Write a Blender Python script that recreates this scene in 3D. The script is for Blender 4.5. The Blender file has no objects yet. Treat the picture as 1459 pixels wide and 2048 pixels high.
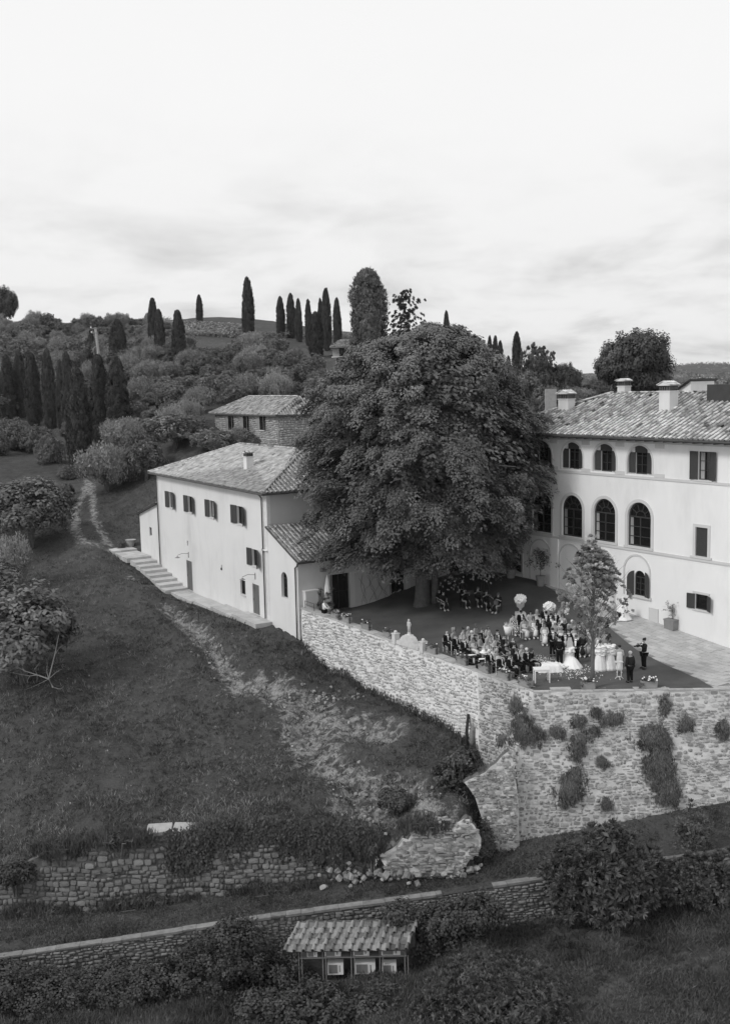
import bpy, math, random
import numpy as np
from mathutils import Matrix, Vector, noise as mnoise
rng = np.random.default_rng(7)
random.seed(7)
SC = bpy.context.scene
COL = SC.collection
rad = math.radians
A_ = np.array

# ------------------------------------------------------------------ camera
F = 2050.0; CX = 729.5; CY = 1024.0; PITCH = rad(7.1); ROLL = rad(1.3); CAMH = 17.5
fwd = A_([0, math.cos(PITCH), -math.sin(PITCH)]); r0 = A_([1.0, 0, 0]); u0 = np.cross(r0, fwd)
c_, s_ = math.cos(ROLL), math.sin(ROLL)
cright = c_*r0 - s_*u0; cup = c_*u0 + s_*r0
cd = bpy.data.cameras.new('camera'); cam = bpy.data.objects.new('camera', cd); COL.objects.link(cam)
cd.sensor_fit = 'VERTICAL'; cd.sensor_height = 36.0; cd.lens = F/2048*36.0; cd.clip_end = 9000; cd.clip_start = 0.5
m = Matrix(((cright[0], cup[0], -fwd[0], 0), (cright[1], cup[1], -fwd[1], 0), (cright[2], cup[2], -fwd[2], CAMH), (0, 0, 0, 1)))
cam.matrix_world = m
SC.camera = cam

# ------------------------------------------------------------------ sky, sun, exposure
SUNV = A_([-0.74, -0.40, 0.72]); SUNV = SUNV/np.linalg.norm(SUNV)
world = bpy.data.worlds.new("World"); SC.world = world; world.use_nodes = True
nt = world.node_tree; N = nt.nodes; Lk = nt.links; N.clear()
def nd(nt_, t, **k):
    n = nt_.nodes.new(t)
    for a, b in k.items(): setattr(n, a, b)
    return n
wo = nd(nt, 'ShaderNodeOutputWorld'); bg = nd(nt, 'ShaderNodeBackground'); bg.inputs[1].default_value = 0.1
sky = nd(nt, 'ShaderNodeTexSky', sky_type='NISHITA', sun_disc=False)
sky.sun_elevation = math.asin(SUNV[2]); sky.sun_rotation = math.atan2(SUNV[0], SUNV[1])
tobw = nd(nt, 'ShaderNodeRGBToBW'); Lk.new(sky.outputs[0], tobw.inputs[0])
tc = nd(nt, 'ShaderNodeTexCoord'); sx = nd(nt, 'ShaderNodeSeparateXYZ'); Lk.new(tc.outputs['Generated'], sx.inputs[0])
def mth(nt_, op, a, b=None, c=None, clamp=False):
    n = nd(nt_, 'ShaderNodeMath', operation=op); n.use_clamp = clamp
    for i, v in enumerate((a, b, c)):
        if v is None: continue
        if isinstance(v, (int, float)): n.inputs[i].default_value = v
        else: nt_.links.new(v, n.inputs[i])
    return n.outputs[0]
zc = mth(nt, 'MAXIMUM', sx.outputs[2], 0.0)
den = mth(nt, 'ADD', zc, 0.24)
cv = nd(nt, 'ShaderNodeCombineXYZ')
Lk.new(mth(nt, 'DIVIDE', sx.outputs[0], den), cv.inputs[0]); Lk.new(mth(nt, 'DIVIDE', sx.outputs[1], den), cv.inputs[1])
def wnoise(scale, det, rough, dist=0.0):
    n = nd(nt, 'ShaderNodeTexNoise'); n.inputs['Scale'].default_value = scale; n.inputs['Detail'].default_value = det
    n.inputs['Roughness'].default_value = rough; n.inputs['Distortion'].default_value = dist
    Lk.new(cv.outputs[0], n.inputs['Vector']); return n.outputs[0]
def mr(nt_, v, a, b, c, d, smooth=True):
    n = nd(nt_, 'ShaderNodeMapRange'); n.clamp = True
    if smooth: n.interpolation_type = 'SMOOTHSTEP'
    nt_.links.new(v, n.inputs[0])
    for i, x in enumerate((a, b, c, d)): n.inputs[i+1].default_value = x
    return n.outputs[0]
cl = mr(nt, wnoise(1.55, 8, 0.55, 0.35), 0.46, 0.68, 0.0, 1.0)
cl2 = mr(nt, wnoise(3.0, 6, 0.6, 0.2), 0.42, 0.7, 0.0, 1.0)
low = mr(nt, zc, 0.03, 0.27, 1.0, 0.0)
amt = mth(nt, 'MULTIPLY', mth(nt, 'ADD', mth(nt, 'MULTIPLY', cl, 0.75), mth(nt, 'MULTIPLY', cl2, 0.3)), mth(nt, 'ADD', mth(nt, 'MULTIPLY', low, 0.40), 0.012))
hz = mth(nt, 'MULTIPLY', low, 0.075)
val = mth(nt, 'SUBTRACT', mth(nt, 'SUBTRACT', 1.0, amt), hz)
val = mth(nt, 'MULTIPLY', val, 9.25)
mixv = mth(nt, 'ADD', mth(nt, 'MULTIPLY', val, 0.96), mth(nt, 'MULTIPLY', mth(nt, 'MINIMUM', tobw.outputs[0], 9.0), 0.04))
Lk.new(mixv, bg.inputs[0]); Lk.new(bg.outputs[0], wo.inputs[0])
sd = bpy.data.lights.new('sun', 'SUN'); sd.energy = 1.5; sd.angle = rad(14); sd.color = (1, 0.995, 0.985)
sun = bpy.data.objects.new('sun', sd); COL.objects.link(sun)
sun.rotation_euler = Vector(SUNV).to_track_quat('Z', 'Y').to_euler()
SC.view_settings.view_transform = 'Standard'; SC.view_settings.look = 'None'
SC.view_settings.gamma = 1.0; SC.view_settings.use_curve_mapping = False; SC.view_settings.exposure = 0.06

# ------------------------------------------------------------------ helpers: places
def ray(px, py):
    v = fwd + cright*(px-CX)/F + cup*(CY-py)/F
    return v/v[1]
def D(px, py, Y):
    r = ray(px, py)*Y; return A_([r[0], r[1], r[2]+CAMH])
def G(px, py, z=0.0):
    r = ray(px, py); return D(px, py, (z-CAMH)/r[2])
def smooth(x, a, b):
    t = np.clip((np.asarray(x, float)-a)/(b-a), 0, 1); return t*t*(3-2*t)

# ------------------------------------------------------------------ materials (greyscale: the photograph is black and white)
MATS = {}
def mat(name, c, var=0.25, scale=2.0, bump=0.3, bscale=None, rough=0.85, rnd=0.25, tone=True, spec=0.25, metal=0.0, dist=0.05, stain=0.0, obj=False):
    if name in MATS: return MATS[name]
    M = bpy.data.materials.new(name); M.use_nodes = True; t = M.node_tree; t.nodes.clear()
    out = nd(t, 'ShaderNodeOutputMaterial'); p = nd(t, 'ShaderNodeBsdfPrincipled')
    t.links.new(p.outputs[0], out.inputs[0])
    p.inputs['Roughness'].default_value = rough; p.inputs['Metallic'].default_value = metal
    p.inputs['Specular IOR Level'].default_value = spec
    g = nd(t, 'ShaderNodeNewGeometry'); oi = nd(t, 'ShaderNodeObjectInfo')
    if obj:
        co = nd(t, 'ShaderNodeTexCoord').outputs['Object']
    else: co = g.outputs['Position']
    n1 = nd(t, 'ShaderNodeTexNoise'); n1.inputs['Scale'].default_value = scale; n1.inputs['Detail'].default_value = 6; n1.inputs['Roughness'].default_value = 0.62
    t.links.new(co, n1.inputs['Vector'])
    k = mth(t, 'MULTIPLY', mth(t, 'SUBTRACT', n1.outputs[0], 0.5), var*3.0)
    k = mth(t, 'ADD', k, mth(t, 'MULTIPLY', mth(t, 'SUBTRACT', oi.outputs['Random'], 0.5), rnd))
    if tone:
        at = nd(t, 'ShaderNodeAttribute', attribute_name='tone'); k = mth(t, 'ADD', k, at.outputs['Fac'])
    if stain:
        n2 = nd(t, 'ShaderNodeTexNoise'); n2.inputs['Scale'].default_value = 0.35; n2.inputs['Detail'].default_value = 8; n2.inputs['Roughness'].default_value = 0.7
        mp = nd(t, 'ShaderNodeMapping'); mp.inputs['Scale'].default_value = (1, 1, 0.3); t.links.new(co, mp.inputs[0]); t.links.new(mp.outputs[0], n2.inputs['Vector'])
        k = mth(t, 'SUBTRACT', k, mth(t, 'MULTIPLY', mr(t, n2.outputs[0], 0.45, 0.75, 0, 1), stain))
    v = mth(t, 'MAXIMUM', mth(t, 'MULTIPLY', mth(t, 'ADD', k, 1.0), c), 0.002)
    v = mth(t, 'MINIMUM', v, 0.88)
    t.links.new(v, p.inputs['Base Color'])
    if bump:
        n3 = nd(t, 'ShaderNodeTexNoise'); n3.inputs['Scale'].default_value = bscale or scale*6; n3.inputs['Detail'].default_value = 5
        t.links.new(co, n3.inputs['Vector'])
        b = nd(t, 'ShaderNodeBump'); b.inputs['Strength'].default_value = bump; b.inputs['Distance'].default_value = dist
        t.links.new(n3.outputs[0], b.inputs['Height']); t.links.new(b.outputs[0], p.inputs['Normal'])
    MATS[name] = M; return M
def mleaf(name, c, **k):
    k.setdefault('bump', 0); k.setdefault('rough', 0.6); k.setdefault('var', 0.28); k.setdefault('scale', 0.6); k.setdefault('rnd', 0.2)
    if name in MATS: return MATS[name]
    M = mat(name, c, **k)
    t = M.node_tree; p = [n for n in t.nodes if n.type == 'BSDF_PRINCIPLED'][0]; out = [n for n in t.nodes if n.type == 'OUTPUT_MATERIAL'][0]
    tr = nd(t, 'ShaderNodeBsdfTranslucent'); mx = nd(t, 'ShaderNodeMixShader'); mx.inputs[0].default_value = 0.08 if name == 'linden_leaf' else 0.2
    src = p.inputs['Base Color'].links[0].from_socket
    t.links.new(src, tr.inputs[0]); t.links.new(p.outputs[0], mx.inputs[1]); t.links.new(tr.outputs[0], mx.inputs[2]); t.links.new(mx.outputs[0], out.inputs[0])
    return M
PL = mat('plaster', 0.66, var=0.04, scale=0.7, bump=0.12, bscale=9, rough=0.9, stain=0.17, rnd=0, dist=0.02)
PLV = mat('villa_plaster', 0.77, var=0.03, scale=0.7, bump=0.12, bscale=9, rough=0.9, stain=0.15, rnd=0, dist=0.02)
PLD = mat('plaster_band', 0.56, var=0.06, scale=1.2, bump=0.1, rough=0.9, rnd=0)
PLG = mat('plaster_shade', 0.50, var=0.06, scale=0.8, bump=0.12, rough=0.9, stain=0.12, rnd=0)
TILE = mat('terracotta_tile', 0.33, var=0.34, scale=2.2, bump=0.4, rough=0.9, rnd=0.55, dist=0.02)
TILE2 = mat('weathered_tile', 0.54, var=0.45, scale=3.0, bump=0.4, rough=0.9, rnd=0.7, stain=.35, dist=0.02)
PAN = mat('pan_tile', 0.20, var=0.30, scale=2.2, bump=0.4, rough=0.9, rnd=0.35, dist=0.02)
ROOFB = mat('roof_bed', 0.08, var=0.2, rnd=0)
WOODD = mat('dark_wood', 0.045, var=0.2, scale=6, rnd=0.2, bump=0.1, rough=0.6)
SHUT = mat('shutter_paint', 0.055, var=0.12, scale=4, rnd=0.15, bump=0.1, rough=0.65)
DOORM = mat('door_paint', 0.13, var=0.12, scale=3, rnd=0.1, rough=0.7)
IRON = mat('black_iron', 0.03, var=0.1, rnd=0.1, bump=0, rough=0.5, spec=0.4)
GUT = mat('gutter_metal', 0.045, var=0.15, rnd=0, bump=0, rough=0.45, spec=0.5)
GLASS = mat('dark_glass', 0.012, var=0.1, rnd=0, bump=0.03, bscale=0.8, rough=0.08, spec=0.5)
CURT = mat('curtain', 0.35, var=0.1, rnd=0.1, scale=4)
STL = mat('pale_wall_stone', 0.52, var=0.22, scale=5, bump=0.5, rnd=0.45, rough=0.95, dist=0.03)
MORL = mat('pale_mortar', 0.68, var=0.16, scale=3, bump=0.6, rnd=0, rough=0.95, dist=0.03, stain=0.12)
STF = mat('old_wall_stone', 0.34, var=0.3, scale=4, bump=0.6, rnd=0.85, rough=0.95, dist=0.03)
MORF = mat('old_mortar', 0.53, var=0.26, scale=1.4, bump=0.7, rnd=0, rough=0.95, dist=0.04, stain=0.3)
TSH = mat('old_clay_tile', 0.19, var=0.45, scale=3.5, bump=0.4, rnd=0.9, rough=0.9, dist=0.02)
STD = mat('mossy_stone', 0.17, var=0.35, scale=4, bump=0.6, rnd=0.6, rough=0.95, dist=0.03)
MORD = mat('mossy_mortar', 0.115, var=0.4, scale=2.5, bump=0.7, rnd=0, rough=0.95, dist=0.04, stain=0.2)
COPE = mat('coping_slab', 0.40, var=0.22, scale=3, bump=0.4, rnd=0.3, rough=0.9, dist=0.02)
COPED = mat('lichen_slab', 0.20, var=0.45, scale=3, bump=0.5, rnd=0.3, rough=0.9, dist=0.02)
RUB = mat('rubble', 0.25, var=0.3, scale=5, bump=0.5, rnd=0.6, rough=0.95, dist=0.02)
PAVE = mat('paving_slab', 0.45, var=0.22, scale=1.3, bump=0.25, rnd=0.22, rough=0.9, dist=0.02)
PAVB = mat('paving_bed', 0.22, var=0.3, scale=1.0, bump=0.3, rnd=0)
BARK = mat('bark', 0.13, var=0.35, scale=4, bump=0.9, rnd=0.2, rough=0.95, dist=0.05)
BARKD = mat('dark_bark', 0.035, var=0.3, scale=6, bump=0.8, rnd=0.1)
BARKP = mat('pale_branch', 0.22, var=0.3, scale=6, bump=0.5, rnd=0.1)
TERRA = mat('terracotta_pot', 0.24, var=0.15, scale=3, bump=0.2, rnd=0.25)
SKIN = mat('skin', 0.36, var=0.06, scale=8, bump=0, rnd=0.35, rough=0.6, obj=True)
SUIT = mat('black_cloth', 0.010, var=0.2, scale=6, bump=0, rnd=0.3, rough=0.9, spec=0.1)
SUIT2 = mat('charcoal_cloth', 0.022, var=0.2, scale=6, bump=0, rnd=0.3, rough=0.9, spec=0.1)
WHITE = mat('white_cloth', 0.80, var=0.05, scale=5, bump=0.3, bscale=14, rnd=0.03, rough=0.8, dist=0.03)
PALE = mat('pale_cloth', 0.66, var=0.16, scale=7, bump=0.2, rnd=0.25, rough=0.85)
MIDC = mat('mid_cloth', 0.28, var=0.35, scale=9, bump=0.2, rnd=0.3, rough=0.85)
HAIRD = mat('dark_hair', 0.02, var=0.3, scale=20, rnd=0.4, rough=0.5, bump=0.3)
HAIRM = mat('brown_hair', 0.075, var=0.4, scale=20, rnd=0.5, rough=0.5, bump=0.3)
HAIRB = mat('blond_hair', 0.34, var=0.3, scale=20, rnd=0.3, rough=0.5, bump=0.3)
HAIRW = mat('white_hair', 0.6, var=0.2, scale=20, rnd=0.1, rough=0.5, bump=0.3)
WHP = mat('white_paint', 0.78, var=0.04, scale=4, bump=0.05, rnd=0, rough=0.5)
BLK = mat('black_plastic', 0.015, var=0.1, rnd=0, bump=0, rough=0.4)
GREYM = mat('grey_metal', 0.22, var=0.15, rnd=0, bump=0, rough=0.5)
PETAL = mat('petal', 0.78, var=0.08, scale=10, bump=0, rnd=0.1)
MARB = mat('weathered_marble', 0.55, var=0.2, scale=4, bump=0.4, rnd=0.1, stain=0.15)
# checked dress
def patmat():
    M = mat('chequered_cloth', 0.3, rnd=0); t = M.node_tree; p = [n for n in t.nodes if n.type == 'BSDF_PRINCIPLED'][0]
    ck = nd(t, 'ShaderNodeTexChecker'); ck.inputs['Scale'].default_value = 11
    ck.inputs[1].default_value = (.7, .7, .7, 1); ck.inputs[2].default_value = (.02, .02, .02, 1)
    tc2 = nd(t, 'ShaderNodeTexCoord'); t.links.new(tc2.outputs['Object'], ck.inputs[0]); t.links.new(ck.outputs[0], p.inputs['Base Color']); return M
CHECK = patmat()
L_BIG = mleaf('linden_leaf', 0.098, scale=0.35, var=0.22)
L_SM = mleaf('young_tree_leaf', 0.37, scale=1.5)
L_CYP = mleaf('cypress_leaf', 0.065, scale=0.5, var=0.2)
L_CYPL = mleaf('pale_cypress_leaf', 0.15, scale=0.5, var=0.2)
L_OLV = mleaf('olive_leaf', 0.235, scale=0.12, var=0.25, rnd=0.35)
L_DK = mleaf('dark_leaf', 0.075, scale=0.6, var=0.3)
L_MID = mleaf('shrub_leaf', 0.13, scale=0.6, var=0.3)
L_IVY = mleaf('ivy_leaf', 0.062, scale=1.0, var=0.35)
L_LOQ = mleaf('broad_leaf', 0.11, scale=0.7, var=0.25, rough=0.42, spec=0.4)
L_OLE = mleaf('oleander_leaf', 0.12, scale=0.8, var=0.25, rough=0.45, spec=0.4)
L_VINE = mleaf('hanging_leaf', 0.13, scale=1.0, var=0.3)
L_GR = mleaf('grass_blade', 0.085, scale=0.4, var=0.35)
L_GRD = mleaf('dry_grass', 0.20, scale=0.4, var=0.35)
# ground with bare patches: 'bare' attribute is a map of stony soil and paths
def ground_mat(name, c, cb, scale=0.5):
    M = bpy.data.materials.new(name); M.use_nodes = True; t = M.node_tree; t.nodes.clear()
    out = nd(t, 'ShaderNodeOutputMaterial'); p = nd(t, 'ShaderNodeBsdfPrincipled'); t.links.new(p.outputs[0], out.inputs[0])
    p.inputs['Roughness'].default_value = 0.95; p.inputs['Specular IOR Level'].default_value = 0.1
    g = nd(t, 'ShaderNodeNewGeometry')
    def nz(s, d, r=0.6, w=0.0):
        n = nd(t, 'ShaderNodeTexNoise'); n.inputs['Scale'].default_value = s; n.inputs['Detail'].default_value = d; n.inputs['Roughness'].default_value = r
        n.inputs['Distortion'].default_value = w
        t.links.new(g.outputs['Position'], n.inputs['Vector']); return n.outputs[0]
    big = nz(0.12, 5); med = nz(0.9, 8, 0.7, 0.4); fine = nz(7, 6, 0.7)
    k = mth(t, 'ADD', mth(t, 'MULTIPLY', mth(t, 'SUBTRACT', big, 0.5), 1.2), mth(t, 'MULTIPLY', mth(t, 'SUBTRACT', med, 0.5), 1.5))
    k = mth(t, 'ADD', k, mth(t, 'MULTIPLY', mth(t, 'SUBTRACT', fine, 0.5), 1.5))
    v = mth(t, 'MAXIMUM', mth(t, 'MULTIPLY', mth(t, 'ADD', k, 1.0), c), 0.008)
    at = nd(t, 'ShaderNodeAttribute', attribute_name='bare')
    bm = mth(t, 'ADD', at.outputs['Fac'], mth(t, 'MULTIPLY', mth(t, 'SUBTRACT', nz(1.6, 9, 0.75, 0.6), 0.5), 2.4))
    bm = mr(t, bm, 0.42, 0.85, 0, 1)
    vb = mth(t, 'MULTIPLY', mth(t, 'ADD', mth(t, 'MULTIPLY', mth(t, 'SUBTRACT', fine, 0.5), 1.8), 1.0), cb)
    mx = nd(t, 'ShaderNodeMix', data_type='FLOAT'); t.links.new(bm, mx.inputs[0]); t.links.new(v, mx.inputs[2]); t.links.new(vb, mx.inputs[3])
    t.links.new(mx.outputs[0], p.inputs['Base Color'])
    hsum = mth(t, 'ADD', mth(t, 'MULTIPLY', med, 1.0), mth(t, 'MULTIPLY', fine, 0.35))
    b = nd(t, 'ShaderNodeBump'); b.inputs['Strength'].default_value = 0.9; b.inputs['Distance'].default_value = 0.35
    t.links.new(hsum, b.inputs['Height']); t.links.new(b.outputs[0], p.inputs['Normal'])
    MATS[name] = M; return M
GND = ground_mat('hill_grass', 0.072, 0.29)
LAWN = mat('lawn', 0.10, var=0.34, scale=0.45, bump=0.5, bscale=14, rnd=0, rough=1.0, spec=0.05)
GNDL = ground_mat('lower_grass', 0.075, 0.2)

# ------------------------------------------------------------------ helpers: objects
def link(name, me, parent=None, m=None):
    o = bpy.data.objects.new(name, me); COL.objects.link(o)
    if me is not None and m is not None and not me.materials: me.materials.append(m)
    if parent is not None: o.parent = parent
    return o
def tag(o, label=None, cat=None, group=None, kind=None):
    if label: o['label'] = label
    if cat: o['category'] = cat
    if group: o['group'] = group
    if kind: o['kind'] = kind
    return o
def empty(name, loc, label, cat, rz=0.0, group=None):
    o = bpy.data.objects.new(name, None); COL.objects.link(o); o.empty_display_size = 0.3
    o.location = [float(x) for x in loc]; o.rotation_euler = (0, 0, rz)
    return tag(o, label, cat, group)
def npmesh(name, V, Fq, m=None, tone=None, smooth=False, attr='tone'):
    """V (n,3); Fq (k,q) faces of equal size, or a list of such arrays"""
    if not isinstance(Fq, list): Fq = [Fq]
    Fq = [np.asarray(f, np.int32) for f in Fq if len(f)]
    me = bpy.data.meshes.new(name); V = np.asarray(V, np.float32)
    nl = sum(f.size for f in Fq); nf = sum(len(f) for f in Fq)
    me.vertices.add(len(V)); me.vertices.foreach_set('co', V.ravel())
    me.loops.add(nl); me.loops.foreach_set('vertex_index', np.concatenate([f.ravel() for f in Fq]))
    me.polygons.add(nf)
    tot = np.concatenate([np.full(len(f), f.shape[1], np.int32) for f in Fq])
    st = np.concatenate([[0], np.cumsum(tot)[:-1]]).astype(np.int32)
    me.polygons.foreach_set('loop_start', st)
    if smooth: me.polygons.foreach_set('use_smooth', np.ones(nf, bool))
    if tone is not None:
        a = me.attributes.new(attr, 'FLOAT', 'POINT'); a.data.foreach_set('value', np.asarray(tone, np.float32))
    me.update(calc_edges=True)
    if m is not None: me.materials.append(m)
    return me
BOXF = [[0, 3, 2, 1], [4, 5, 6, 7], [0, 1, 5, 4], [1, 2, 6, 5], [2, 3, 7, 6], [3, 0, 4, 7]]
class MB:
    def __init__(s): s.v = []; s.f = []
    def add(s, vs, fs):
        n = len(s.v); s.v += [tuple(map(float, p)) for p in vs]; s.f += [[n+i for i in f] for f in fs]; return s
    def box(s, x0, x1, y0, y1, z0, z1, M=None, taper=1.0):
        cx, cy = (x0+x1)/2, (y0+y1)/2
        vs = [(x0, y0, z0), (x1, y0, z0), (x1, y1, z0), (x0, y1, z0)] + [(cx+(x-cx)*taper, cy+(y-cy)*taper, z1) for x, y in ((x0, y0), (x1, y0), (x1, y1), (x0, y1))]
        if M is not None: vs = [tuple(M @ Vector(p)) for p in vs]
        return s.add(vs, BOXF)
    def tube(s, pts, r, k=6, cap=True):
        pts = [Vector(p) for p in pts]
        rs = r if isinstance(r, (list, tuple)) else [r]*len(pts)
        vs = []; up = Vector((0, 0, 1))
        for i, p in enumerate(pts):
            t = (pts[min(i+1, len(pts)-1)]-pts[max(i-1, 0)]).normalized()
            a = t.cross(up)
            if a.length < 0.05: a = t.cross(Vector((0, 1, 0)))
            a.normalize(); b = t.cross(a)
            vs += [p + a*rs[i]*math.cos(2*math.pi*j/k) + b*rs[i]*math.sin(2*math.pi*j/k) for j in range(k)]
        fs = [[i*k+j, i*k+(j+1) % k, (i+1)*k+(j+1) % k, (i+1)*k+j] for i in range(len(pts)-1) for j in range(k)]
        if cap: fs += [list(range(k))[::-1], [(len(pts)-1)*k+j for j in range(k)]]
        return s.add(vs, fs)
    def lathe(s, prof, k=16, c=(0, 0, 0), sx=1.0, sy=1.0, ripple=0.0, nr=8, seed=0):
        vs = []
        for i, (r, z) in enumerate(prof):
            for j in range(k):
                a = 2*math.pi*j/k
                rr = r*(1+ripple*math.sin(nr*a+seed+z*2)*(1 if i else 1))
                vs.append((c[0]+rr*sx*math.cos(a), c[1]+rr*sy*math.sin(a), c[2]+z))
        n = len(prof)
        fs = [[i*k+j, i*k+(j+1) % k, (i+1)*k+(j+1) % k, (i+1)*k+j] for i in range(n-1) for j in range(k)]
        fs += [list(range(k))[::-1], [(n-1)*k+j for j in range(k)]]
        return s.add(vs, fs)
    def prism(s, poly, y0, y1):
        """poly (x,z) outline, extruded along y"""
        n = len(poly)
        vs = [(x, y0, z) for x, z in poly] + [(x, y1, z) for x, z in poly]
        fs = [list(range(n)), [n+i for i in range(n)][::-1]] + [[i, n+i, n+(i+1) % n, (i+1) % n] for i in range(n)]
        return s.add(vs, fs)
    def ball(s, c, r, k=8, n=5, sq=(1, 1, 1)):
        vs = []; 
        for i in range(n+1):
            ph = math.pi*i/n
            for j in range(k):
                a = 2*math.pi*j/k
                vs.append((c[0]+r*sq[0]*math.sin(ph)*math.cos(a), c[1]+r*sq[1]*math.sin(ph)*math.sin(a), c[2]+r*sq[2]*math.cos(ph)))
        fs = [[i*k+j, (i+1)*k+j, (i+1)*k+(j+1) % k, i*k+(j+1) % k] for i in range(n) for j in range(k)]
        return s.add(vs, fs)
    def mesh(s, name, m=None, smooth=False):
        me = bpy.data.meshes.new(name); me.from_pydata(s.v, [], s.f)
        if m is not None: me.materials.append(m)
        if smooth: me.polygons.foreach_set('use_smooth', [True]*len(me.polygons))
        me.update(); return me
    def build(s, name, m, parent=None, smooth=False, loc=None):
        o = link(name, s.mesh(name, m, smooth), parent)
        if loc is not None: o.location = loc
        return o
def copy_tree(o, parent=None):
    c = o.copy(); COL.objects.link(c); c.parent = parent
    for ch in o.children: copy_tree(ch, c)
    return c

# ------------------------------------------------------------------ leaves
def unit(v): return v/np.maximum(np.linalg.norm(v, axis=-1, keepdims=True), 1e-9)
def leaf_quads(P, T, Nn, L, W, tone):
    """one kite-shaped folded leaf per point; T long axis, Nn face normal"""
    T = unit(T); B = unit(np.cross(T, Nn)); U = np.cross(B, T)
    L = np.broadcast_to(L, (len(P),))[:, None]; W = np.broadcast_to(W, (len(P),))[:, None]
    V = np.stack([P - T*L*0.5, P + B*W*0.5 + U*W*0.12, P + T*L*0.5, P - B*W*0.5 + U*W*0.12], 1).reshape(-1, 3)
    return V, np.repeat(tone, 4)
def rdir(n): return unit(rng.normal(size=(n, 3)))
def clump(C, Nn, n, r, L, W, style, tvar=0.25, flat=1.0, droop=0.4):
    """C (m,3) clump centres, Nn outward normals; n leaves each"""
    m = len(C); c = np.repeat(C, n, 0); o = np.repeat(Nn, n, 0); k = m*n
    R = np.repeat(np.broadcast_to(r, (m,)), n)[:, None]
    ct = np.repeat(rng.normal(0, tvar, m), n)
    Z = A_([0, 0, 1.0])
    if style == 'round':
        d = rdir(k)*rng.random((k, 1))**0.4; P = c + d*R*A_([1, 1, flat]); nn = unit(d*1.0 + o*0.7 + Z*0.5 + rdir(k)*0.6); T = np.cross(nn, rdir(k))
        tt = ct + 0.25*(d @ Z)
    elif style == 'fan':   # flat drooping boughs
        h = unit(o*A_([1, 1, 0.0]) + 1e-6); side = np.cross(h, Z)
        a = rng.random((k, 1)); w = (rng.random((k, 1))-0.5)*2
        P = c + h*R*(a-0.35)*1.5 + side*R*w*(1-a*0.55)*0.9 - Z*R*(droop*a*a + 0.25*w*w) + Z*R*0.12*rng.normal(size=(k, 1))
        nn = unit(Z + h*0.55*a + rdir(k)*0.45); T = unit(h + side*w*0.7 - Z*(0.35+0.5*a) + rdir(k)*0.35)
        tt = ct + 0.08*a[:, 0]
    elif style == 'rosette':
        T = unit(o*0.7 + Z*0.25 + rdir(k)*0.85); P = c + T*R*0.55*(0.6+0.4*rng.random((k, 1))); nn = unit(np.cross(T, rdir(k)) + Z*0.8)
        tt = ct + rng.normal(0, 0.12, k)
    elif style == 'up':
        d = rdir(k)*rng.random((k, 1))**0.4; P = c + d*R*A_([1, 1, 2.0]); T = unit(Z*1.2 + o*0.3 + rdir(k)*0.35); nn = unit(o + rdir(k)*0.5)
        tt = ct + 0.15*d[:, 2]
    elif style == 'hang':
        d = rdir(k)*rng.random((k, 1))**0.5; P = c + d*R*A_([1, 0.6, 1.2]); T = unit(-Z*1.1 + o*0.45 + rdir(k)*0.5); nn = unit(o + Z*0.5 + rdir(k)*0.5)
        tt = ct
    tone = tt + rng.normal(0, 0.1, k)
    return leaf_quads(P, T, nn, L*(0.7+0.6*rng.random(k)), W*(0.7+0.6*rng.random(k)), tone)
def leafmesh(name, parts, m):
    V = np.concatenate([p[0] for p in parts]); tn = np.concatenate([p[1] for p in parts])
    return npmesh(name, V, np.arange(len(V)).reshape(-1, 4), m, np.clip(tn, -0.75, 1.2))
def ell_pts(n, c, r, inner=0.25, zmin=-0.7, jit=0.0):
    d = rdir(n*2); d = d[d[:, 2] > zmin][:n]
    s = 1 - inner*rng.random((len(d), 1))**1.5
    if jit:
        ph = rng.random(3)*6
        s = s*(1 + jit*(np.sin(d[:, :1]*5+ph[0])*np.sin(d[:, 1:2]*5+ph[1])+0.6*np.sin(d[:, 2:]*9+ph[2])))
    return A_(c) + d*s*A_(r), unit(d/A_(r))
def bush(name, ells, ncl, nl, cr, L, W, style, m, inner=0.3, zmin=-0.5, droop=0.4, flat=1.0, jit=0.08, fill=True, tvar=0.25):
    parts = []
    tot = sum(e[1][0]*e[1][2] for e in ells)
    for c, r in ells:
        n = max(4, int(ncl*r[0]*r[2]/tot))
        C, Nn = ell_pts(n, c, r, inner, zmin, jit)
        parts.append(clump(C, Nn, nl, cr, L, W, style, tvar=tvar, droop=droop, flat=flat))
        if fill:
            C, Nn = ell_pts(max(4, n//2), c, A_(r)*0.62, 0.5, zmin)
            parts.append(clump(C, Nn, max(5, nl//3), cr*1.3, L*1.35, W*1.8, 'round', tvar=0.1))
    return leafmesh(name, parts, m)
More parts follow.
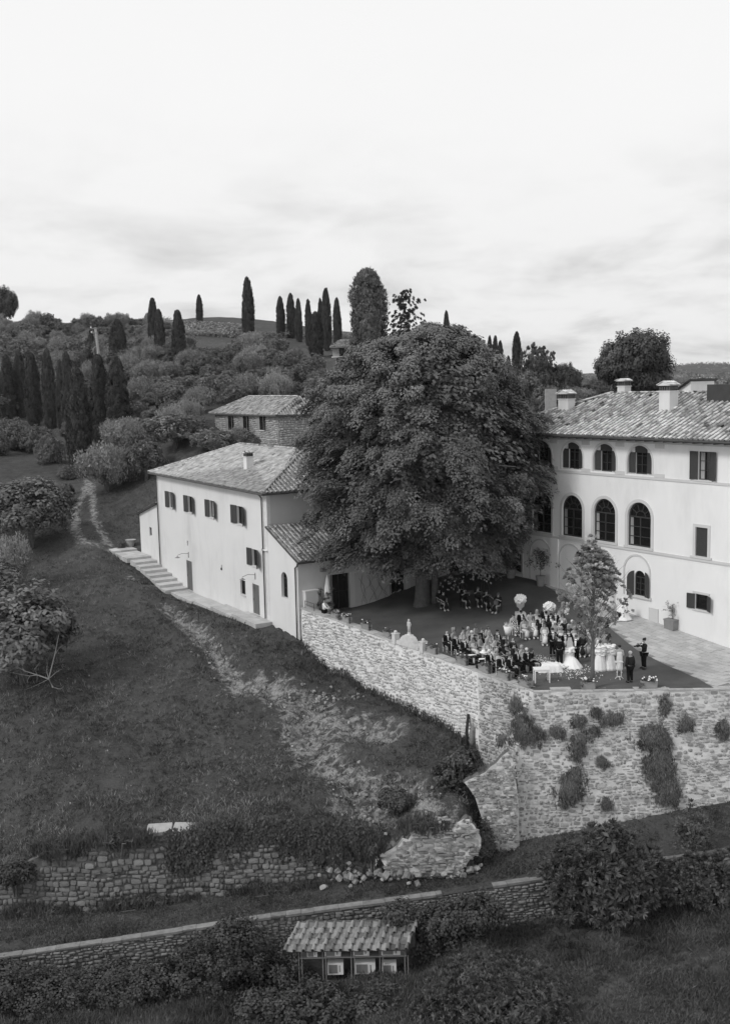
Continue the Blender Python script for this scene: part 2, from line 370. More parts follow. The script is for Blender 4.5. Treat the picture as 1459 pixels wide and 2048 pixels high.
# ================================================================== TERRAIN
def vnoise(x, y, seed=0):
    x = np.asarray(x, float); y = np.asarray(y, float)
    xi = np.floor(x).astype(np.int64); yi = np.floor(y).astype(np.int64); fx = x-xi; fy = y-yi
    def h(a, b):
        n = (a*374761393 + b*668265263 + seed*1442695041) & 0x7fffffff
        n = ((n ^ (n >> 13))*1274126177) & 0x7fffffff
        return ((n ^ (n >> 16)) & 0xffff)/65535.0
    fx = fx*fx*(3-2*fx); fy = fy*fy*(3-2*fy)
    return (h(xi, yi)*(1-fx)+h(xi+1, yi)*fx)*(1-fy) + (h(xi, yi+1)*(1-fx)+h(xi+1, yi+1)*fx)*fy - 0.5
def fbm(x, y, seed=0, o=4):
    return sum(vnoise(x*2**i, y*2**i, seed+i)*0.55**i for i in range(o))
class Rbf:
    def __init__(s, P, K=(3.0, 1.2), lam=2e-4):
        P = np.array([(p[0]/p[1], math.log(p[1]), (p[2]-CAMH)/p[1]) for p in P]); s.K = A_(K)
        s.X = P[:, :2]*s.K; n = len(P)
        d = np.linalg.norm(s.X[:, None]-s.X[None], axis=2); Kx = np.where(d > 0, d*d*np.log(d+1e-12), 0) + lam*np.eye(n)
        Q = np.c_[np.ones(n), s.X]; M = np.block([[Kx, Q], [Q.T, np.zeros((3, 3))]])
        s.w = np.linalg.lstsq(M, np.r_[P[:, 2], 0, 0, 0], rcond=None)[0]
    def __call__(s, x, y):
        x = np.asarray(x, float); y = np.asarray(y, float); sh = x.shape; x = x.ravel(); y = y.ravel()
        X = np.c_[x/y, np.log(y)]*s.K
        out = np.empty(len(x))
        for i in range(0, len(x), 20000):
            d = np.linalg.norm(X[i:i+20000, None]-s.X[None], axis=2); K = np.where(d > 0, d*d*np.log(d+1e-12), 0)
            out[i:i+20000] = K @ s.w[:-3] + s.w[-3] + X[i:i+20000] @ s.w[-2:]
        return (CAMH + out*y).reshape(sh)
W0 = G(1065, 1382, 0); W1 = A_([-4.99, 76.22, 0.0]); DW = unit((W1-W0)[:2]); LW = 24.36
HA = A_([-7.84, 81.5]); HD = A_([-0.50955, 0.86044]); HE = A_([0.86044, 0.50955])     # farmhouse: near corner, along, across
VB = A_([23.407, 64.689]); VD = A_([-0.5528, 0.8333]); VE = A_([0.8333, 0.5528])       # villa facade
wl = lambda t, z: tuple(W0[:2]+DW*t) + (z,)
hf = lambda u, v, z: tuple(HA+HD*u+HE*v) + (z,)
crest_px = [(-500, 1790), (-150, 1765), (0, 1745), (60, 1722), (110, 1696), (290, 1672), (400, 1666), (520, 1650), (650, 1642), (720, 1668), (765, 1672), (850, 1640), (950, 1622)]
CREST = [D(px, py, 54.0) for px, py in crest_px]
cA = list(CREST)
cA += [wl(24.4, -2.2), wl(22, -3.0), wl(18, -3.4), wl(13.4, -3.8), wl(9.7, -4.25), wl(5.8, -4.6), wl(4.6, -4.9), wl(3.2, -6.6)]
cA += [D(930, 1560, 58.5), D(860, 1560, 57.2), D(740, 1560, 58.5)]
cA += [hf(0, -.4, -1.7), hf(2.5, -.4, -1.75), hf(8, -.4, -1.95), hf(17.5, -.4, -2.2), hf(21, -.4, -1.8), hf(26, -.4, -.9), hf(32, -.4, -.2), hf(-5, -.4, -2.0), hf(38, -1, .8)]
cA += [hf(0, -2, -1.75), hf(5, -2, -1.85), hf(10, -2, -2.0), hf(17, -2.2, -2.05), hf(19.5, -2.4, -1.8), hf(23, -2.8, -1.1), hf(26, -3, -.75), hf(32, -3.4, -.1)]
for px, py, z in [(100, 1400, -4.6), (300, 1400, -4.4), (450, 1400, -4.4), (100, 1550, -6.6), (350, 1550, -6.3), (600, 1550, -6.0), (0, 1250, -2.5), (200, 1250, -2.4), (300, 1200, -1.7)]: cA.append(G(px, py, z))
for px, py, Y in [(190, 1080, 112), (60, 1150, 105), (0, 1100, 112), (170, 1000, 127), (260, 1030, 120), (175, 950, 142), (60, 1000, 132), (0, 940, 145), (120, 925, 150), (165, 925, 152), (60, 900, 165), (20, 838, 192), (100, 852, 186), (250, 878, 152),
                  (100, 760, 230), (100, 700, 260), (100, 655, 300), (-300, 700, 260), (-300, 900, 165), (300, 745, 205), (300, 672, 280), (400, 643, 300), (550, 650, 300), (430, 690, 242), (480, 683, 245), (400, 722, 215), (480, 782, 170), (560, 765, 175), (350, 835, 152), (380, 880, 132),
                  (550, 672, 272), (620, 705, 235), (700, 708, 215), (800, 705, 230), (900, 712, 230), (1000, 748, 200), (1040, 760, 190), (1100, 795, 150), (1200, 790, 170), (1300, 795, 170), (1200, 768, 260), (1400, 782, 400), (1500, 790, 200), (1200, 765, 400), (1000, 730, 300), (850, 690, 300), (700, 670, 300), (1800, 790, 200), (1459, 790, 300)]: cA.append(D(px, py, Y))
for px, y in [(100, 720), (400, 720), (700, 740), (1000, 755), (1300, 775), (-300, 740)]: cA.append(D(px, y, 520))
cA += [hf(3, 16, 2.2), hf(14, 14, 3.6), hf(26, 14, 5.5), hf(26, 4, 1.0), D(430, 895, 127)*A_([1, 1, 0])+A_([0, 0, 9.3]), D(600, 895, 132)*A_([1, 1, 0])+A_([0, 0, 10]), (5, 100, 5), (18, 100, 7), (30, 95, 9), (45, 90, 9), (40, 65, 3)]
TA = Rbf(cA)
def in_terrace(x, y, m=0.0):
    """signed: >0 inside the walled terrace"""
    n = A_([-DW[1], DW[0]]); a = -((x-W0[0])*(-DW[1]) + (y-W0[1])*DW[0])
    dl = (x-W0[0])*DW[1]*1.0 + (y-W0[1])*(-DW[0])          # right of the left wall
    df = y - (W0[1]-0.0335*(x-W0[0]))
    back = 92 - y
    return np.minimum(np.minimum(dl, df), back) - m
def hA(x, y):
    x = np.asarray(x, float); y = np.asarray(y, float)
    z = TA(x, y); near = 1-smooth(y, 90, 200)
    uu = (x-HA[0])*HD[0]+(y-HA[1])*HD[1]; vv = (x-HA[0])*HE[0]+(y-HA[1])*HE[1]
    near = near*(1-0.97*smooth(uu, -4, -1)*(1-smooth(uu, 36, 40))*smooth(vv, -5, -2.4))
    z = z + near*(0.45*fbm(x*0.35, y*0.35, 3) + 0.22*fbm(x*1.3, y*1.3, 9)) + (1-near)*1.2*fbm(x*0.05, y*0.05, 5)*smooth(y, 100, 260)
    ins = in_terrace(x, y, 0.9)
    t = smooth(ins, 0, 0.6); deep = np.where(y < 62, -9.5, -3.5)
    z = z*(1-t) + np.minimum(z, deep)*t
    q = smooth(x-(y-54)*.25, 4.7, 6.3)*(1-smooth(y, 56.5, 59.5)); z = z*(1-q)+np.minimum(z, -9.3)*q
    return z
def pline_d(x, y, pts):
    d = np.full(np.shape(x), 1e9)
    for (a, b) in zip(pts[:-1], pts[1:]):
        a = A_(a[:2]); b = A_(b[:2]); ab = b-a; t = np.clip(((x-a[0])*ab[0]+(y-a[1])*ab[1])/(ab@ab), 0, 1)
        d = np.minimum(d, np.hypot(x-a[0]-ab[0]*t, y-a[1]-ab[1]*t))
    return d
def hit(px, py, h=None, y0=50., y1=420.):
    """where the sight line of a photograph point meets the hill"""
    h = h or hA
    r = ray(px, py); Y = np.linspace(y0, y1, 600); z = CAMH + r[2]*Y; g = h(r[0]*Y, Y); i = np.argmax(g >= z)
    if g[i] < z[i]: i = len(Y)-1
    return A_([r[0]*Y[i], Y[i], float(g[i])])
cs = np.array([c[0]/c[1] for c in CREST])
s_ax = np.linspace(-0.62, 0.62, 300); rows = 190
tt = np.linspace(0, 1, rows)
S, T_ = np.meshgrid(s_ax, tt)
Y = 54.0*np.exp(T_*math.log(520/54.0)); X = S*Y
Z = hA(X, Y)
PATHS = [([hit(178, 955), hit(172, 985), hit(150, 1020), hit(150, 1060), hit(165, 1085), hit(215, 1100), hit(245, 1098)], 0.8), ([hit(178, 955), hit(185, 990), hit(188, 1040), hit(215, 1090)], 0.7)]
BARE = [([hit(330, 1215), hit(380, 1250), hit(418, 1285), hit(445, 1330), hit(480, 1385)], 1.0, .66), ([hit(480, 1385), hit(540, 1395), hit(590, 1420), hit(650, 1450), hit(760, 1480)], 1.9, .66), ([hit(620, 1400), hit(690, 1400)], .6, .6), ([hit(600, 1470), hit(640, 1530), hit(690, 1580), hit(790, 1600)], 1.9, .64),
        ([hit(690, 1635), hit(760, 1640), hit(860, 1612)], 1.5, .66), ([hit(380, 690), hit(470, 700)], 14, .3), ([hit(250, 1350), hit(450, 1500), hit(500, 1600)], 4, .2), ([hit(250, 1150), hit(290, 1175), hit(320, 1170)], .8, .5), ([hit(340, 1240), hit(500, 1300)], 2, .22)]
def scarp(x, y):
    z = 0
    for pts, w, a in BARE[:5]:
        d = pline_d(x, y, pts); z = z - .42*(1-smooth(d, 0, 1.6))*(1+1.6*fbm(x*1.1, y*1.1, 91)) + .25*np.exp(-((d-1.9)/.7)**2)
    return z
Z = Z + scarp(X, Y)
_h0 = hA
def hA(x, y): return _h0(x, y) + scarp(np.asarray(x, float), np.asarray(y, float))
bare = np.zeros(X.shape)
for pts, w in PATHS: bare = np.maximum(bare, 0.66*(1-smooth(pline_d(X, Y, pts), w*0.3, w*1.6)))
for pts, w, a in BARE: bare = np.maximum(bare, a*(1-smooth(pline_d(X, Y, pts), w*0.3, w*1.8)))
V = np.stack([X, Y, Z], -1).reshape(-1, 3); nS = len(s_ax)
idx = np.arange(rows*nS).reshape(rows, nS)
Fq = np.stack([idx[:-1, :-1], idx[:-1, 1:], idx[1:, 1:], idx[1:, :-1]], -1).reshape(-1, 4)
# earth bank in front of the crest: two more rows going down and forward
zb = Z[0]
bk1 = np.stack([X[0]*0.996, Y[0]-0.25+0.1*fbm(X[0]*1.5, X[0]*0, 4), zb-1.3], -1)
bk2 = np.stack([X[0]*0.99, Y[0]-0.75, zb-4.6], -1)
n0 = len(V); V = np.concatenate([V, bk1, bk2])
a = np.arange(nS); r1 = n0+a; r2 = n0+nS+a
Fq = np.concatenate([Fq, np.stack([r1[:-1], r1[1:], idx[0, 1:], idx[0, :-1]], -1), np.stack([r2[:-1], r2[1:], r1[1:], r1[:-1]], -1)])
bkx = 0.2+0.45*smooth(X[0], -3.5, -2)*(1-smooth(X[0], 6, 7)); bare = np.concatenate([bare.ravel(), bkx, bkx])
# the hill leaves out what lies inside the terrace in front
keep = ~((in_terrace(V[Fq].mean(1)[:, 0], V[Fq].mean(1)[:, 1], 1.6) > 0) & (V[Fq].mean(1)[:, 1] < 90))
fm = V[Fq].mean(1); keep &= ~((fm[:, 0] > 6.9+(fm[:, 1]-54)*.25) & (fm[:, 1] < 58))
hill = link('hillside', npmesh('hillside', V, Fq[keep], GND, bare, smooth=True, attr='bare')); tag(hill, kind='structure')

# lower lawn strip between the ruined terrace wall and the low wall
LOWP = [D(px, py, Yd) for px, py, Yd in [(-500, 1990, 46.5), (-200, 1945, 47.5), (0, 1915, 48.2), (250, 1878, 49.0), (530, 1835, 50.0), (700, 1812, 50.5), (870, 1790, 50.9), (985, 1771, 51.3), (1085, 1757, 51.6), (1250, 1730, 52.0), (1459, 1697, 52.5), (1750, 1650, 53.2), (2100, 1600, 54)]]
FOOT = [D(px, py, Yd) for px, py, Yd in [(-500, 1880, 53.1), (-150, 1845, 53.1), (50, 1826, 53.2), (250, 1813, 53.3), (400, 1792, 53.3), (550, 1772, 53.4), (700, 1752, 53.4), (850, 1748, 53.4), (950, 1738, 53.6), (1000, 1690, 55.1), (1230, 1647, 55.25), (1459, 1602, 55.4), (1750, 1545, 55.6), (2100, 1480, 55.9)]]
def pl_at(P, x):
    P = A_(P); return np.stack([x, np.interp(x, P[:, 0], P[:, 1]), np.interp(x, P[:, 0], P[:, 2])], -1)
xs = np.linspace(-26, 34, 260)
lo = pl_at(LOWP, xs); fo = pl_at(FOOT, xs)
def hB(x, y):
    l = pl_at(LOWP, np.atleast_1d(x).astype(float)); f = pl_at(FOOT, np.atleast_1d(x).astype(float)); t = (y-l[:, 1])/(f[:, 1]-l[:, 1])
    return l[:, 2]-0.06 + (f[:, 2]-l[:, 2]+0.06)*t + 0.10*fbm(x*0.8, y*0.8, 21)*np.clip(4*t*(1-t), 0, 1) + 0.2*np.clip(t, 0, 1)*(1-np.clip(t, 0, 1))
Vb = []; nb = 26
for j in range(nb):
    t = -0.02 + 1.5*j/(nb-1); yy = lo[:, 1]+(fo[:, 1]-lo[:, 1])*t
    Vb.append(np.stack([xs, yy, hB(xs, yy)], -1))
Vb = np.array(Vb); idb = np.arange(nb*len(xs)).reshape(nb, -1)
Fb = np.stack([idb[:-1, :-1], idb[:-1, 1:], idb[1:, 1:], idb[1:, :-1]], -1).reshape(-1, 4)
Vb = Vb.reshape(-1, 3); 
bb = 0.42*(1-smooth(pline_d(Vb[:, 0], Vb[:, 1], [pl_at(FOOT, A_([0.]))[0], pl_at(FOOT, A_([3.5]))[0], pl_at(FOOT, A_([7.]))[0]]), 0.2, 2.6))
bb = np.maximum(bb, 0.25*(1-smooth(pline_d(Vb[:, 0], Vb[:, 1], [pl_at(LOWP, A_([7.]))[0]+A_([0, 2, 0]), pl_at(LOWP, A_([13.]))[0]+A_([0, 1.5, 0])]), 0.5, 3)))
tag(link('lower_lawn', npmesh('lower_lawn', Vb, Fb, GNDL, bb, smooth=True, attr='bare')), kind='structure')

# overgrown ground below the low wall
cC = [tuple(p+A_([0, -0.3, -dz])) for p, dz in zip(LOWP, [2.6, 2.6, 2.6, 2.6, 2.6, 2.7, 2.7, 2.6, 2.4, 2.2, 2.0, 1.9, 1.8])]
for px, py, Yd in [(0, 2048, 44.3), (300, 2048, 44), (700, 2048, 43.8), (1000, 2048, 43.2), (1459, 2048, 42.8), (1459, 1860, 48.0), (1459, 1800, 50.0), (1200, 1900, 47.3), (950, 1880, 48), (720, 1975, 45.8), (2000, 2048, 43), (-500, 2048, 44.5)]: cC.append(D(px, py, Yd))
TC = Rbf(cC, lam=1e-3)
def hC(x, y):
    return TC(x, y) + 0.35*fbm(np.asarray(x)*0.5, np.asarray(y)*0.5, 31) + 0.15*fbm(np.asarray(x)*1.7, np.asarray(y)*1.7, 37)
sC = np.linspace(-0.6, 0.65, 260); yC = np.linspace(33, 55.5, 110)
Sg, Yg = np.meshgrid(sC, yC); Xg = Sg*Yg; lowy = np.interp(Xg.ravel(), A_(LOWP)[:, 0], A_(LOWP)[:, 1]).reshape(Xg.shape)
Zg = hC(Xg, np.minimum(Yg, lowy)) - np.maximum(Yg-lowy, 0)*2
Vc = np.stack([Xg, Yg, Zg], -1).reshape(-1, 3); ic = np.arange(len(Vc)).reshape(Xg.shape)
Fc = np.stack([ic[:-1, :-1], ic[:-1, 1:], ic[1:, 1:], ic[1:, :-1]], -1).reshape(-1, 4)
bc = 0.30*smooth(Vc[:, 0], 7, 14)*(1-smooth(Vc[:, 1], 46, 50)) + 0.04
tag(link('lower_slope', npmesh('lower_slope', Vc, Fc, GNDL, bc, smooth=True, attr='bare')), kind='structure')

# far hills, out to the horizon
cH = [D(px, py, Yd) for px, py, Yd in [(-800, 800, 500), (0, 790, 500), (700, 790, 500), (1100, 792, 480), (1300, 800, 480), (1380, 790, 520), (1459, 795, 520), (1900, 800, 500), (1420, 766, 640), (1370, 757, 760), (1407, 752, 800), (1459, 750, 850), (1340, 742, 900), (1400, 736, 1050), (1459, 735, 1050), (1345, 748, 820), (1700, 730, 1050),
      (1290, 758, 900), (1240, 756, 1200), (1180, 745, 2600), (1210, 750, 2600), (1140, 752, 2600), (900, 750, 2500), (500, 755, 2500), (0, 770, 2500), (1900, 740, 2500), (1400, 760, 2600), (1459, 775, 2000), (500, 775, 1200), (0, 785, 1200), (1100, 760, 1200), (1200, 756, 1900)]]
TH = Rbf(cH, lam=1e-4)
sh = np.linspace(-0.9, 0.9, 240); th = np.linspace(0, 1, 110); Sg, Tg = np.meshgrid(sh, th); Yg = 440*np.exp(Tg*math.log(3600/440.)); Xg = Sg*Yg
Zg = TH(Xg, Yg) + 6*fbm(Xg*0.006, Yg*0.006, 51)*smooth(Yg, 500, 900) - 6*(1-smooth(Yg, 440, 500)) - 60*smooth(Yg, 2700, 3600)
Vh = np.stack([Xg, Yg, Zg], -1).reshape(-1, 3); ih = np.arange(len(Vh)).reshape(Xg.shape); Fh = np.stack([ih[:-1, :-1], ih[:-1, 1:], ih[1:, 1:], ih[1:, :-1]], -1).reshape(-1, 4)
hh = lambda x, y: TH(x, y)
def hp(px, Yd): r = ray(px, 750); return A_([r[0]*Yd, Yd, 0])
trk = [([hp(1358, 770), hp(1385, 790), hp(1407, 790), hp(1426, 650)], 5), ([hp(1388, 590), hp(1407, 780)], 4)]
bh = np.zeros(len(Vh))
for pts, w in trk: bh = np.maximum(bh, 0.9*(1-smooth(pline_d(Vh[:, 0], Vh[:, 1], pts), w*.5, w*2.2)))
FARH = ground_mat('far_fields', 0.085, 0.26)
tag(link('far_hills', npmesh('far_hills', Vh, Fh, FARH, bh, smooth=True, attr='bare')), kind='structure')

# ================================================================== STONE WALLS
def stone_variant(k, irr=0.10):
    n = 8; base = []; top = []
    for j, a in enumerate((30, 58, 122, 150, 210, 238, 302, 330)):
        a = rad(a+random.uniform(-9, 9)); c, s = math.cos(a), math.sin(a)
        q = 0.5/max(abs(c), abs(s))*(1-irr*random.random()); g = random.uniform(.86, .96)
        base.append((c*q, 0.35, s*q)); top.append((c*q*g, -random.uniform(.72, 1.0), s*q*g))
    V = base+top+[(random.uniform(-.15, .15), -1.03, random.uniform(-.15, .15))]
    Fs = [[j, n+j, n+(j+1) % n, (j+1) % n][::-1] for j in range(n)] + [[n+j, 2*n, n+(j+1) % n][::-1] for j in range(n)]
    return V, Fs
STV = [stone_variant(k) for k in range(10)]
def stone_meshes(m, tagname='stone'):
    out = []
    for V_, F_ in STV:
        me = bpy.data.meshes.new(tagname); me.from_pydata(V_, [], F_); me.materials.append(m); me.update(); out.append(me)
    return out
STVa = [(np.array(V_), np.array([f for f in F_ if len(f) == 4]), np.array([f for f in F_ if len(f) == 3])) for V_, F_ in STV]
def stone_wall(thing, pos, nrm, a0, a1, zlo, ztop, sm, mm, hs=(.12, .26), ls=(.18, .5), gap=.02, depth=(.05, .11), mask=None, nobj=300, rough=.03, pick=None, irregular=.04, skip=0.0, rot=.06):
    """thing: Empty (no rotation). pos(a,z)->(x,y); nrm(a)->(nx,ny) outward; zlo(a), ztop(a)"""
    org = A_(thing.location[:])
    na = max(4, int((a1-a0)/.3)); nz = 22; Vv = []
    for i in range(na+1):
        a = a0+(a1-a0)*i/na; zl, zt = zlo(a), ztop(a)
        for j in range(nz+1):
            z = zl+(zt-zl)*j/nz; p = pos(a, z); n = nrm(a); k = rough*2*float(fbm(a*1.3+7, z*1.7, 61))
            Vv.append((p[0]+n[0]*k-org[0], p[1]+n[1]*k-org[1], z-org[2]))
    ig = np.arange(len(Vv)).reshape(na+1, nz+1); fq = np.stack([ig[:-1, :-1], ig[1:, :-1], ig[1:, 1:], ig[:-1, 1:]], -1).reshape(-1, 4)
    link('mortar', npmesh('mortar', Vv, fq, mm), thing)
    zmin = min(zlo(a0+(a1-a0)*i/20) for i in range(21)); zmax = max(ztop(a0+(a1-a0)*i/20) for i in range(21))
    items = []; z = zmin
    while z < zmax:
        h = random.uniform(*hs)**1.0; a = a0+random.uniform(0, .2)
        while a < a1:
            l = random.uniform(*ls)*(0.6 if random.random() < .35 else 1); ac = a+l/2; zc_ = z+h/2+irregular*math.sin(a*1.9+z)
            zc_ += irregular*.7*math.sin(a*4.3+z*5)
            if random.random() < skip*(1+1.6*float(fbm(a*.5, z*.5, 44))): a += l; continue
            if a+l < a1+.05 and zc_-h*.4 > zlo(ac) and zc_+h*.5 < ztop(ac)+.01 and (mask is None or mask(ac, zc_)):
                items.append((ac, zc_, l-gap, h*random.uniform(.84, 1.04)-gap))
            a += l
        z += h
    nn = len(items)
    me = stone_meshes(sm)
    key = pick or (lambda it: -it[2]*it[3])
    order = sorted(range(nn), key=lambda i: key(items[i])); top = set(order[:nobj])
    bv = []; bt = []; bq = []; btr = []; off = 0
    for i, (a, z, l, h) in enumerate(items):
        p = pos(a, z); n = nrm(a); dp = random.uniform(*depth); k = rough*2*float(fbm(a*1.3+7, z*1.7, 61))
        p2 = pos(a, z+.3); tilt = A_([p2[0]-p[0], p2[1]-p[1], .3]); tilt /= np.linalg.norm(tilt)
        t = A_([-n[1], n[0], 0.0]); t /= np.linalg.norm(t); yv = np.cross(tilt, t)
        rz = random.uniform(-rot, rot); c, s = math.cos(rz), math.sin(rz)
        X_ = (t*c+tilt*s)*l; Z_ = (-t*s+tilt*c)*h; Y_ = yv*dp
        P = A_([p[0]+n[0]*k, p[1]+n[1]*k, z])-org; v = random.randrange(10)
        if i in top:
            o = bpy.data.objects.new('stone', me[v]); COL.objects.link(o); o.parent = thing
            o.matrix_basis = Matrix(((X_[0], Y_[0], Z_[0], P[0]), (X_[1], Y_[1], Z_[1], P[1]), (X_[2], Y_[2], Z_[2], P[2]), (0, 0, 0, 1)))
        else:
            sv, sq, st = STVa[v]; W = sv[:, :1]*X_+sv[:, 1:2]*Y_+sv[:, 2:]*Z_+P
            bv.append(W); bt.append(np.full(len(W), random.uniform(-.3, .3))); bq.append(sq+off); btr.append(st+off); off += len(W)
    if bv:
        o = link('small_stones', npmesh('small_stones', np.concatenate(bv), [np.concatenate(bq), np.concatenate(btr)], sm, np.concatenate(bt)), thing); tag(o, kind='stuff')
    return nn
def slabs(thing, name, pts, w0, w1, th, m, L=(.5, 1.0), dz=0.0, out=None):
    """slabs laid along a polyline; w0 outward overhang, w1 inward width"""
    org = A_(thing.location[:]); P = A_(pts); seg = np.r_[0, np.cumsum(np.linalg.norm(np.diff(P[:, :2], axis=0), axis=1))]
    t = 0.0
    base = MB().box(-.5, .5, -.5, .5, -.5, .5).mesh(name, m)
    while t < seg[-1]-.2:
        l = min(random.uniform(*L), seg[-1]-t); a = A_([np.interp(t, seg, P[:, k]) for k in range(3)]); b = A_([np.interp(t+l, seg, P[:, k]) for k in range(3)])
        d = b-a; ll = np.linalg.norm(d); d = d/ll; n = unit(A_([d[1], -d[0], 0.0])); up = np.cross(n, d)*-1
        up = np.cross(d, -n); w = random.uniform(.96, 1.04)
        if up[2] < 0: up = -up
        c = (a+b)/2 + n*(w0-w1)/2 + up*(dz+random.uniform(-.012, .012)+th/2)-org + n*random.uniform(-.03, .03)
        X_ = d*(ll-.015); Y_ = -n*(w0+w1)*w; Z_ = up*th
        o = bpy.data.objects.new(name, base); COL.objects.link(o); o.parent = thing
        o.matrix_basis = Matrix(((X_[0], Y_[0], Z_[0], c[0]), (X_[1], Y_[1], Z_[1], c[1]), (X_[2], Y_[2], Z_[2], c[2]), (0, 0, 0, 1)))
        t += l

# tall terrace wall on the left, seen in the light
n_l = A_([-DW[1], DW[0]])*1.0; n_l = A_([-0.8098, -0.5867]); DR = -DW
ltop = lambda a: 0.82*(1-a/LW)**1.0*1.0 - 0.06           # a from farmhouse end to corner
zfoot = lambda a: float(np.interp(LW-a, [0, 3, 4.5, 5.8, 9.7, 13.4, 18, 22, 24.4], [-9.5, -7.5, -5.6, -5.2, -4.9, -4.4, -4.0, -3.6, -2.8]))
wall_l = empty('terrace_wall', W1*A_([1, 1, 0]), 'tall pale rubble stone wall of the terrace, running from the farmhouse annexe down to the corner', 'stone wall')
LL = LW - 4.6
stone_wall(wall_l, lambda a, z: W1[:2]+DR*a, lambda a: n_l, 0, LL, zfoot, ltop, STL, MORL, hs=(.10, .25), ls=(.14, .48), gap=.035, depth=(.03, .07), pick=lambda it: -it[2]*it[3]*(1+it[0]/LW), irregular=.08, skip=.06, rot=.09, rough=.04)
slabs(wall_l, 'coping_stone', [np.r_[W1[:2]+DR*a, ltop(a)] for a in np.linspace(0, LW, 14)], 0.06, 0.62, 0.07, COPE)
# old bastion: corner return and the front wall
bast = empty('bastion_wall', (W0[0], W0[1], 0), 'old battered stone wall below the wedding lawn, with bushes growing out of its face', 'stone wall')
FC = FOOT[9]                                              # foot of the corner
def pos_r(a, z):     # a: 0 at inner end (4.6 m from corner) .. 4.6 corner
    k = (a/4.6); f = min(max(-z/8.5, 0), 1.2); off = (FC[:2]-W0[:2])*k*k*(0.25+0.75*k)*f
    return W1[:2]+DR*(LL+a)+off
nr_ = unit(A_([-0.8098, -0.5867])*1.0)
stone_wall(bast, pos_r, lambda a: nr_, 0, 4.6, lambda a: zfoot(LL+a) if a < 4 else -9.2, lambda a: ltop(LL+a), STF, MORF, hs=(.09, .26), ls=(.14, .5), gap=.035, depth=(.035, .09), nobj=60, irregular=.08, skip=.12, rot=.1, rough=.05)
FD = unit((G(1459, 1377, 0)-W0)[:2]); n_f = A_([FD[1], -FD[0]])
def pos_f(a, z):
    f = max(-z/8.5, 0); k = max(0, 1-a/9.0); corner = (FC[:2]-W0[:2]); bx = corner*k + A_([0, -1.0])*(1-k)
    return W0[:2]+FD*a+bx*f
def zff(a):
    x = (W0[:2]+FD*a)[0]; return float(np.interp(x, A_(FOOT)[:, 0], A_(FOOT)[:, 2]))-.5
stone_wall(bast, pos_f, lambda a: n_f, 0, 21, zff, lambda a: -.06, STF, MORF, hs=(.09, .27), ls=(.14, .52), gap=.035, depth=(.035, .08), nobj=240, pick=lambda it: -it[2]*it[3]*(1 if it[0] < 12.5 else .01), irregular=.08, skip=.10, rot=.10, rough=.05)
slabs(bast, 'coping_stone', [np.r_[W0[:2]+FD*a, 0.0-.06] for a in np.linspace(0, 21, 10)], 0.06, 0.5, 0.07, COPE)
o = MB().box(0, 1.15, -.06, .34, 0, .09).build('stone_slab', COPE, None); o.location = tuple(W0[:2]+FD*1.0+A_([0, .02]))+(0.014,); tag(o, 'pale stone slab lying on the bastion coping just left of the small tree', 'stone slab')

# ruined terrace walls on the slope
def px_wall(name, pxs, foots, Yd, label, sm, mm, nobj=300, **k):
    """pxs: crest pixels, foots: foot pixels, at distance Yd"""
    T = [D(x, y, Yd) for x, y in pxs]; Fo = [D(x, y, Yd) for x, y in foots]
    th = empty(name, (T[0][0], Yd, Fo[0][2]), label, 'stone wall'); x0, x1 = T[0][0], T[-1][0]
    rag_ = lambda a: (.12+k.get('rag', 0)*2)*float(fbm(a*2.0, 3, 77))
    zt = lambda a: float(np.interp(x0+a, [p[0] for p in T], [p[2] for p in T]))+rag_(a); zl = lambda a: float(np.interp(x0+a, [p[0] for p in Fo], [p[2] for p in Fo]))-k.get('low', .35)+k.get('rag', 0)*2.2*float(fbm(a*2.1, 9, 88))
    pf = lambda a, z: A_([x0+a, Yd-.12 - 0.10*max(zt(a)-z, 0) + .15*math.sin(a*.7)])
    stone_wall(th, pf, lambda a: A_([0., -1.]), 0, x1-x0, zl, lambda a: zt(a), sm, mm, nobj=nobj, **{q: v for q, v in k.items() if q not in ('dt', 'rag', 'low')})
    # thickness: top and back
    mb = MB(); n = 48
    for i in range(n):
        a = (x1-x0)*i/n; b = (x1-x0)*(i+1)/n
        for (p, q) in [((0, 0), (1, 0))]:
            za, zb_ = zt(a)-.03, zt(b)-.03; ya = pf(a, za)[1]; yb = pf(b, zb_)[1]; lx, ly, lz = th.location
            mb.add([(x0+a-lx, ya-ly, za-lz), (x0+b-lx, yb-ly, zb_-lz), (x0+b-lx, yb-ly+.5, zb_-lz), (x0+a-lx, ya-ly+.5, za-lz)], [[0, 1, 2, 3]])
    mb.build('wall_top', MORD, th)
    return th
px_wall('retaining_wall', [(-60, 1760), (0, 1748), (60, 1724), (110, 1698), (290, 1675), (400, 1668), (520, 1662), (700, 1655)], [(-60, 1835), (50, 1828), (250, 1816), (400, 1796), (550, 1776), (700, 1758)], 53.55,
        'long mossy rubble retaining wall on the left slope, half hidden under ivy', STD, MORD, hs=(.12, .36), ls=(.2, .65), gap=.012, depth=(.05, .13), irregular=.05, rough=.07, rot=.06, skip=.05)
px_wall('ruined_wall', [(750, 1716), (772, 1694), (800, 1674), (840, 1656), (880, 1646), (912, 1634), (938, 1638), (950, 1652), (960, 1676)], [(750, 1720), (768, 1736), (800, 1750), (860, 1757), (905, 1746), (935, 1726), (950, 1704), (960, 1684)], 53.1,
        'broken chunk of pale coursed masonry standing on rubble left of the bastion corner', RUB, MORF, hs=(.09, .26), ls=(.2, .7), gap=.02, depth=(.04, .22), rough=.14, rot=.12, irregular=.05, skip=.08, rag=.36, low=.05)
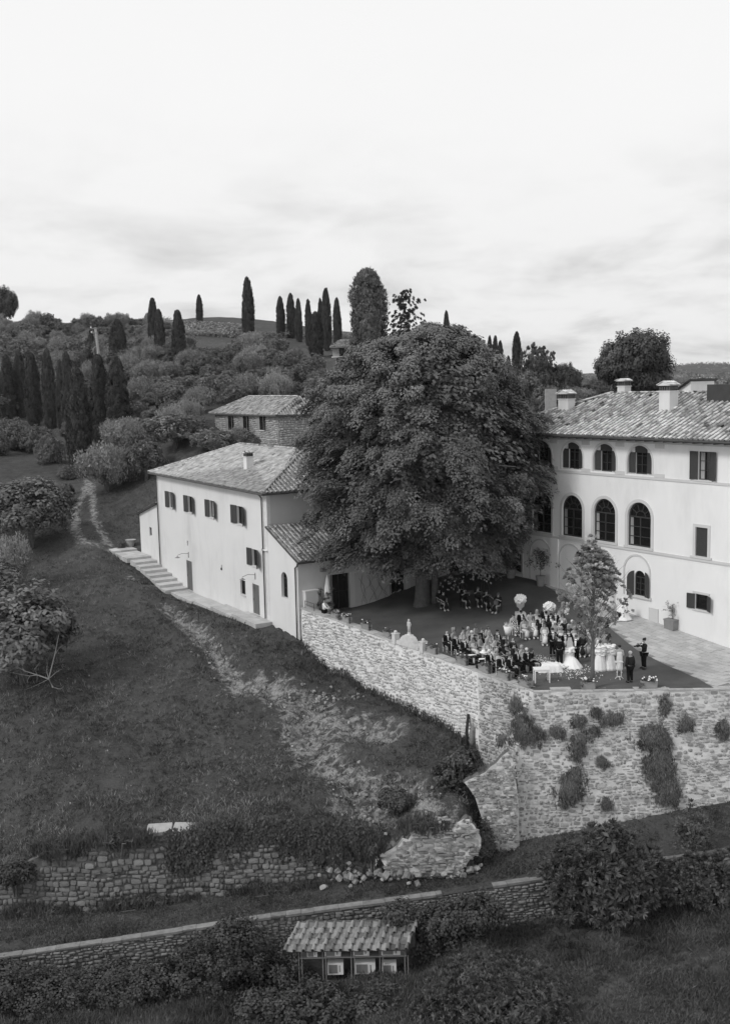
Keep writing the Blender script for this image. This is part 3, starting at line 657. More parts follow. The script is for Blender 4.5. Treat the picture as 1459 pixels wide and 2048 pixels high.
px_wall('wall_stub', [(926, 1558), (946, 1552), (975, 1535), (1000, 1515), (1018, 1500), (1032, 1540), (1036, 1600)], [(926, 1566), (948, 1592), (960, 1625), (972, 1660), (985, 1690), (1005, 1698), (1036, 1692)], 55.0,
        'ragged stub of old masonry sticking out left from the foot of the bastion corner', STF, MORF, nobj=60, hs=(.1, .28), ls=(.15, .5), gap=.03, depth=(.04, .16), rot=.15, irregular=.08, rag=.12, low=0.0)
# low wall with pale coping
lowt = empty('low_wall', LOWP[2], 'low stone wall with a long pale slab coping, crossing the foot of the slope', 'stone wall')
xa, xb = LOWP[0][0], 26.0
stone_wall(lowt, lambda a, z: pl_at(LOWP, A_([xa+a]))[0][:2], lambda a: A_([0., -1.]), 0, xb-xa, lambda a: pl_at(LOWP, A_([xa+a]))[0][2]-2.9, lambda a: pl_at(LOWP, A_([xa+a]))[0][2]-.1, STD, MORD, hs=(.10, .28), ls=(.16, .5), gap=.015, depth=(.04, .10), irregular=.05, rot=.07, skip=.10, rough=.05, pick=lambda it: abs(it[0]+xa+6)+(it[1]+11)*-1)
for x0, x1 in ((LOWP[0][0], 3.6), (6.3, 9.2), (9.2, 26)):
    slabs(lowt, 'coping_stone', [pl_at(LOWP, A_([x]))[0]-A_([0, 0, .12]) for x in np.linspace(x0, x1, 12)], 0.06, 0.36, 0.13, COPED, L=(.6, 1.4))
# ================================================================== TERRACE
def hT(x, y):
    x = np.asarray(x, float); y = np.asarray(y, float)
    u = (x-VB[0])*VD[0]+(y-VB[1])*VD[1]; v = (x-VB[0])*VE[0]+(y-VB[1])*VE[1]
    return 0.100*np.clip(u, 0, 18)*smooth(v, -13, -1.0)*1.0
# grid over the terrace: rows follow the left wall direction, columns the front wall
def tgrid(na, nb, a1, b1, off=0.0, amp=0.0):
    a = np.linspace(0.35, a1, na); b = np.linspace(-0.35, b1, nb); A2, B2 = np.meshgrid(a, b, indexing='ij')
    P = W0[:2] + A2[..., None]*FD + (-B2[..., None])*0 + np.maximum(B2, 0)[..., None]*DW + np.minimum(B2, 0)[..., None]*0
    return P
aa = np.linspace(0.25, 40, 120); bb2 = np.linspace(0.25, 40, 120)
A2, B2 = np.meshgrid(aa, bb2, indexing='ij'); PT = W0[:2] + A2[..., None]*FD + B2[..., None]*DW
ZT = hT(PT[..., 0], PT[..., 1])
it_ = np.arange(A2.size).reshape(A2.shape); ft = np.stack([it_[:-1, :-1], it_[1:, :-1], it_[1:, 1:], it_[:-1, 1:]], -1).reshape(-1, 4)
VT = np.concatenate([PT, ZT[..., None]], -1).reshape(-1, 3)
def inside_house(x, y):
    u = (x-HA[0])*HD[0]+(y-HA[1])*HD[1]; v = (x-HA[0])*HE[0]+(y-HA[1])*HE[1]; return (u > -5.0) | (v < .1)
fcc = VT[ft].mean(1); ft = ft[~inside_house(fcc[:, 0], fcc[:, 1]) | ((fcc[:, 1] < 76) & (fcc[:, 0] > -5.0+0))]
tag(link('paving_bed', npmesh('paving_bed', VT-A_([0, 0, .03]), ft, PAVB, smooth=True)), kind='structure')
# lawn: edge from (1459,1385) up-left along the paving to the big tree
LE = [G(1440, 1384, 0), G(1395, 1358, 0), G(1330, 1330, 0), G(1272, 1306, 0), G(1245, 1290, 0), G(1200, 1262, 0), G(1110, 1222, 0), G(1035, 1192, 0), G(1000, 1172, 0), G(900, 1150, 0)]
LEx = A_(LE)[:, 0]; LEy = A_(LE)[:, 1]
def lawn_side(x, y):   # >0 on the lawn: left of / in front of the edge line
    o = np.argsort(LEy); return np.interp(y, LEy[o], LEx[o]) - x
fc = VT[ft].mean(1)
A3, B3 = np.meshgrid(np.linspace(0.2, 30, 200), np.linspace(0.2, 34, 220), indexing='ij'); P3 = W0[:2] + A3[..., None]*FD + B3[..., None]*DW
x3 = P3[..., 0].ravel(); y3 = P3[..., 1].ravel(); o_ = np.argsort(LEy); lx = np.interp(y3, LEy[o_], LEx[o_]); 
over = (x3 > lx) & (x3 < lx+.35); x3 = np.where(over, lx, x3)
V3 = np.stack([x3, y3, hT(x3, y3)+.02+.02*fbm(x3, y3, 8)], -1); i3 = np.arange(A3.size).reshape(A3.shape)
f3 = np.stack([i3[:-1, :-1], i3[1:, :-1], i3[1:, 1:], i3[:-1, 1:]], -1).reshape(-1, 4)
ok = (V3[f3][:, :, 0].max(1) <= np.interp(V3[f3][:, :, 1].mean(1), LEy[o_], LEx[o_])+.12) & (V3[f3][:, :, 1].mean(1) < LEy.max())
fcc = V3[f3].mean(1); ok &= ~inside_house(fcc[:, 0], fcc[:, 1]) | ((fcc[:, 1] < 76) & (fcc[:, 0] > -5.0))
tag(link('lawn', npmesh('lawn', V3, f3[ok], LAWN, smooth=True)), kind='structure')
# flagstones in rows parallel to the villa
pav = tag(bpy.data.objects.new('paving', None), kind='structure'); COL.objects.link(pav)
items = []; v = -16.5; row = 0
while v < -0.05:
    hgt = .5; u = -10 + random.random()*.4
    while u < 18:
        l = random.uniform(.55, .95); c = VB+VD*(u+l/2)+VE*(v+hgt/2)
        if lawn_side(c[0], c[1]) < -.25 and c[1] < 86 and c[1] > 57: items.append((c, l, hgt))
        u += l
    v += hgt
items.sort(key=lambda q: q[0][1])
fl = MB().box(-.5, .5, -.5, .5, -.5, .5).mesh('flagstone', PAVE); bv = []; bt = []; off = 0
fla = A_(fl.vertices[0].co) if False else A_([tuple(v_.co) for v_ in fl.vertices]); bq = []
vis = [q for q in items if q[0][0]/q[0][1] < .36]; rest = [q for q in items if q[0][0]/q[0][1] >= .36] + vis[300:]; vis = vis[:300]
for k, lst in enumerate((vis, rest)):
    for c, l, h in lst:
        z = float(hT(c[0], c[1])); zu = float(hT(*(c+VD*.3))); d = A_([VD[0], VD[1], (zu-z)/.3]); d = unit(d); zv = float(hT(*(c+VE*.3))); e = unit(A_([VE[0], VE[1], (zv-z)/.3])); n = np.cross(e, d); n = n if n[2] > 0 else -n
        P = A_([c[0], c[1], z-.012+random.uniform(0, .006)]); X_ = d*(l-.02); Y_ = e*(h-.02); Z_ = n*.04
        if np.dot(np.cross(X_, Y_), Z_) < 0: X_ = -X_
        if k == 0:
            o = bpy.data.objects.new('flagstone', fl); COL.objects.link(o); o.parent = pav
            o.matrix_basis = Matrix(((X_[0], Y_[0], Z_[0], P[0]), (X_[1], Y_[1], Z_[1], P[1]), (X_[2], Y_[2], Z_[2], P[2]), (0, 0, 0, 1)))
        else:
            W = fla[:, :1]*X_+fla[:, 1:2]*Y_+fla[:, 2:]*Z_+P; bv.append(W); bt.append(np.full(8, random.uniform(-.15, .15))); bq.append(A_(BOXF)+off); off += 8
tag(link('far_flagstones', npmesh('far_flagstones', np.concatenate(bv), np.concatenate(bq), PAVE, np.concatenate(bt)), pav), kind='stuff')

# ================================================================== BUILDINGS
def facade(parent, name, x0, x1, z0, z1, ops, m, depth=.28, y=0.0, rv=None):
    """wall skin in the plane y, outside towards -y; ops: (xa,xb,za,zb,arch)"""
    xs = sorted({x0, x1, *[o[0] for o in ops], *[o[1] for o in ops]}); zs = sorted({z0, z1, *[o[2] for o in ops], *[o[3] for o in ops]})
    mb = MB()
    for a, b in zip(xs[:-1], xs[1:]):
        for c, d in zip(zs[:-1], zs[1:]):
            mx_, mz = (a+b)/2, (c+d)/2
            if any(o[0] < mx_ < o[1] and o[2] < mz < o[3] for o in ops): continue
            mb.add([(a, y, c), (b, y, c), (b, y, d), (a, y, d)], [[0, 1, 2, 3]])
    for o in ops:
        xa, xb, za, zb = o[:4]
        if o[4]:
            r = (xb-xa)/2; cx = (xa+xb)/2; rz = min(r, zb-za); k = 14
            arc = [(cx-r*math.cos(math.pi*i/k), zb-rz+rz*math.sin(math.pi*i/k)) for i in range(k+1)]
            for p, q in zip(arc[:-1], arc[1:]):
                if abs(q[1]-zb) < 1e-6 and abs(p[1]-zb) < 1e-6: continue
                mb.add([(p[0], y, p[1]), (q[0], y, q[1]), (q[0], y, zb), (p[0], y, zb)], [[0, 1, 2, 3]])
            loop = [(xa, za)] + arc + [(xb, za)]
        else: loop = [(xa, za), (xa, zb), (xb, zb), (xb, za)]
        n = len(loop)
        for i in range(n):
            p, q = loop[i], loop[(i+1) % n]
            mb.add([(p[0], y, p[1]), (q[0], y, q[1]), (q[0], y+depth, q[1]), (p[0], y+depth, p[1])], [[0, 1, 2, 3]])
    return mb.build(name, m, parent)
def bars(mb, pts, w, y0, y1):
    for (x0, z0), (x1, z1) in pts:
        dx, dz = x1-x0, z1-z0; l = math.hypot(dx, dz); nx, nz = -dz/l*w/2, dx/l*w/2
        mb.prism([(x0+nx, z0+nz), (x0-nx, z0-nz), (x1-nx, z1-nz), (x1+nx, z1+nz)], y0, y1)
def window(parent, xa, xb, za, zb, arch=False, y=.2, cols=2, rws=2, fm=None, fan=False, curt=0, name='window', sill=None, w=.06):
    fm = fm or WOODD; mb = MB(); cx = (xa+xb)/2; r = (xb-xa)/2; zs = zb-r if arch else zb; k = 12
    P = []
    P += [((xa+w/2, za), (xa+w/2, zs)), ((xb-w/2, za), (xb-w/2, zs)), ((xa, za+w/2), (xb, za+w/2))]
    if arch: 
        arc = [(cx-(r-w/2)*math.cos(math.pi*i/k), zs+(r-w/2)*math.sin(math.pi*i/k)) for i in range(k+1)]; P += list(zip(arc[:-1], arc[1:])); P.append(((xa, zs), (xb, zs)))
    else: P.append(((xa, zb-w/2), (xb, zb-w/2)))
    bars(mb, P, w, y-.04, y+.02); P = []
    for c in range(1, cols): x = xa+(xb-xa)*c/cols; P.append(((x, za+w), (x, zs-w/2)))
    bars(mb, P, w*.9, y-.045, y+.015); P = []
    for c in range(1, rws): z = za+(zs-za)*c/rws; P.append(((xa+w, z), (xb-w, z)))
    if fan:
        ai = [(cx-r*.42*math.cos(math.pi*i/8), zs+r*.42*math.sin(math.pi*i/8)) for i in range(9)]; P += list(zip(ai[:-1], ai[1:]))
        for a in (36, 72, 108, 144): P.append(((cx-r*.42*math.cos(rad(a)), zs+r*.42*math.sin(rad(a))), (cx-(r-w)*math.cos(rad(a)), zs+(r-w)*math.sin(rad(a)))))
    if P: bars(mb, P, w*.55, y-.03, y+.01)
    f = mb.build(name, fm, parent)
    pl = [(xa, za), (xb, za)] + ([(cx+r*math.cos(math.pi*i/k), zs+r*math.sin(math.pi*i/k)) for i in range(k+1)] if arch else [(xb, zb), (xa, zb)])
    MB().prism(pl, y+.03, y+.05).build('pane', GLASS, f)
    if curt:
        mb = MB()
        for sx_ in ((xa, 1), (xb, -1)) if curt == 2 else ((xa, 1),):
            n = 5; 
            for i in range(n):
                x = sx_[0]+sx_[1]*(.06+i*.07); mb.add([(x, y+.025-.012*(i % 2), za+.05), (x+sx_[1]*.07, y+.025-.012*((i+1) % 2), za+.05), (x+sx_[1]*.07*(1-.5), y+.025-.012*((i+1) % 2), zs), (x-sx_[1]*.01, y+.025-.012*(i % 2), zs)], [[0, 1, 2, 3]])
        mb.build('curtain', CURT, f)
    if sill: MB().box(xa-sill, xb+sill, -.09, y-.05, za-.1, za-.002).build('sill', PLD, f)
    return f
def shutter(parent, hx, z0, z1, w, side, ang, m=None, y=-.02, arch=False):
    """hinged at x=hx; side -1 opens to the left; ang = degrees off the wall"""
    mb = MB(); t = .035
    if arch:
        k = 8; pl = [(0, z0), (w, z0)] + [(w*math.cos(math.pi/2*i/k), z1-w+w*math.sin(math.pi/2*i/k)) for i in range(k+1)]
        mb.prism(pl, -t, 0)
    else:
        for a, b, c, d in ((0, .07, z0, z1), (w-.07, w, z0, z1), (.07, w-.07, z0, z0+.08), (.07, w-.07, z1-.08, z1)): mb.box(a, b, -t, 0, c, d)
        mb.box(.07, w-.07, -.012, 0, z0+.08, z1-.08)
        n = int((z1-z0-.16)/.11)
        for i in range(n): z = z0+.08+(i+.5)*(z1-z0-.16)/n; mb.box(.07, w-.07, -t*.8, -.012, z-.02, z+.025)
    a = rad(ang); M = Matrix.Rotation(math.pi+a if side < 0 else -a, 4, 'Z')
    if side < 0: M = Matrix.Rotation(a, 4, 'Z') @ Matrix.Scale(-1, 4, Vector((1, 0, 0)))
    mb.v = [tuple(M @ Vector(p)) for p in mb.v]
    if side < 0: mb.f = [f[::-1] for f in mb.f]
    o = mb.build('shutter', m or SHUT, parent); o.location = (hx, y, 0); return o
# --- tiled roofs
def coppo(l=.46, w=.2, h=.09, k=5):
    V_ = []; 
    for (y, s) in ((0, 1.0), (l, .78)):
        for rr in (1.0, .84):
            for j in range(k+1):
                a = math.pi*j/k; V_.append((-math.cos(a)*w/2*s*rr, y, math.sin(a)*h*s*rr + (.025 if y == 0 else 0)))
    q = k+1; F_ = []
    for j in range(k):
        F_.append([j, j+1, 2*q+j+1, 2*q+j]); F_.append([q+j, 3*q+j, 3*q+j+1, q+j+1]); F_.append([j, q+j, q+j+1, j+1])
    return V_, F_
COP = coppo(); COPa = (A_(COP[0]), A_(COP[1]))
PANV = MB().box(-.17, .17, 0, .44, 0, .03); PANa = (A_(PANV.v), A_(PANV.f))
def in_poly(x, y, P):
    c = False; n = len(P)
    for i in range(n):
        (x1, y1), (x2, y2) = P[i], P[(i+1) % n]
        if (y1 > y) != (y2 > y) and x < (x2-x1)*(y-y1)/(y2-y1)+x1: c = not c
    return c
def tiled(parent, org, ax, ay, poly, m, mp, nobj=300, px=.40, py=.36, key=None, name='tile', jit=.02, sc=1.0):
    """poly in the roof plane: x along the eave (ax), y up the slope (ay); local coords of parent"""
    org, ax, ay = map(A_, (org, ax, ay)); ax = unit(ax.astype(float)); ay = unit(ay.astype(float)); n = np.cross(ax, ay); n = n if n[2] > 0 else -n
    X0 = min(p[0] for p in poly); X1 = max(p[0] for p in poly); Y0 = min(p[1] for p in poly); Y1 = max(p[1] for p in poly)
    its = []; j = 0
    while Y0+j*py < Y1:
        y = Y0+j*py; i = 0
        while X0+i*px < X1+px:
            x = X0+i*px
            for kind, xx in ((0, x), (1, x+px/2)):
                if in_poly(xx, y+.2, poly) and in_poly(xx-.06, y+.05, poly): its.append((kind, xx+random.uniform(-jit, jit), y+random.uniform(-.03, .03)))
            i += 1
        j += 1
    mes = [bpy.data.meshes.new(name), None]; me = mes[0]; me.from_pydata(COP[0], [], COP[1]); me.materials.append(m); mes[1] = PANV.mesh('pan_tile', mp)
    cov = [t for t in its if t[0] == 0]; cov.sort(key=key or (lambda t: t[2])); top = set(map(id, cov[:nobj]))
    bufs = {0: [[], [], [], 0], 1: [[], [], [], 0]}
    for t in its:
        k, x, y = t; rz = random.gauss(0, .035); c, s = math.cos(rz), math.sin(rz)
        X_ = (ax*c+ay*s)*random.uniform(.92, 1.1)*sc; Y_ = -(ax*s)+ay*c; Z_ = n*random.uniform(.9, 1.15)*sc
        if random.random() < .03: Y_ = Y_*.8; Z_ = Z_*1.3
        Y_ = unit(Y_ + n*.06); P = org+ax*x+ay*y+n*(.035 if k == 0 else .004)
        if id(t) in top:
            o = bpy.data.objects.new(name, mes[0]); COL.objects.link(o); o.parent = parent
            o.matrix_basis = Matrix(((X_[0], Y_[0], Z_[0], P[0]), (X_[1], Y_[1], Z_[1], P[1]), (X_[2], Y_[2], Z_[2], P[2]), (0, 0, 0, 1)))
        else:
            b = bufs[k]; sv, sf = COPa if k == 0 else PANa; W = sv[:, :1]*X_+sv[:, 1:2]*Y_+sv[:, 2:]*Z_+P
            b[0].append(W); b[1].append(sf+b[3]); b[2].append(np.full(len(W), random.gauss(0, .22))); b[3] += len(W)
    for k, nm, mm in ((0, 'far_tiles', m), (1, 'pan_tiles', mp)):
        b = bufs[k]
        if b[0]: tag(link(nm, npmesh(nm, np.concatenate(b[0]), np.concatenate(b[1]), mm, np.concatenate(b[2])), parent), kind='stuff')
def ridge_tiles(parent, a, b, m, w=1.25):
    a, b = A_(a, dtype=float), A_(b, dtype=float); d = b-a; L_ = np.linalg.norm(d); d /= L_; sd_ = unit(np.cross(d, [0, 0, 1.])); n = np.cross(sd_, d); V_ = []; F_ = []; T_ = []; off = 0
    for i in range(int(L_/.38)):
        P = a+d*i*.38+n*.03; W = COPa[0][:, :1]*sd_*w+COPa[0][:, 1:2]*unit(d+n*.05)+COPa[0][:, 2:]*n*w+P; V_.append(W); F_.append(COPa[1]+off); T_.append(np.full(len(W), random.gauss(0, .25))); off += len(W)
    tag(link('ridge_tiles', npmesh('ridge_tiles', np.concatenate(V_), np.concatenate(F_), m, np.concatenate(T_)), parent), kind='stuff')
def roof_slab(parent, polys, m=None, th=.12):
    mb = MB()
    for P in polys:
        n = len(P); mb.add([tuple(p) for p in P]+[(p[0], p[1], p[2]-th) for p in P], [list(range(n)), [n+i for i in range(n)][::-1]]+[[i, n+i, n+(i+1) % n, (i+1) % n] for i in range(n)])
    return mb.build('roof', m or ROOFB, parent)
def hip_roof(parent, x0, x1, y0, y1, ze, zr, m, mp, nobj=300, ends=(True, True), ins=None, keyf=None, backs=True):
    """hip roof over the rectangle; eave height ze, ridge zr running along x"""
    w = (y1-y0)/2; ym = (y0+y1)/2; i0 = (ins or w) if ends[0] else 0; i1 = (ins or w) if ends[1] else 0
    R0 = (x0+i0, ym, zr); R1 = (x1-i1, ym, zr); A1 = (x0, y0, ze); B1 = (x1, y0, ze); C1 = (x1, y1, ze); D1 = (x0, y1, ze)
    polys = [[A1, B1, R1, R0], [C1, D1, R0, R1]]
    if ends[1]: polys.append([B1, C1, R1])
    if ends[0]: polys.append([D1, A1, R0])
    rf = roof_slab(parent, polys)
    h = zr-ze; sl = math.hypot(w, h)
    tiled(rf, (x0, y0, ze), (1, 0, 0), (0, w, h), [(0, 0), (x1-x0, 0), (x1-x0-i1, sl), (i0, sl)], m, mp, nobj=nobj, key=keyf)
    if ends[1]: s1 = math.hypot(i1, h); tiled(rf, (x1, y0, ze), (0, 1, 0), (-i1, 0, h), [(0, 0), (2*w, 0), (w, s1)], m, mp, nobj=60)
    if ends[0] and backs: s1 = math.hypot(i0, h); tiled(rf, (x0, y1, ze), (0, -1, 0), (i0, 0, h), [(0, 0), (2*w, 0), (w, s1)], m, mp, nobj=0)
    up = .05
    ridge_tiles(rf, (R0[0], R0[1], R0[2]+up), (R1[0], R1[1], R1[2]+up), m)
    if ends[1]: ridge_tiles(rf, (B1[0], B1[1], B1[2]+up), (R1[0], R1[1], R1[2]+up), m)
    if ends[0]: ridge_tiles(rf, (A1[0], A1[1], A1[2]+up), (R0[0], R0[1], R0[2]+up), m)
    return rf
def chimney(parent, x, y, z0, z1, w, d, m=PL, cap=.5, tm=TILE2, rot=0.0):
    c = MB().box(-w/2, w/2, -d/2, d/2, z0-1.2, z1).build('chimney', m, parent); c.location = (x, y, 0); c.rotation_euler = (0, 0, rot)
    MB().box(-w/2-.05, w/2+.05, -d/2-.05, d/2+.05, z1, z1+.07).build('chimney_ledge', m, c)
    mb = MB(); n = 4 if w > .9 else 3
    for i in range(n+1):
        xx = -w/2+.06+(w-.12)*i/n
        for yy in (-d/2+.05, d/2-.05): mb.box(xx-.045, xx+.045, yy-.045, yy+.045, z1+.07, z1+.07+cap*.6)
    mb.box(-w/2+.12, w/2-.12, -d/2+.12, d/2-.12, z1+.07, z1+.07+cap*.55); mb.build('chimney_posts', mat('smoked_brick', .10), c)
    zt = z1+.07+cap*.6; mb = MB(); ov = .12; h = .30*w
    mb.prism([(-w/2-ov, zt), (w/2+ov, zt), (0, zt+h)], -d/2-ov, d/2+ov); rc = mb.build('chimney_roof', m, c)
    V_ = []; F_ = []; off = 0
    L_ = math.hypot(w/2+ov, h)
    for sgn in (-1, 1):
        ay = unit(A_([-sgn*(w/2+ov), 0, h])); nn_ = unit(A_([sgn*h, 0, w/2+ov]))
        for i in range(int((d+2*ov)/.2)+1):
            for j in range(max(1, int(L_/.3))):
                P = A_([sgn*(w/2+ov), -d/2-ov+.03+i*.2, zt])+ay*j*.3+nn_*.01
                W = COPa[0][:, :1]*A_([0, 1., 0])*.95+COPa[0][:, 1:2]*ay*.8+COPa[0][:, 2:]*nn_*.9+P; V_.append(W); F_.append(COPa[1]+off); off += len(W)
    tag(link('chimney_tiles', npmesh('chimney_tiles', np.concatenate(V_), np.concatenate(F_), tm, np.repeat(np.random.normal(0, .2, len(V_)), len(V_[0]))), c), kind='stuff')
    return c

# ------------------------------------------------ farmhouse (local x = right along the facade, y = into the building)
ANG_H = math.atan2(-HD[1], -HD[0])
house = empty('farmhouse', (HA[0], HA[1], 0), 'long cream plastered farmhouse with hipped tile roof and dark shutters, left of the big tree', 'house', ANG_H)
ops = [(-22.5, -21.45, 5.85, 7.4, False), (-17.4, -16.35, 5.87, 7.4, False), (-12.05, -11.05, 5.93, 7.45, False), (-5.95, -4.8, 5.98, 7.5, False), (-3.15, -2.1, 2.75, 4.15, False),
       (-18.55, -17.1, -1.75, 1.12, False), (-3.36, -2.03, -1.33, 1.2, False), (-5.85, -4.8, -.1, 1.16, False), (-18.15, -17.75, 2.56, 3.04, False)]
facade(house, 'front_wall', -25.95, 0, -3.2, 9.05, ops, PL, depth=.3)
for i, o in enumerate(ops[:5]):
    window(house, *o[:4], y=.22, cols=2, rws=1, sill=.06, curt=1 if i in (0, 2) else 0)
    shutter(house, o[0]-.02, o[2]-.02, o[3]+.03, .85 if i != 3 else 1.05, -1, 6); shutter(house, o[1]+.02, o[2]-.02, o[3]+.03, .85, 1, 22 if i != 4 else 30)
window(house, *ops[7][:4], y=.2, cols=1, rws=1, sill=.05)
for o in ops[5:7]:
    d = MB().box(o[0]+.05, o[1]-.05, .06, .12, o[2], o[3]-.04)
    for i in range(12): z = o[2]+(o[3]-o[2])*i/12; d.box(o[0]+.08, o[1]-.08, .045, .06, z+.02, z+(o[3]-o[2])/12-.015)
    dd = d.build('door', DOORM, house); MB().box(o[0]+.12, o[0]+.17, .01, .05, (o[2]+o[3])/2-.12, (o[2]+o[3])/2).build('handle', IRON, dd)
    MB().box(o[0]-.08, o[1]+.08, -.28, .05, o[2]-.14, o[2]-.01).build('doorstep', COPE, house)
MB().box(-18.12, -17.78, .10, .16, 2.58, 3.02).build('niche_box', PLD, house)
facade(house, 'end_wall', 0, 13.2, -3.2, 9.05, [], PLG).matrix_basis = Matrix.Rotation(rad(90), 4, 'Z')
facade(house, 'far_wall', -13.2, 0, -3.2, 9.05, [], PL).matrix_basis = Matrix.Translation((-25.95, 0, 0)) @ Matrix.Rotation(rad(-90), 4, 'Z')
facade(house, 'back_wall', 0, 25.95, -3.2, 9.05, [], PL).matrix_basis = Matrix.Translation((0, 13.2, 0)) @ Matrix.Rotation(rad(180), 4, 'Z')
mb = MB()
for i, z in enumerate(np.arange(-1.3, 8.9, .34)):
    w = .55 if i % 2 else .32; mb.box(-w, .012, -.012, .3, z, z+.32)
mb.build('corner_stones', mat('quoin_stone', .62, var=.1, rnd=0, bump=.3), house)
MB().box(-26.5, .55, -.5, -.02, 8.93, 9.03).build('eave_board', WOODD, house)
MB().box(.02, .55, -.02, 13.7, 8.93, 9.03).build('eave_board', WOODD, house)
rf = hip_roof(house, -26.6, .65, -.6, 13.8, 9.1, 11.85, TILE, PAN, nobj=300, ends=(True, True), ins=6.8, keyf=lambda t: t[2]*1.0 - t[0]*.15 + abs(t[1]-18)*.35)
mb = MB(); mb.tube([(-26.6, -.66, 9.02), (.68, -.66, 9.0)], .07, 8); mb.tube([(.7, -.62, 9.0), (.7, 13.8, 9.02)], .07, 8); mb.build('gutter', GUT, house)
MB().tube([(-26.2, -.6, 8.95), (-26.0, -.4, 8.75), (-25.75, -.12, 8.6), (-25.72, -.12, -.3)], .06, 8).build('drainpipe', GUT, house)
MB().tube([(-.25, -.6, 8.95), (-.5, -.35, 8.8), (-.72, -.13, 8.6), (-.72, -.13, -1.3)], .06, 8).build('drainpipe', GUT, house)
ch = hf(5.9, 0, 0)
# roof chimney seen at (472,958)
chimney(house, -9.0, 2.6, 10.3, 11.35, .66, .66)
for lx, lz in ((-17.85, 1.72), (-2.68, 1.93)):
    mb = MB().tube([(lx, 0, lz+.1), (lx, -.05, lz+.1), (lx-.3, -.55, lz+.12), (lx-.5, -.95, lz-.05)], .02, 6).box(lx-.04, lx+.04, -.03, 0, lz-.3, lz+.25)
    l = mb.build('lamp_bracket', IRON, house); MB().lathe([(.02, .16), (.05, .15), (.07, .1), (.24, .02), (.26, 0), (.22, 0), (.04, .07)], 14, (lx-.5, -.95, lz-.28)).build('lamp_shade', GREYM, l)
MB().box(-9.85, -9.72, -.1, 0, 1.4, 1.6).tube([(-9.78, -.03, 1.6), (-9.78, -.03, 1.86)], .02, 6).build('wall_meter', IRON, house)
MB().box(-.95, -.05, -.18, -.02, 4.35, 4.42).box(-.95, -.75, -.3, -.1, 4.3, 4.5).build('wall_bracket', WHP, house)
# low extension at the far end
facade(house, 'extension_wall', -32.0, -25.95, -1.5, 4.4, [(-29.05, -28.3, 2.25, 3.2, False)], PL, depth=.2, y=.02)
MB().prism([(-32.0, 4.4), (-25.98, 4.4), (-25.98, 6.0)], .02, .3).build('extension_gable', PL, house)
MB().prism([(-32.0, -1.5), (-31.7, -1.5), (-31.7, 4.4), (-32.0, 4.4)], .3, 6).build('extension_side', PL, house)
window(house, -29.05, -28.3, 2.25, 3.2, y=.12, cols=1, rws=1, fm=PLD)
r2 = roof_slab(house, [[(-32.3, -.3, 4.3), (-25.98, -.3, 5.98), (-25.98, 6, 5.98), (-32.3, 6, 4.3)]])
tiled(r2, (-32.3, 6, 4.3), (0, -1, 0), (6.3, 0, 1.68), [(0, 0), (6.3, 0), (6.3, 6.5), (0, 6.5)], TILE, PAN, nobj=20)
# annexe: lean-to against the near end, towards the camera
annexe = empty('annexe', hf(-5.15, 0, 0), 'low white lean-to annexe with one arched window, at the near end of the farmhouse', 'annexe', ANG_H)
facade(annexe, 'side_wall', -5.15, 0, -4.2, 4.3, [(-2.95, -1.85, .98, 3.05, True)], PL, depth=.35)
MB().prism([(-5.15, 4.3), (0, 4.3), (-5.15, 6.35)], 0, .3).build('gable', PL, annexe)
window(annexe, -2.95, -1.85, .98, 3.05, arch=True, y=.27, cols=1, rws=2, sill=.0)
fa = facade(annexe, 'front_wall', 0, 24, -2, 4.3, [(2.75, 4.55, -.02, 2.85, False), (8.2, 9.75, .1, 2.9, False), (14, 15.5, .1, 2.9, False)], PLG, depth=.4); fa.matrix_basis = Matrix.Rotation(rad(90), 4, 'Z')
for xa_, xb_, z0_, z1_ in ((2.75, 4.55, -.02, 2.85), (8.2, 9.75, .1, 2.9), (14, 15.5, .1, 2.9)):
    w_ = window(annexe, xa_, xb_, z0_, z1_, y=.33, cols=2, rws=2, curt=1, name='glazed_door'); w_.matrix_basis = Matrix.Rotation(rad(90), 4, 'Z')
    q_ = MB().box(xb_, xb_+.42, -.03, -.002, z0_, z1_+.05).build('door_surround', PLD, annexe); q_.matrix_basis = Matrix.Rotation(rad(90), 4, 'Z')
mb = MB().box(0.1, 2.7, -.04, -.002, 0, .35).box(5.0, 8.15, -.04, -.002, 0, .35).box(10.2, 13.9, -.04, -.002, 0, .35); q_ = mb.build('plinth', PLD, annexe); q_.matrix_basis = Matrix.Rotation(rad(90), 4, 'Z')
q_ = MB().box(.35, 1.45, -.5, -.005, 0, 1.85).box(.3, 1.5, -.55, -.005, 1.85, 1.95).build('meter_cupboard', PLD, annexe); q_.matrix_basis = Matrix.Rotation(rad(90), 4, 'Z')
q_ = MB().box(1.9, 2.3, -.12, 0, 3.2, 3.5).ball((2.0, -.2, 3.3), .12).ball((2.25, -.2, 3.3), .12).build('floodlight', GREYM, annexe); q_.matrix_basis = Matrix.Rotation(rad(90), 4, 'Z')
r3 = roof_slab(annexe, [[(.45, -.25, 4.22), (.45, 24, 4.22), (-5.13, 24, 6.4), (-5.13, -.25, 6.4)]])
tiled(r3, (.45, -.25, 4.24), (0, 1, 0), (-5.58, 0, 2.18), [(0, 0), (24, 0), (24, 5.95), (0, 5.95)], TILE, PAN, nobj=120, key=lambda t: t[1])
MB().tube([(.52, -.3, 4.15), (.52, 24, 4.15)], .075, 8).build('gutter', GUT, annexe)
MB().tube([(.45, -.25, 4.1), (.25, -.18, 3.9), (-.22, -.12, 3.7), (-.25, -.12, -2.4)], .065, 8).build('drainpipe', GUT, annexe)
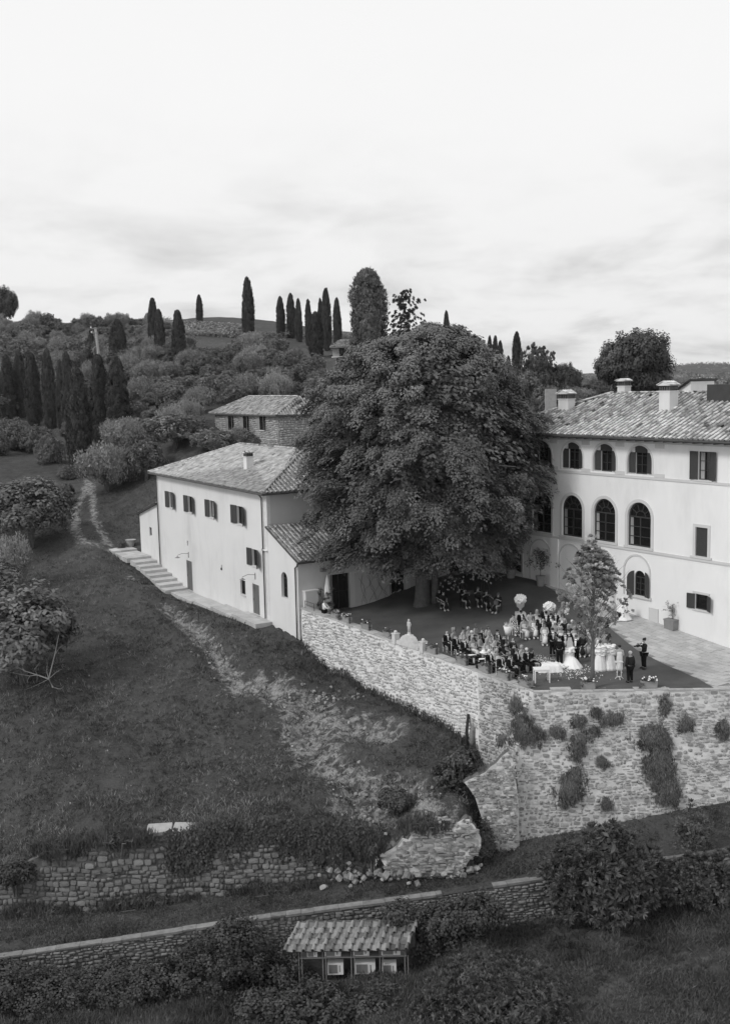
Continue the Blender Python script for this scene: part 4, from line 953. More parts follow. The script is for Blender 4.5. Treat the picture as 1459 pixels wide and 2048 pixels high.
# ------------------------------------------------ stepped path along the farmhouse
path = tag(bpy.data.objects.new('stepped_path', None), kind='structure'); COL.objects.link(path); path.location = (HA[0], HA[1], 0); path.rotation_euler = (0, 0, ANG_H)
segs = [(-36.5, -33.2, .34, 2.7), (-33.2, -28.8, .14, 2.6), (-28.8, -27.0, -.08, 2.3)]
xx = -27.0
for zz in (-.32, -.56, -.82, -1.08, -1.34, -1.60):
    segs.append((xx, xx+1.42, zz, 2.25)); xx += 1.42
segs += [(xx, -13, -1.80, 1.75), (-13, -9, -1.72, 1.6), (-9, -4.5, -1.56, 1.55), (-4.5, .35, -1.38, 1.5)]
for (a, b, z, w) in segs:
    n = max(1, int((b-a)/1.1))
    for i in range(n):
        a2 = a+(b-a)*i/n; b2 = a+(b-a)*(i+1)/n
        nm = 'step' if (b-a) < 1.5 else 'paving_slab'
        if nm == 'step': MB().box(a2+.006, b2+.06, -w-.05, -.02, z-.45, z).build(nm, PAVE, path)
        else:
            for k in range(3): MB().box(a2+.004, b2-.004, -w+(w-.02)*k/3+.004, -w+(w-.02)*(k+1)/3-.004, z-.5, z-random.uniform(0, .012)).build(nm, PAVE, path)

# ------------------------------------------------ villa
ANG_V = math.atan2(-VD[1], -VD[0])
villa = empty('villa', (VB[0], VB[1], 0), 'large cream villa with three rows of arched windows and wide tile roof, on the right', 'villa', ANG_V)
X = lambda u: -u
ops = []; W3 = 3.25
tops = [(-8.12-W3*k, -7.17-W3*k) for k in range(6)]
for k in range(6):
    s = -W3*k; 
    ops += [(-8.72+s, -6.62+s, 5.75, 8.88, True), (-8.08+s, -7.1+s, 2.25, 4.05, True)] if k < 2 or k > 3 else [(-8.72+s, -6.62+s, 5.75, 8.88, True)]
ops += [(-2.75, -1.86, 10.8, 12.66, False), (-2.81, -1.85, 2.15, 3.18, False), (-2.87, -1.9, 5.73, 7.66, False), (3.2, 4.1, 10.8, 12.66, False), (3.2, 4.1, 5.73, 7.66, False)]
NB = 6
for k in range(NB): s = -W3*k; ops.append((-8.8+s, -6.62+s, 10.85, 12.86, True))
facade(villa, 'front_wall', -30, 9, -1, 13.35, ops, PLV, depth=.22)
def arch_band(parent, name, cx, r, z0, zs, w, y0, y1, m, k=16):
    mb = MB(); pts = [(cx-r, z0)] + [(cx-r*math.cos(math.pi*i/k), zs+r*math.sin(math.pi*i/k)) for i in range(k+1)] + [(cx+r, z0)]
    R = r+w; pto = [(cx-R, z0)] + [(cx-R*math.cos(math.pi*i/k), zs+R*math.sin(math.pi*i/k)) for i in range(k+1)] + [(cx+R, z0)]
    for i in range(len(pts)-1): mb.prism([pts[i], pts[i+1], pto[i+1], pto[i]], y0, y1)
    return mb.build(name, m, parent)
for k in range(NB):
    s = -W3*k
    # top row: shallow arched niche with a door-window and two shutters
    cx = -7.71+s
    arch_band(villa, 'arch_trim', cx, 1.09, 10.85, 11.77, .14, -.03, .0, PLD)
    MB().box(cx-1.12, cx-.50, .22, .25, 10.8, 12.9).box(cx+.50, cx+1.12, .22, .25, 10.8, 12.9).build('niche_wall', PLV, villa)
    window(villa, cx-.5, cx+.5, 10.88, 12.74, y=.3, cols=2, rws=3, curt=0)
    MB().box(cx-.5, cx+.5, .1, .3, 12.35, 12.84).build('blind_box', WOODD, villa)
    shutter(villa, cx-.52, 10.92, 12.36, .52, -1, 8, y=.2); shutter(villa, cx+.52, 10.92, 12.36, .52, 1, 14, y=.2)
    # middle row: big glazed arches
    arch_band(villa, 'arch_trim', cx+.03, 1.06, 5.75, 7.83, .22, -.05, .0, PLD)
    window(villa, -8.72+s, -6.62+s, 5.75, 8.88, arch=True, y=.15, cols=2, rws=3, fan=True, curt=1, w=.1)
    MB().box(-9.0+s, -6.4+s, -.12, -.001, 5.6, 5.74).build('sill', PLD, villa)
    arch_band(villa, 'arch_trim', cx-.14 if k else -7.83, 1.12, .6 if k else 2.2, 3.95, .13, -.05, .0, PLD)
    if k < 2 or k > 3:
        window(villa, -8.08+s, -7.1+s, 2.25, 4.05, arch=True, y=.15, cols=2, rws=3)
        MB().box(-8.4+s, -6.5+s, -.14, -.001, 2.1, 2.24).build('sill', PLD, villa)
        shutter(villa, -7.08+s, 2.25, 4.0, .5, 1, 20, arch=True); 
        if k: shutter(villa, -8.1+s, 2.25, 4.0, .5, -1, 10, arch=True)
sh_ = shutter(villa, -8.1, 2.25, 4.0, .5, -1, 55, arch=True)
for (xa_, xb_, z0_, z1_, cu) in ((-2.75, -1.86, 10.8, 12.66, 2), (3.2, 4.1, 10.8, 12.66, 2)):
    window(villa, xa_, xb_, z0_, z1_, y=.15, cols=2, rws=3, curt=1, sill=.25); shutter(villa, xa_-.02, z0_, z1_, .62, -1, 4); shutter(villa, xb_+.02, z0_, z1_, .58, 1, 12)
for (xa_, xb_, z0_, z1_) in ((-2.87, -1.9, 5.73, 7.66), (3.2, 4.1, 5.73, 7.66)):
    mb = MB(); 
    for i in range(16): z = z0_+(z1_-z0_)*i/16; mb.box(xa_, xb_, .06, .085, z+.01, z+.1)
    mb.box(xa_, xb_, .085, .1, z0_, z1_).build('closed_shutter', SHUT, villa)
    MB().box(xa_-.2, xa_, -.05, -.001, z0_, z1_).box(xb_, xb_+.2, -.05, -.001, z0_, z1_).box(xa_-.2, xb_+.2, -.05, -.001, z1_, z1_+.2).build('window_surround', PLD, villa)
    MB().box(xa_-.35, xb_+.35, -.13, -.001, z0_-.14, z0_-.002).build('sill', PLD, villa)
window(villa, -2.81, -1.85, 2.15, 3.18, y=.12, cols=1, rws=1, sill=.2); shutter(villa, -2.83, 2.15, 3.16, .6, -1, 8); shutter(villa, -1.83, 2.15, 3.16, .5, 1, 28)
MB().box(-3.0, -1.65, -.06, -.001, 3.2, 3.34).build('window_surround', PLD, villa)
# string courses, pilasters, panels
MB().box(-30, 9, -.06, -.002, 10.55, 10.72).build('string_course', PLD, villa)
MB().box(-30, 9, -.08, -.002, 5.4, 5.58).build('string_course', PLD, villa)
for x in (-5.85, -9.4, -12.7, -16.0, -19.2):
    MB().box(x-.55, x+.35, -.025, -.001, 10.74, 10.98).build('panel_block', PLD, villa)
    MB().box(x-.5, x+.3, -.05, -.001, 12.72, 13.0).build('capital', PLD, villa)
MB().box(-16.45, -15.6, -.12, -.001, -.5, 5.4).build('pilaster', PLV, villa)
MB().box(-6.7, -5.87, -.06, -.001, -.2, 1.58).build('plinth_block', PLD, villa)
MB().box(-8.25, -8.05, -.1, -.001, 1.05, 1.2).build('socket_box', GREYM, villa)
MB().box(-30, 9, -.02, -.001, 13.02, 13.3).build('frieze', PLG, villa)
sw = facade(villa, 'far_wall', -16, 0, -1, 13.35, [], PLV); sw.matrix_basis = Matrix.Translation((-30, 0, 0)) @ Matrix.Rotation(rad(-90), 4, 'Z')
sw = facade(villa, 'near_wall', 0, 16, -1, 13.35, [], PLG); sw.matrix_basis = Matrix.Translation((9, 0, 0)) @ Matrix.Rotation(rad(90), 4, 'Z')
# eaves with rafters
MB().box(-30.9, 9.8, -.95, -.02, 13.36, 13.42).build('eave_boards', WOODD, villa)
mb = MB()
for i in range(50): x = -30.5+i*.8; mb.box(x-.05, x+.05, -.9, -.02, 13.2, 13.355)
tag(mb.build('rafters', WOODD, villa), kind='stuff')
MB().tube([(-30.9, -1.03, 13.36), (9.8, -1.03, 13.36)], .08, 8).build('gutter', GUT, villa)
rfv = hip_roof(villa, -23.6, 12.0, -1.0, 13.0, 13.45, 16.3, TILE2, PAN, nobj=300, ends=(True, True), ins=7.6, keyf=lambda t: t[2]+abs(t[1]-15)*.45)
for lx, ly, z0_, z1_, w_, d_ in ((-18.12, 3.3, 14.6, 15.95, 1.1, .75), (-16.43, 8.0, 15.4, 16.85, .75, .75), (-8.2, 3.5, 15.2, 16.5, .95, .9)):
    chimney(villa, lx, ly, z0_, z1_, w_, d_, cap=.6)
MB().box(-5.6, -2.0, 4.6, 6.2, 14.6, 15.25).build('tank_base', PLV, villa)
MB().box(-5.7, -1.9, 4.5, 6.3, 15.26, 16.95).build('roof_tank', mat('dark_sheet_metal', .05, rough=.5, bump=0, rnd=0), villa)
MB().prism([(-12.7, 14.5), (-11.2, 14.5), (-11.2, 17.15), (-12.7, 16.3)], 9.6, 12.4).build('stair_tower', PLV, villa)
r4 = roof_slab(villa, [[(-12.95, 9.4, 16.22), (-11.0, 9.4, 17.32), (-11.0, 12.6, 17.32), (-12.95, 12.6, 16.22)]], th=.06)
tiled(r4, (-12.95, 12.6, 16.24), (0, -1, 0), (1.95, 0, 1.1), [(0, 0), (3.2, 0), (3.2, 2.2), (0, 2.2)], TILE2, PAN, nobj=0, px=.3)
# ================================================================== TREES AND SHRUBS
def ordn(i): return ['first', 'second', 'third', 'fourth', 'fifth', 'sixth', 'seventh', 'eighth', 'ninth', 'tenth', 'eleventh', 'twelfth'][i]
# ---- the great linden
TB = G(845, 1222, 0.0); TCX, TCY = TB[0]+.6, TB[1]+1.0
prof_z = [4.7, 5.8, 7.2, 9.0, 11.5, 13.5, 15.5, 17.4, 19.2, 20.4, 21.3, 21.9]
prof_r = [7.3, 8.9, 9.7, 10.0, 9.75, 9.1, 8.1, 7.0, 5.8, 4.4, 2.9, 0.5]
linden = empty('linden_tree', (TB[0], TB[1], 0), 'huge dense dark tree with layered drooping boughs, shading the lawn between farmhouse and villa', 'tree')
def linden_crown():
    parts = []; n = 1900
    zz = 4.7+17.2*rng.random(n)**0.92; az = rng.random(n)*2*math.pi; back = (np.sin(az) > .35) & (rng.random(n) < .55); zz = zz[~back]; az = az[~back]; n = len(zz)
    R = np.interp(zz, prof_z, prof_r)+(1.1*smooth(-np.cos(az), 0, 1)-.25*smooth(np.cos(az), 0, 1))*smooth(zz, 12, 16)*(1-smooth(zz, 19.5, 21.5))
    # boughs: each is a lobe of foliage, with recesses between them
    kb = 150; bz = 4.9+16.6*rng.random(kb)**.92; ba = rng.random(kb)*6.283; bR = np.interp(bz, prof_z, prof_r); bs = rng.uniform(.85, 1.25, kb); bo = rng.normal(0, .055, kb)
    dm = np.sqrt((np.angle(np.exp(1j*(az[:, None]-ba[None])))*R[:, None])**2+((zz[:, None]-bz[None])*1.7)**2)/bs[None]; nb_ = dm.argmin(1); dn = dm.min(1)
    lobe = 1.07-.30*smooth(dn, .55, 2.1)+bo[nb_]
    R = R*lobe*(1+.03*rng.normal(size=n))*(1-.06*rng.random(n)**2); C = np.stack([TCX-TB[0]+R*np.cos(az), TCY-TB[1]+R*np.sin(az)*.95, zz-.6*smooth(dn, .3, 2.0)], 1)
    slope = np.gradient(np.interp(np.linspace(4, 22.3, 100), prof_z, prof_r), np.linspace(4, 22.3, 100)); sl = np.interp(zz, np.linspace(4, 22.3, 100), slope)
    Nn = unit(np.stack([np.cos(az), np.sin(az), np.clip(-sl, -.2, 2)], 1))
    sz = np.interp(zz, [4, 15, 22], [1.25, 1.05, .7])*rng.uniform(.6, 1.35, n)
    C = C - unit(Nn*A_([1, 1, 0]))*sz[:, None]*.5
    topm = zz > 16.5
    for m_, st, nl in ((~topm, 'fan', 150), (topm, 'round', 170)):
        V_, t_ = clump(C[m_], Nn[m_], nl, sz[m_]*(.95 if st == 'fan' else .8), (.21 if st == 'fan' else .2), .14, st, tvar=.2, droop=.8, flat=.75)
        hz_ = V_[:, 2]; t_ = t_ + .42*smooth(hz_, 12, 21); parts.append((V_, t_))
    # inner foliage
    n2 = 1000; z2 = 4.6+16.4*rng.random(n2); a2 = rng.random(n2)*6.283; R2 = np.interp(z2, prof_z, prof_r)*rng.uniform(.35, .82, n2)
    C2 = np.stack([TCX-TB[0]+R2*np.cos(a2), TCY-TB[1]+R2*np.sin(a2), z2+.6], 1); parts.append(clump(C2, unit(C2*A_([1, 1, .3])), 46, 1.3, .36, .3, 'fan', tvar=.1, droop=.7))
    return leafmesh('crown', parts, L_BIG)
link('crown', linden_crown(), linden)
mb = MB(); mb.lathe([(1.15, -.3), (.92, .1), (.66, .7), (.55, 1.6), (.52, 3.0), (.42, 6), (.3, 11), (.16, 16), (.05, 19)], 14, ripple=.13, nr=5); mb.build('trunk', BARK, linden, smooth=True)
mb = MB().lathe([(.42, -.2), (.33, .4), (.27, 1.5), (.25, 3), (.2, 6), (.08, 9)], 10, c=(.95, -.1, 0)); mb.build('second_stem', BARK, linden, smooth=True)
mb = MB()
for i in range(34):
    a = i*2.4; z = 3.6+i*.42; L_ = np.interp(z, prof_z, prof_r)*.85
    mb.tube([(.2*math.cos(a), .2*math.sin(a), z-.6), (L_*.45*math.cos(a), L_*.45*math.sin(a), z+.5), (L_*math.cos(a+.1), L_*math.sin(a+.1), z+.3)], [.16, .1, .03], 5)
mb.build('limbs', BARK, linden)
# ---- young tree at the bastion
SB = G(1183, 1376, 0); yt = empty('young_tree', (SB[0], SB[1], 0), 'slim young tree with sparse pale leaves at the front edge of the wedding lawn', 'tree')
brs = []; mb = MB()
mb.tube([(0, 0, -.1), (.02, 0, 1.2), (.05, .02, 2.4), (.0, 0, 4.2), (.1, 0, 6.2), (.15, 0, 8.0)], [.16, .12, .10, .075, .045, .015], 8); mb.build('trunk', BARK, yt, smooth=True)
mb = MB(); tips = []
for i in range(60):
    a = i*2.399; z = 2.1+5.3*(i/60)**.9; el = .95+.5*random.random(); L_ = np.interp(z, [2, 3.2, 5, 7.4], [1.9, 2.45, 2.0, .6])*random.uniform(.75, 1.05)
    p1 = (L_*.45*math.cos(a), L_*.45*math.sin(a), z+L_*.5*el); p2 = (L_*math.cos(a), L_*math.sin(a), z+L_*.95*el)
    mb.tube([(0, 0, z), p1, p2], [.028, .014, .004], 4); tips.append((p1, p2))
mb.build('limbs', BARK, yt)
C = []
for p1, p2 in tips:
    p1, p2 = A_(p1), A_(p2)
    for k in range(7): t = random.uniform(-.35, 1.1); C.append(p1+(p2-p1)*t+rng.normal(0, .16, 3))
for k in range(30): C.append(A_([rng.normal(.1, .2), rng.normal(0, .2), 7.0+1.7*rng.random()]))
C = A_(C); rr_ = np.hypot(C[:, 0], C[:, 1]); lim = np.interp(C[:, 2], [1.7, 3.2, 4.8, 6.8, 8.7], [1.5, 2.3, 2.3, 1.25, .2]); f_ = np.minimum(1, lim/np.maximum(rr_, .01)); C[:, 0] *= f_; C[:, 1] *= f_; C[:, 2] = np.minimum(C[:, 2], 8.75)
link('crown', leafmesh('crown', [clump(C, unit(C-A_([0, 0, 4.])), 32, .33, .15, .08, 'rosette', tvar=.35)], L_SM), yt)
# ---- cypresses
def cyp_mesh(seed, H=12.0, W=1.25, m=L_CYP, blunt=.5, wide=1.0):
    n = 520; z = H*(.02+.97*rng.random(n)**.9); az = rng.random(n)*6.283
    pr = np.interp(z/H, [0, .06, .2, .45, .7, .88, .96, 1.0], [.5, .85, 1.0, 1.0, .88*wide, .45*wide+blunt*.1, .2+blunt*.15, .02])
    R = W*.93*pr*(1+.10*np.sin(az*3+seed+z*.6)+.06*rng.normal(size=n)); C = np.stack([R*np.cos(az), R*np.sin(az), z], 1); Nn = unit(np.stack([np.cos(az), np.sin(az), np.full(n, .25)], 1))
    parts = [clump(C, Nn, 24, .2*W, .34, .12, 'up', tvar=.28)]
    z2 = H*(.03+.9*rng.random(160)); a2 = rng.random(160)*6.28; R2 = W*.55*np.interp(z2/H, [0, .2, .6, 1], [.6, 1, .8, .1]); C2 = np.stack([R2*np.cos(a2), R2*np.sin(a2), z2], 1)
    parts.append(clump(C2, unit(C2*A_([1, 1, .01])), 10, .4*W, 1.0, .55, 'up', tvar=.05))
    me = leafmesh('crown', parts, m); return me
CYM = [cyp_mesh(k) for k in range(3)]; CYL = [cyp_mesh(k+5, m=L_CYPL, blunt=1.6, wide=1.2) for k in range(1)]
TRK = MB().lathe([(.3, -1.2), (.22, 0), (.2, 1.5), (.1, 6)], 7).mesh('trunk', BARK)
def place_tree(name, label, group, meshes, px, top, base, wpx, H0, W0_, Y=None, cat='tree', trunk=TRK, rz=None, sink=0.0):
    p = hit(px, base) if Y is None else D(px, base, Y)
    if Y is not None: p[2] = min(p[2], float(hA(p[0], p[1])))
    zt = D(px, top, p[1])[2]; h = zt-p[2]; w = wpx/F*p[1]/2
    e = empty(name, p, label, cat, rz if rz is not None else random.uniform(0, 6.28), group)
    me = meshes[random.randrange(len(meshes))]
    c = link('crown', me, e); c.scale = (w/W0_, w/W0_, h/H0*(1+sink)); c.location = (0, 0, -sink*h)
    t = link('trunk', trunk, e); k = w/W0_; t.scale = (k, k, h/H0)
    return e
rowA = [(2, 748, 832, 18), (20, 712, 838, 28), (45, 702, 835, 24), (70, 708, 852, 30), (103, 700, 858, 26), (128, 722, 872, 20), (142, 706, 884, 28), (164, 738, 942, 46), (205, 712, 890, 38), (240, 716, 878, 42)]
for i, (px, t, b, w) in enumerate(rowA):
    place_tree('cypress_tree', f'tall dark cypress, {ordn(i)} from the left in the row along the left slope', 'cypresses in the row on the left slope', CYM, px, t, b, w, 12, 1.25)
rowB = [(186, 660, 738, 14, 'thin dark cypress standing right behind the pale utility pole'), (240, 640, 750, 34, 'broad dark cypress on the hillside above the right end of the lower row'), (310, 598, 718, 22, 'taller of the two cypresses standing close together on the left hillside'), (322, 620, 724, 20, 'shorter right one of the two cypresses standing close together'), (360, 622, 740, 26, 'single cypress at the left end of the hill meadow'),
        (400, 590, 646, 13, 'small lone cypress on the skyline above the vineyard'), (498, 556, 675, 23, 'tallest slender cypress on the skyline left of the garden'),
        (562, 594, 672, 17, 'blunt cypress on the skyline, leftmost of the hilltop cluster'), (583, 588, 676, 18, 'second skyline cypress from the left in the hilltop cluster'), (598, 598, 684, 14, 'third skyline cypress from the left, dark and narrow'), (618, 600, 692, 14, 'pointed cypress just left of the wide cypress in the hilltop cluster'),
        (633, 625, 716, 28, 'wide lower cypress in front of the hilltop cluster'), (642, 598, 686, 12, 'narrow cypress half hidden behind the wide lower one'), (654, 578, 702, 19, 'tallest sharply pointed cypress of the hilltop cluster'), (675, 597, 690, 16, 'dark cypress just left of the small hilltop outbuilding'),
        (893, 622, 700, 12, 'tip of a cypress showing above the great tree'), (979, 672, 735, 10, 'leftmost small cypress right of the great tree'), (990, 672, 740, 12, 'second small cypress right of the great tree'), (1000, 682, 745, 12, 'third small cypress right of the great tree'), (1016, 712, 758, 10, 'lowest small cypress beside the tall one right of the great tree'), (1033, 665, 765, 19, 'tall cypress standing apart, right of the great tree')]
for px, t, b, w, lb in rowB: place_tree('cypress_tree', lb, 'cypresses on the hill', CYM, px, t, b, w, 12, 1.25)
place_tree('cypress_tree', 'very broad old pale cypress with rounded top, highest tree on the skyline', None, CYL, 738, 540, 712, 66, 12, 1.25)
place_tree('cypress_tree', 'small pale cypress in front of the very broad old one', None, CYL, 742, 628, 720, 26, 12, 1.25)
# ---- round trees
def round_mesh(W, H, m, L, Wl, ncl=200, nl=40, cr=.7, style='round', lob=6, tv=.22):
    ells = [((0, 0, H*.55), (W*.78, W*.78, H*.42))]
    for i in range(lob): a = i*6.283/lob; ells.append(((W*.48*math.cos(a), W*.48*math.sin(a), H*random.uniform(.36, .74)), (W*random.uniform(.36, .55), W*.5, H*random.uniform(.2, .3))))
    return bush('crown', ells, ncl, nl, cr, L, Wl, style, m, jit=.12, tvar=tv)
OL = [round_mesh(2.3, 4.2, L_OLV, .24, .085, ncl=260, nl=44, cr=.42, style='up' if _ % 2 else 'rosette', lob=7, tv=.2) for _ in range(4)]
OLD = [round_mesh(2.3, 4.2, L_MID, .22, .12, ncl=240, nl=44, cr=.42, lob=7) for _ in range(3)]
OAK = [round_mesh(5, 8.5, L_DK, .3, .22, ncl=560, nl=80, cr=.75, lob=11, tv=.3)]
OAKP = [round_mesh(4, 7, L_MID, .3, .16, ncl=300, nl=50, cr=.65, style='rosette', lob=8)]
TRO = MB().tube([(0, 0, -1), (.1, 0, .8), (-.1, .1, 2.2)], [.28, .2, .12], 7).tube([(.1, 0, .8), (.7, .2, 2.2)], [.14, .06], 5).mesh('trunk', BARK)
n_o = 0
def olive(px, base, wpx, asp=.85, label=None, group='olive trees on the hillside', meshes=OL, name='olive_tree', Y=None):
    p = hit(px, base) if Y is None else D(px, base, Y); w = wpx/F*p[1]/2
    e = empty(name, p, label or 'silvery olive tree among many on the grassy hillside behind the cypress row', 'tree', random.uniform(0, 6.28), group)
    c = link('crown', meshes[random.randrange(len(meshes))], e); c.scale = (w/2.3, w/2.3, w*2*asp/4.2); t = link('trunk', TRO, e); t.scale = c.scale; return e
pts = []; tries = 0
rs = np.random.default_rng(11)
while len(pts) < 190 and tries < 6000:
    tries += 1
    px = rs.uniform(-20, 640); py = rs.uniform(655, 890)
    if 372 < px < 490 and py < 722: continue
    if px > 330 and py < 700: continue
    if px < 270 and 835 < py and px < 150: continue
    if py > 815 and 400 < px: continue
    if px > 540 and py < 760: continue
    if all(abs(px-a)/ (20+.09*(py-640)) > .74 or abs(py-b)/(10+.09*(py-640)) > .74 for a, b in pts): pts.append((px, py))
def zone(px, py):
    v = 'just under the skyline' if py < 700 else 'on the upper hillside' if py < 760 else 'on the middle hillside' if py < 820 else 'on the lower hillside'
    h = 'behind the cypress row' if px < 150 else 'near the utility pole' if px < 270 else 'left of the hill meadow' if px < 400 else 'above the stone house' if px < 520 else 'next to the great tree'
    return v+', '+h
for px, py in pts:
    k = rs.random() < .38
    olive(px, py, (rs.uniform(38, 56)+.11*(py-640))*(.85 if k else 1)*(.72 if py < 712 else 1), rs.uniform(.6, .8) if k else rs.uniform(.7, .95), label=('dark scrub tree ' if k else 'silvery olive tree ')+zone(px, py), group=('scrub trees ' if k else 'olive trees ')+zone(px, py), meshes=OLD if k else OL, name='scrub_tree' if k else 'olive_tree')
for px in (88, 100, 150, 176, 200, 224, 262, 272, 300): olive(px, rs.uniform(646, 652), rs.uniform(10, 22), rs.uniform(.8, 1.3), label='small dark tree on the skyline of the left hill', group='small trees on the left skyline', meshes=OLD, name='skyline_tree')
place_tree('broad_tree', 'dark broad evergreen at the left edge of the photograph, on the skyline', None, OAK, 14, 574, 655, 52, 8.5, 5, trunk=TRO)
for px, b, w, asp, lb in [(215, 985, 130, .72, 'large grey-green olive tree just behind the left end of the farmhouse path'), (292, 960, 90, .9, 'olive tree close behind the far corner of the farmhouse'), (260, 915, 120, .6, 'olive tree behind the one by the path, beside the tallest cypresses'), (350, 905, 130, .55, 'olive tree directly behind the farmhouse roof'), (425, 912, 90, .6, 'small olive at the foot of the stone house wall'), (478, 900, 70, .6, 'small olive against the front of the stone house'), (520, 905, 60, .6, 'small dark olive below the right window of the stone house'),
                          (62, 1100, 185, .78, 'dark rounded olive tree at the left edge, beside the stony track'), (10, 1060, 100, .9, 'dark olive at the left frame edge behind the one by the track'), (112, 1020, 70, .7, 'small dark olive beside the bend of the track'), (15, 1180, 110, .9, 'pale feathery olive at the left edge below the track')]:
    olive(px, b, w, asp, label=lb, group=None, meshes=OLD if 'dark' in lb else OL)
for px, b, w, asp, lb in [(50, 1372, 250, .85, 'big dark olive tree at the left edge behind the burnt sapling'), (-10, 1250, 150, .9, 'dark olive cut by the left edge of the photograph, upper of two')]: olive(px, b, w, asp, label=lb, group=None, meshes=OLD)
for px, t, b, w, lb, ms in [(345, 800, 850, 60, 'dark round shrub among the olives behind the farmhouse', OLD), (452, 706, 732, 40, 'dark clipped bush below the hill meadow', OLD), (490, 690, 735, 50, 'rounded garden tree left of the hilltop garden', OLD), (540, 672, 720, 80, 'flat-topped garden tree on the hill left of the cypress cluster', OLD), (590, 696, 738, 60, 'low garden tree in front of the cypress cluster', OLD), (470, 740, 790, 70, 'mid-green shrub in the second garden row', OLD),
                            (560, 735, 790, 60, 'shrub above the ridge of the stone house', OL), (620, 740, 776, 66, 'dark clipped hedge block above the stone house', OLD), (640, 738, 790, 60, 'loose shrub beside the great tree, above the stone house', OLD), (690, 722, 790, 60, 'shrub half hidden by the great tree below the outbuilding', OL),
                            (520, 770, 800, 60, 'pale shrub behind the stone house roof', OL), (585, 838, 900, 70, 'very dark conifer bush between stone house and great tree', OLD), (135, 930, 958, 40, 'dark round shrub at the top of the track', OLD), (135, 965, 992, 30, 'small round shrub on the left of the track', OLD), (243, 1082, 1097, 20, 'small clipped bush beside the stone bowl', OLD),
                            (30, 835, 900, 90, 'scrubby bush below the left end of the cypress row', OLD), (75, 850, 905, 70, 'second scrubby bush below the cypress row', OLD), (100, 870, 925, 60, 'third scrubby bush below the cypress row', OL), (0, 860, 910, 50, 'scrubby bush at the left edge under the cypress row', OLD)]:
    place_tree('shrub', lb, None, ms, px, t, b, w, 4.2, 2.3, cat='shrub', trunk=TRO, sink=.35)
for px, t, b, w, lb, ms, H0, W0_, Yd in [(1265, 665, 800, 158, 'great round dark oak rising behind the villa roof', OAK, 8.5, 5, 150), (1078, 688, 810, 84, 'loose pale leafy tree right of the tall cypress', OAKP, 7, 4, 150), (1137, 728, 790, 52, 'small dark round tree left of the oak', OAK, 8.5, 5, 170), (1050, 740, 830, 80, 'bushy tree squeezed between great tree and loose pale tree', OLD, 4.2, 2.3, 140),
                                 (1090, 768, 815, 60, 'low shrub behind the left chimney of the villa', OLD, 4.2, 2.3, 130), (1150, 778, 812, 90, 'low pale shrub behind the villa roof, left of the oak', OL, 4.2, 2.3, 150), (1195, 755, 800, 60, 'low dark shrub at the left foot of the oak', OLD, 4.2, 2.3, 170), (1010, 720, 800, 80, 'rounded tree behind the right shoulder of the great tree', OLD, 4.2, 2.3, 170), (1395, 770, 800, 60, 'bush behind the right end of the villa roof', OL, 4.2, 2.3, 200)]:
    place_tree('round_tree', lb, None, ms, px, t, b, w, H0, W0_, Y=Yd, trunk=TRO, sink=.22)
# pine on the skyline
def pine_mesh():
    C = []; Nn = []
    for i in range(44):
        z = 2+9.5*(i/44)**1.1+random.uniform(-.3, .3); a = i*2.4+random.uniform(-.7, .7); L_ = np.interp(z, [2, 5, 9, 11.5], [3.6, 4.4, 3.4, .6])*random.uniform(.55, 1.15)
        for k in range(7): t = .2+.8*k/6; C.append((L_*t*math.cos(a+.15*math.sin(k))+random.gauss(0, .2), L_*t*math.sin(a)+random.gauss(0, .2), z+.9*t*t*L_*.3+random.gauss(0, .22))); Nn.append((math.cos(a), math.sin(a), .4))
    return leafmesh('crown', [clump(A_(C), unit(A_(Nn)), 60, .6, .36, .10, 'rosette', tvar=.2)], L_DK)
place_tree('pine_tree', 'dark spiky conifer with open branches, right beside the very broad cypress', None, [pine_mesh()], 812, 578, 712, 84, 12, 4.2)
# far trees on the right hills and stuff
far = []
for i in range(170):
    px = rs.uniform(1330, 1480); Yd = rs.uniform(560, 1080)
    if rs.random() < .4: px = rs.uniform(1330, 1470); Yd = 1000+rs.uniform(-60, 60)
    x = ray(px, 750)[0]*Yd; z = float(TH(x, Yd)); n = 14; C = A_([[x, Yd, z+2.0]]); 
    V_, t_ = clump(C, A_([[0, -1., .5]]), 40, rs.uniform(2, 4.5), 1.6, 1.2, 'round', tvar=.3); far.append((V_, t_))
for i in range(60):
    px = rs.uniform(1120, 1260); Yd = rs.uniform(600, 1500); x = ray(px, 750)[0]*Yd; z = float(TH(x, Yd)); far.append(clump(A_([[x, Yd, z+2.0]]), A_([[0, -1., .5]]), 40, rs.uniform(3, 6), 2, 1.6, 'round', tvar=.3))
tag(link('far_woods', leafmesh('far_woods', far, L_MID)), kind='stuff')
# vineyard rows on the hilltop
C = []
for j, (yb, ye) in enumerate([(668, 664), (662, 658), (656, 652), (650, 646)]):
    for px in np.arange(300, 500 if j > 0 else 490, 3.0):
        if yb < 660 or px > 360: q = hit(px+rs.uniform(-1, 1), yb + (px-330)*.055 - (6 if px < 340 else 0)); C.append(q+A_([0, 0, .7]))
for px in np.arange(500, 700, 6): C.append(hit(px, 676)+A_([0, 0, .8]))
tag(link('vineyard', leafmesh('vineyard', [clump(A_(C), np.tile(A_([[0, -.6, .8]]), (len(C), 1)), 26, .95, .5, .4, 'round', tvar=.2)], L_OLV)), kind='stuff')

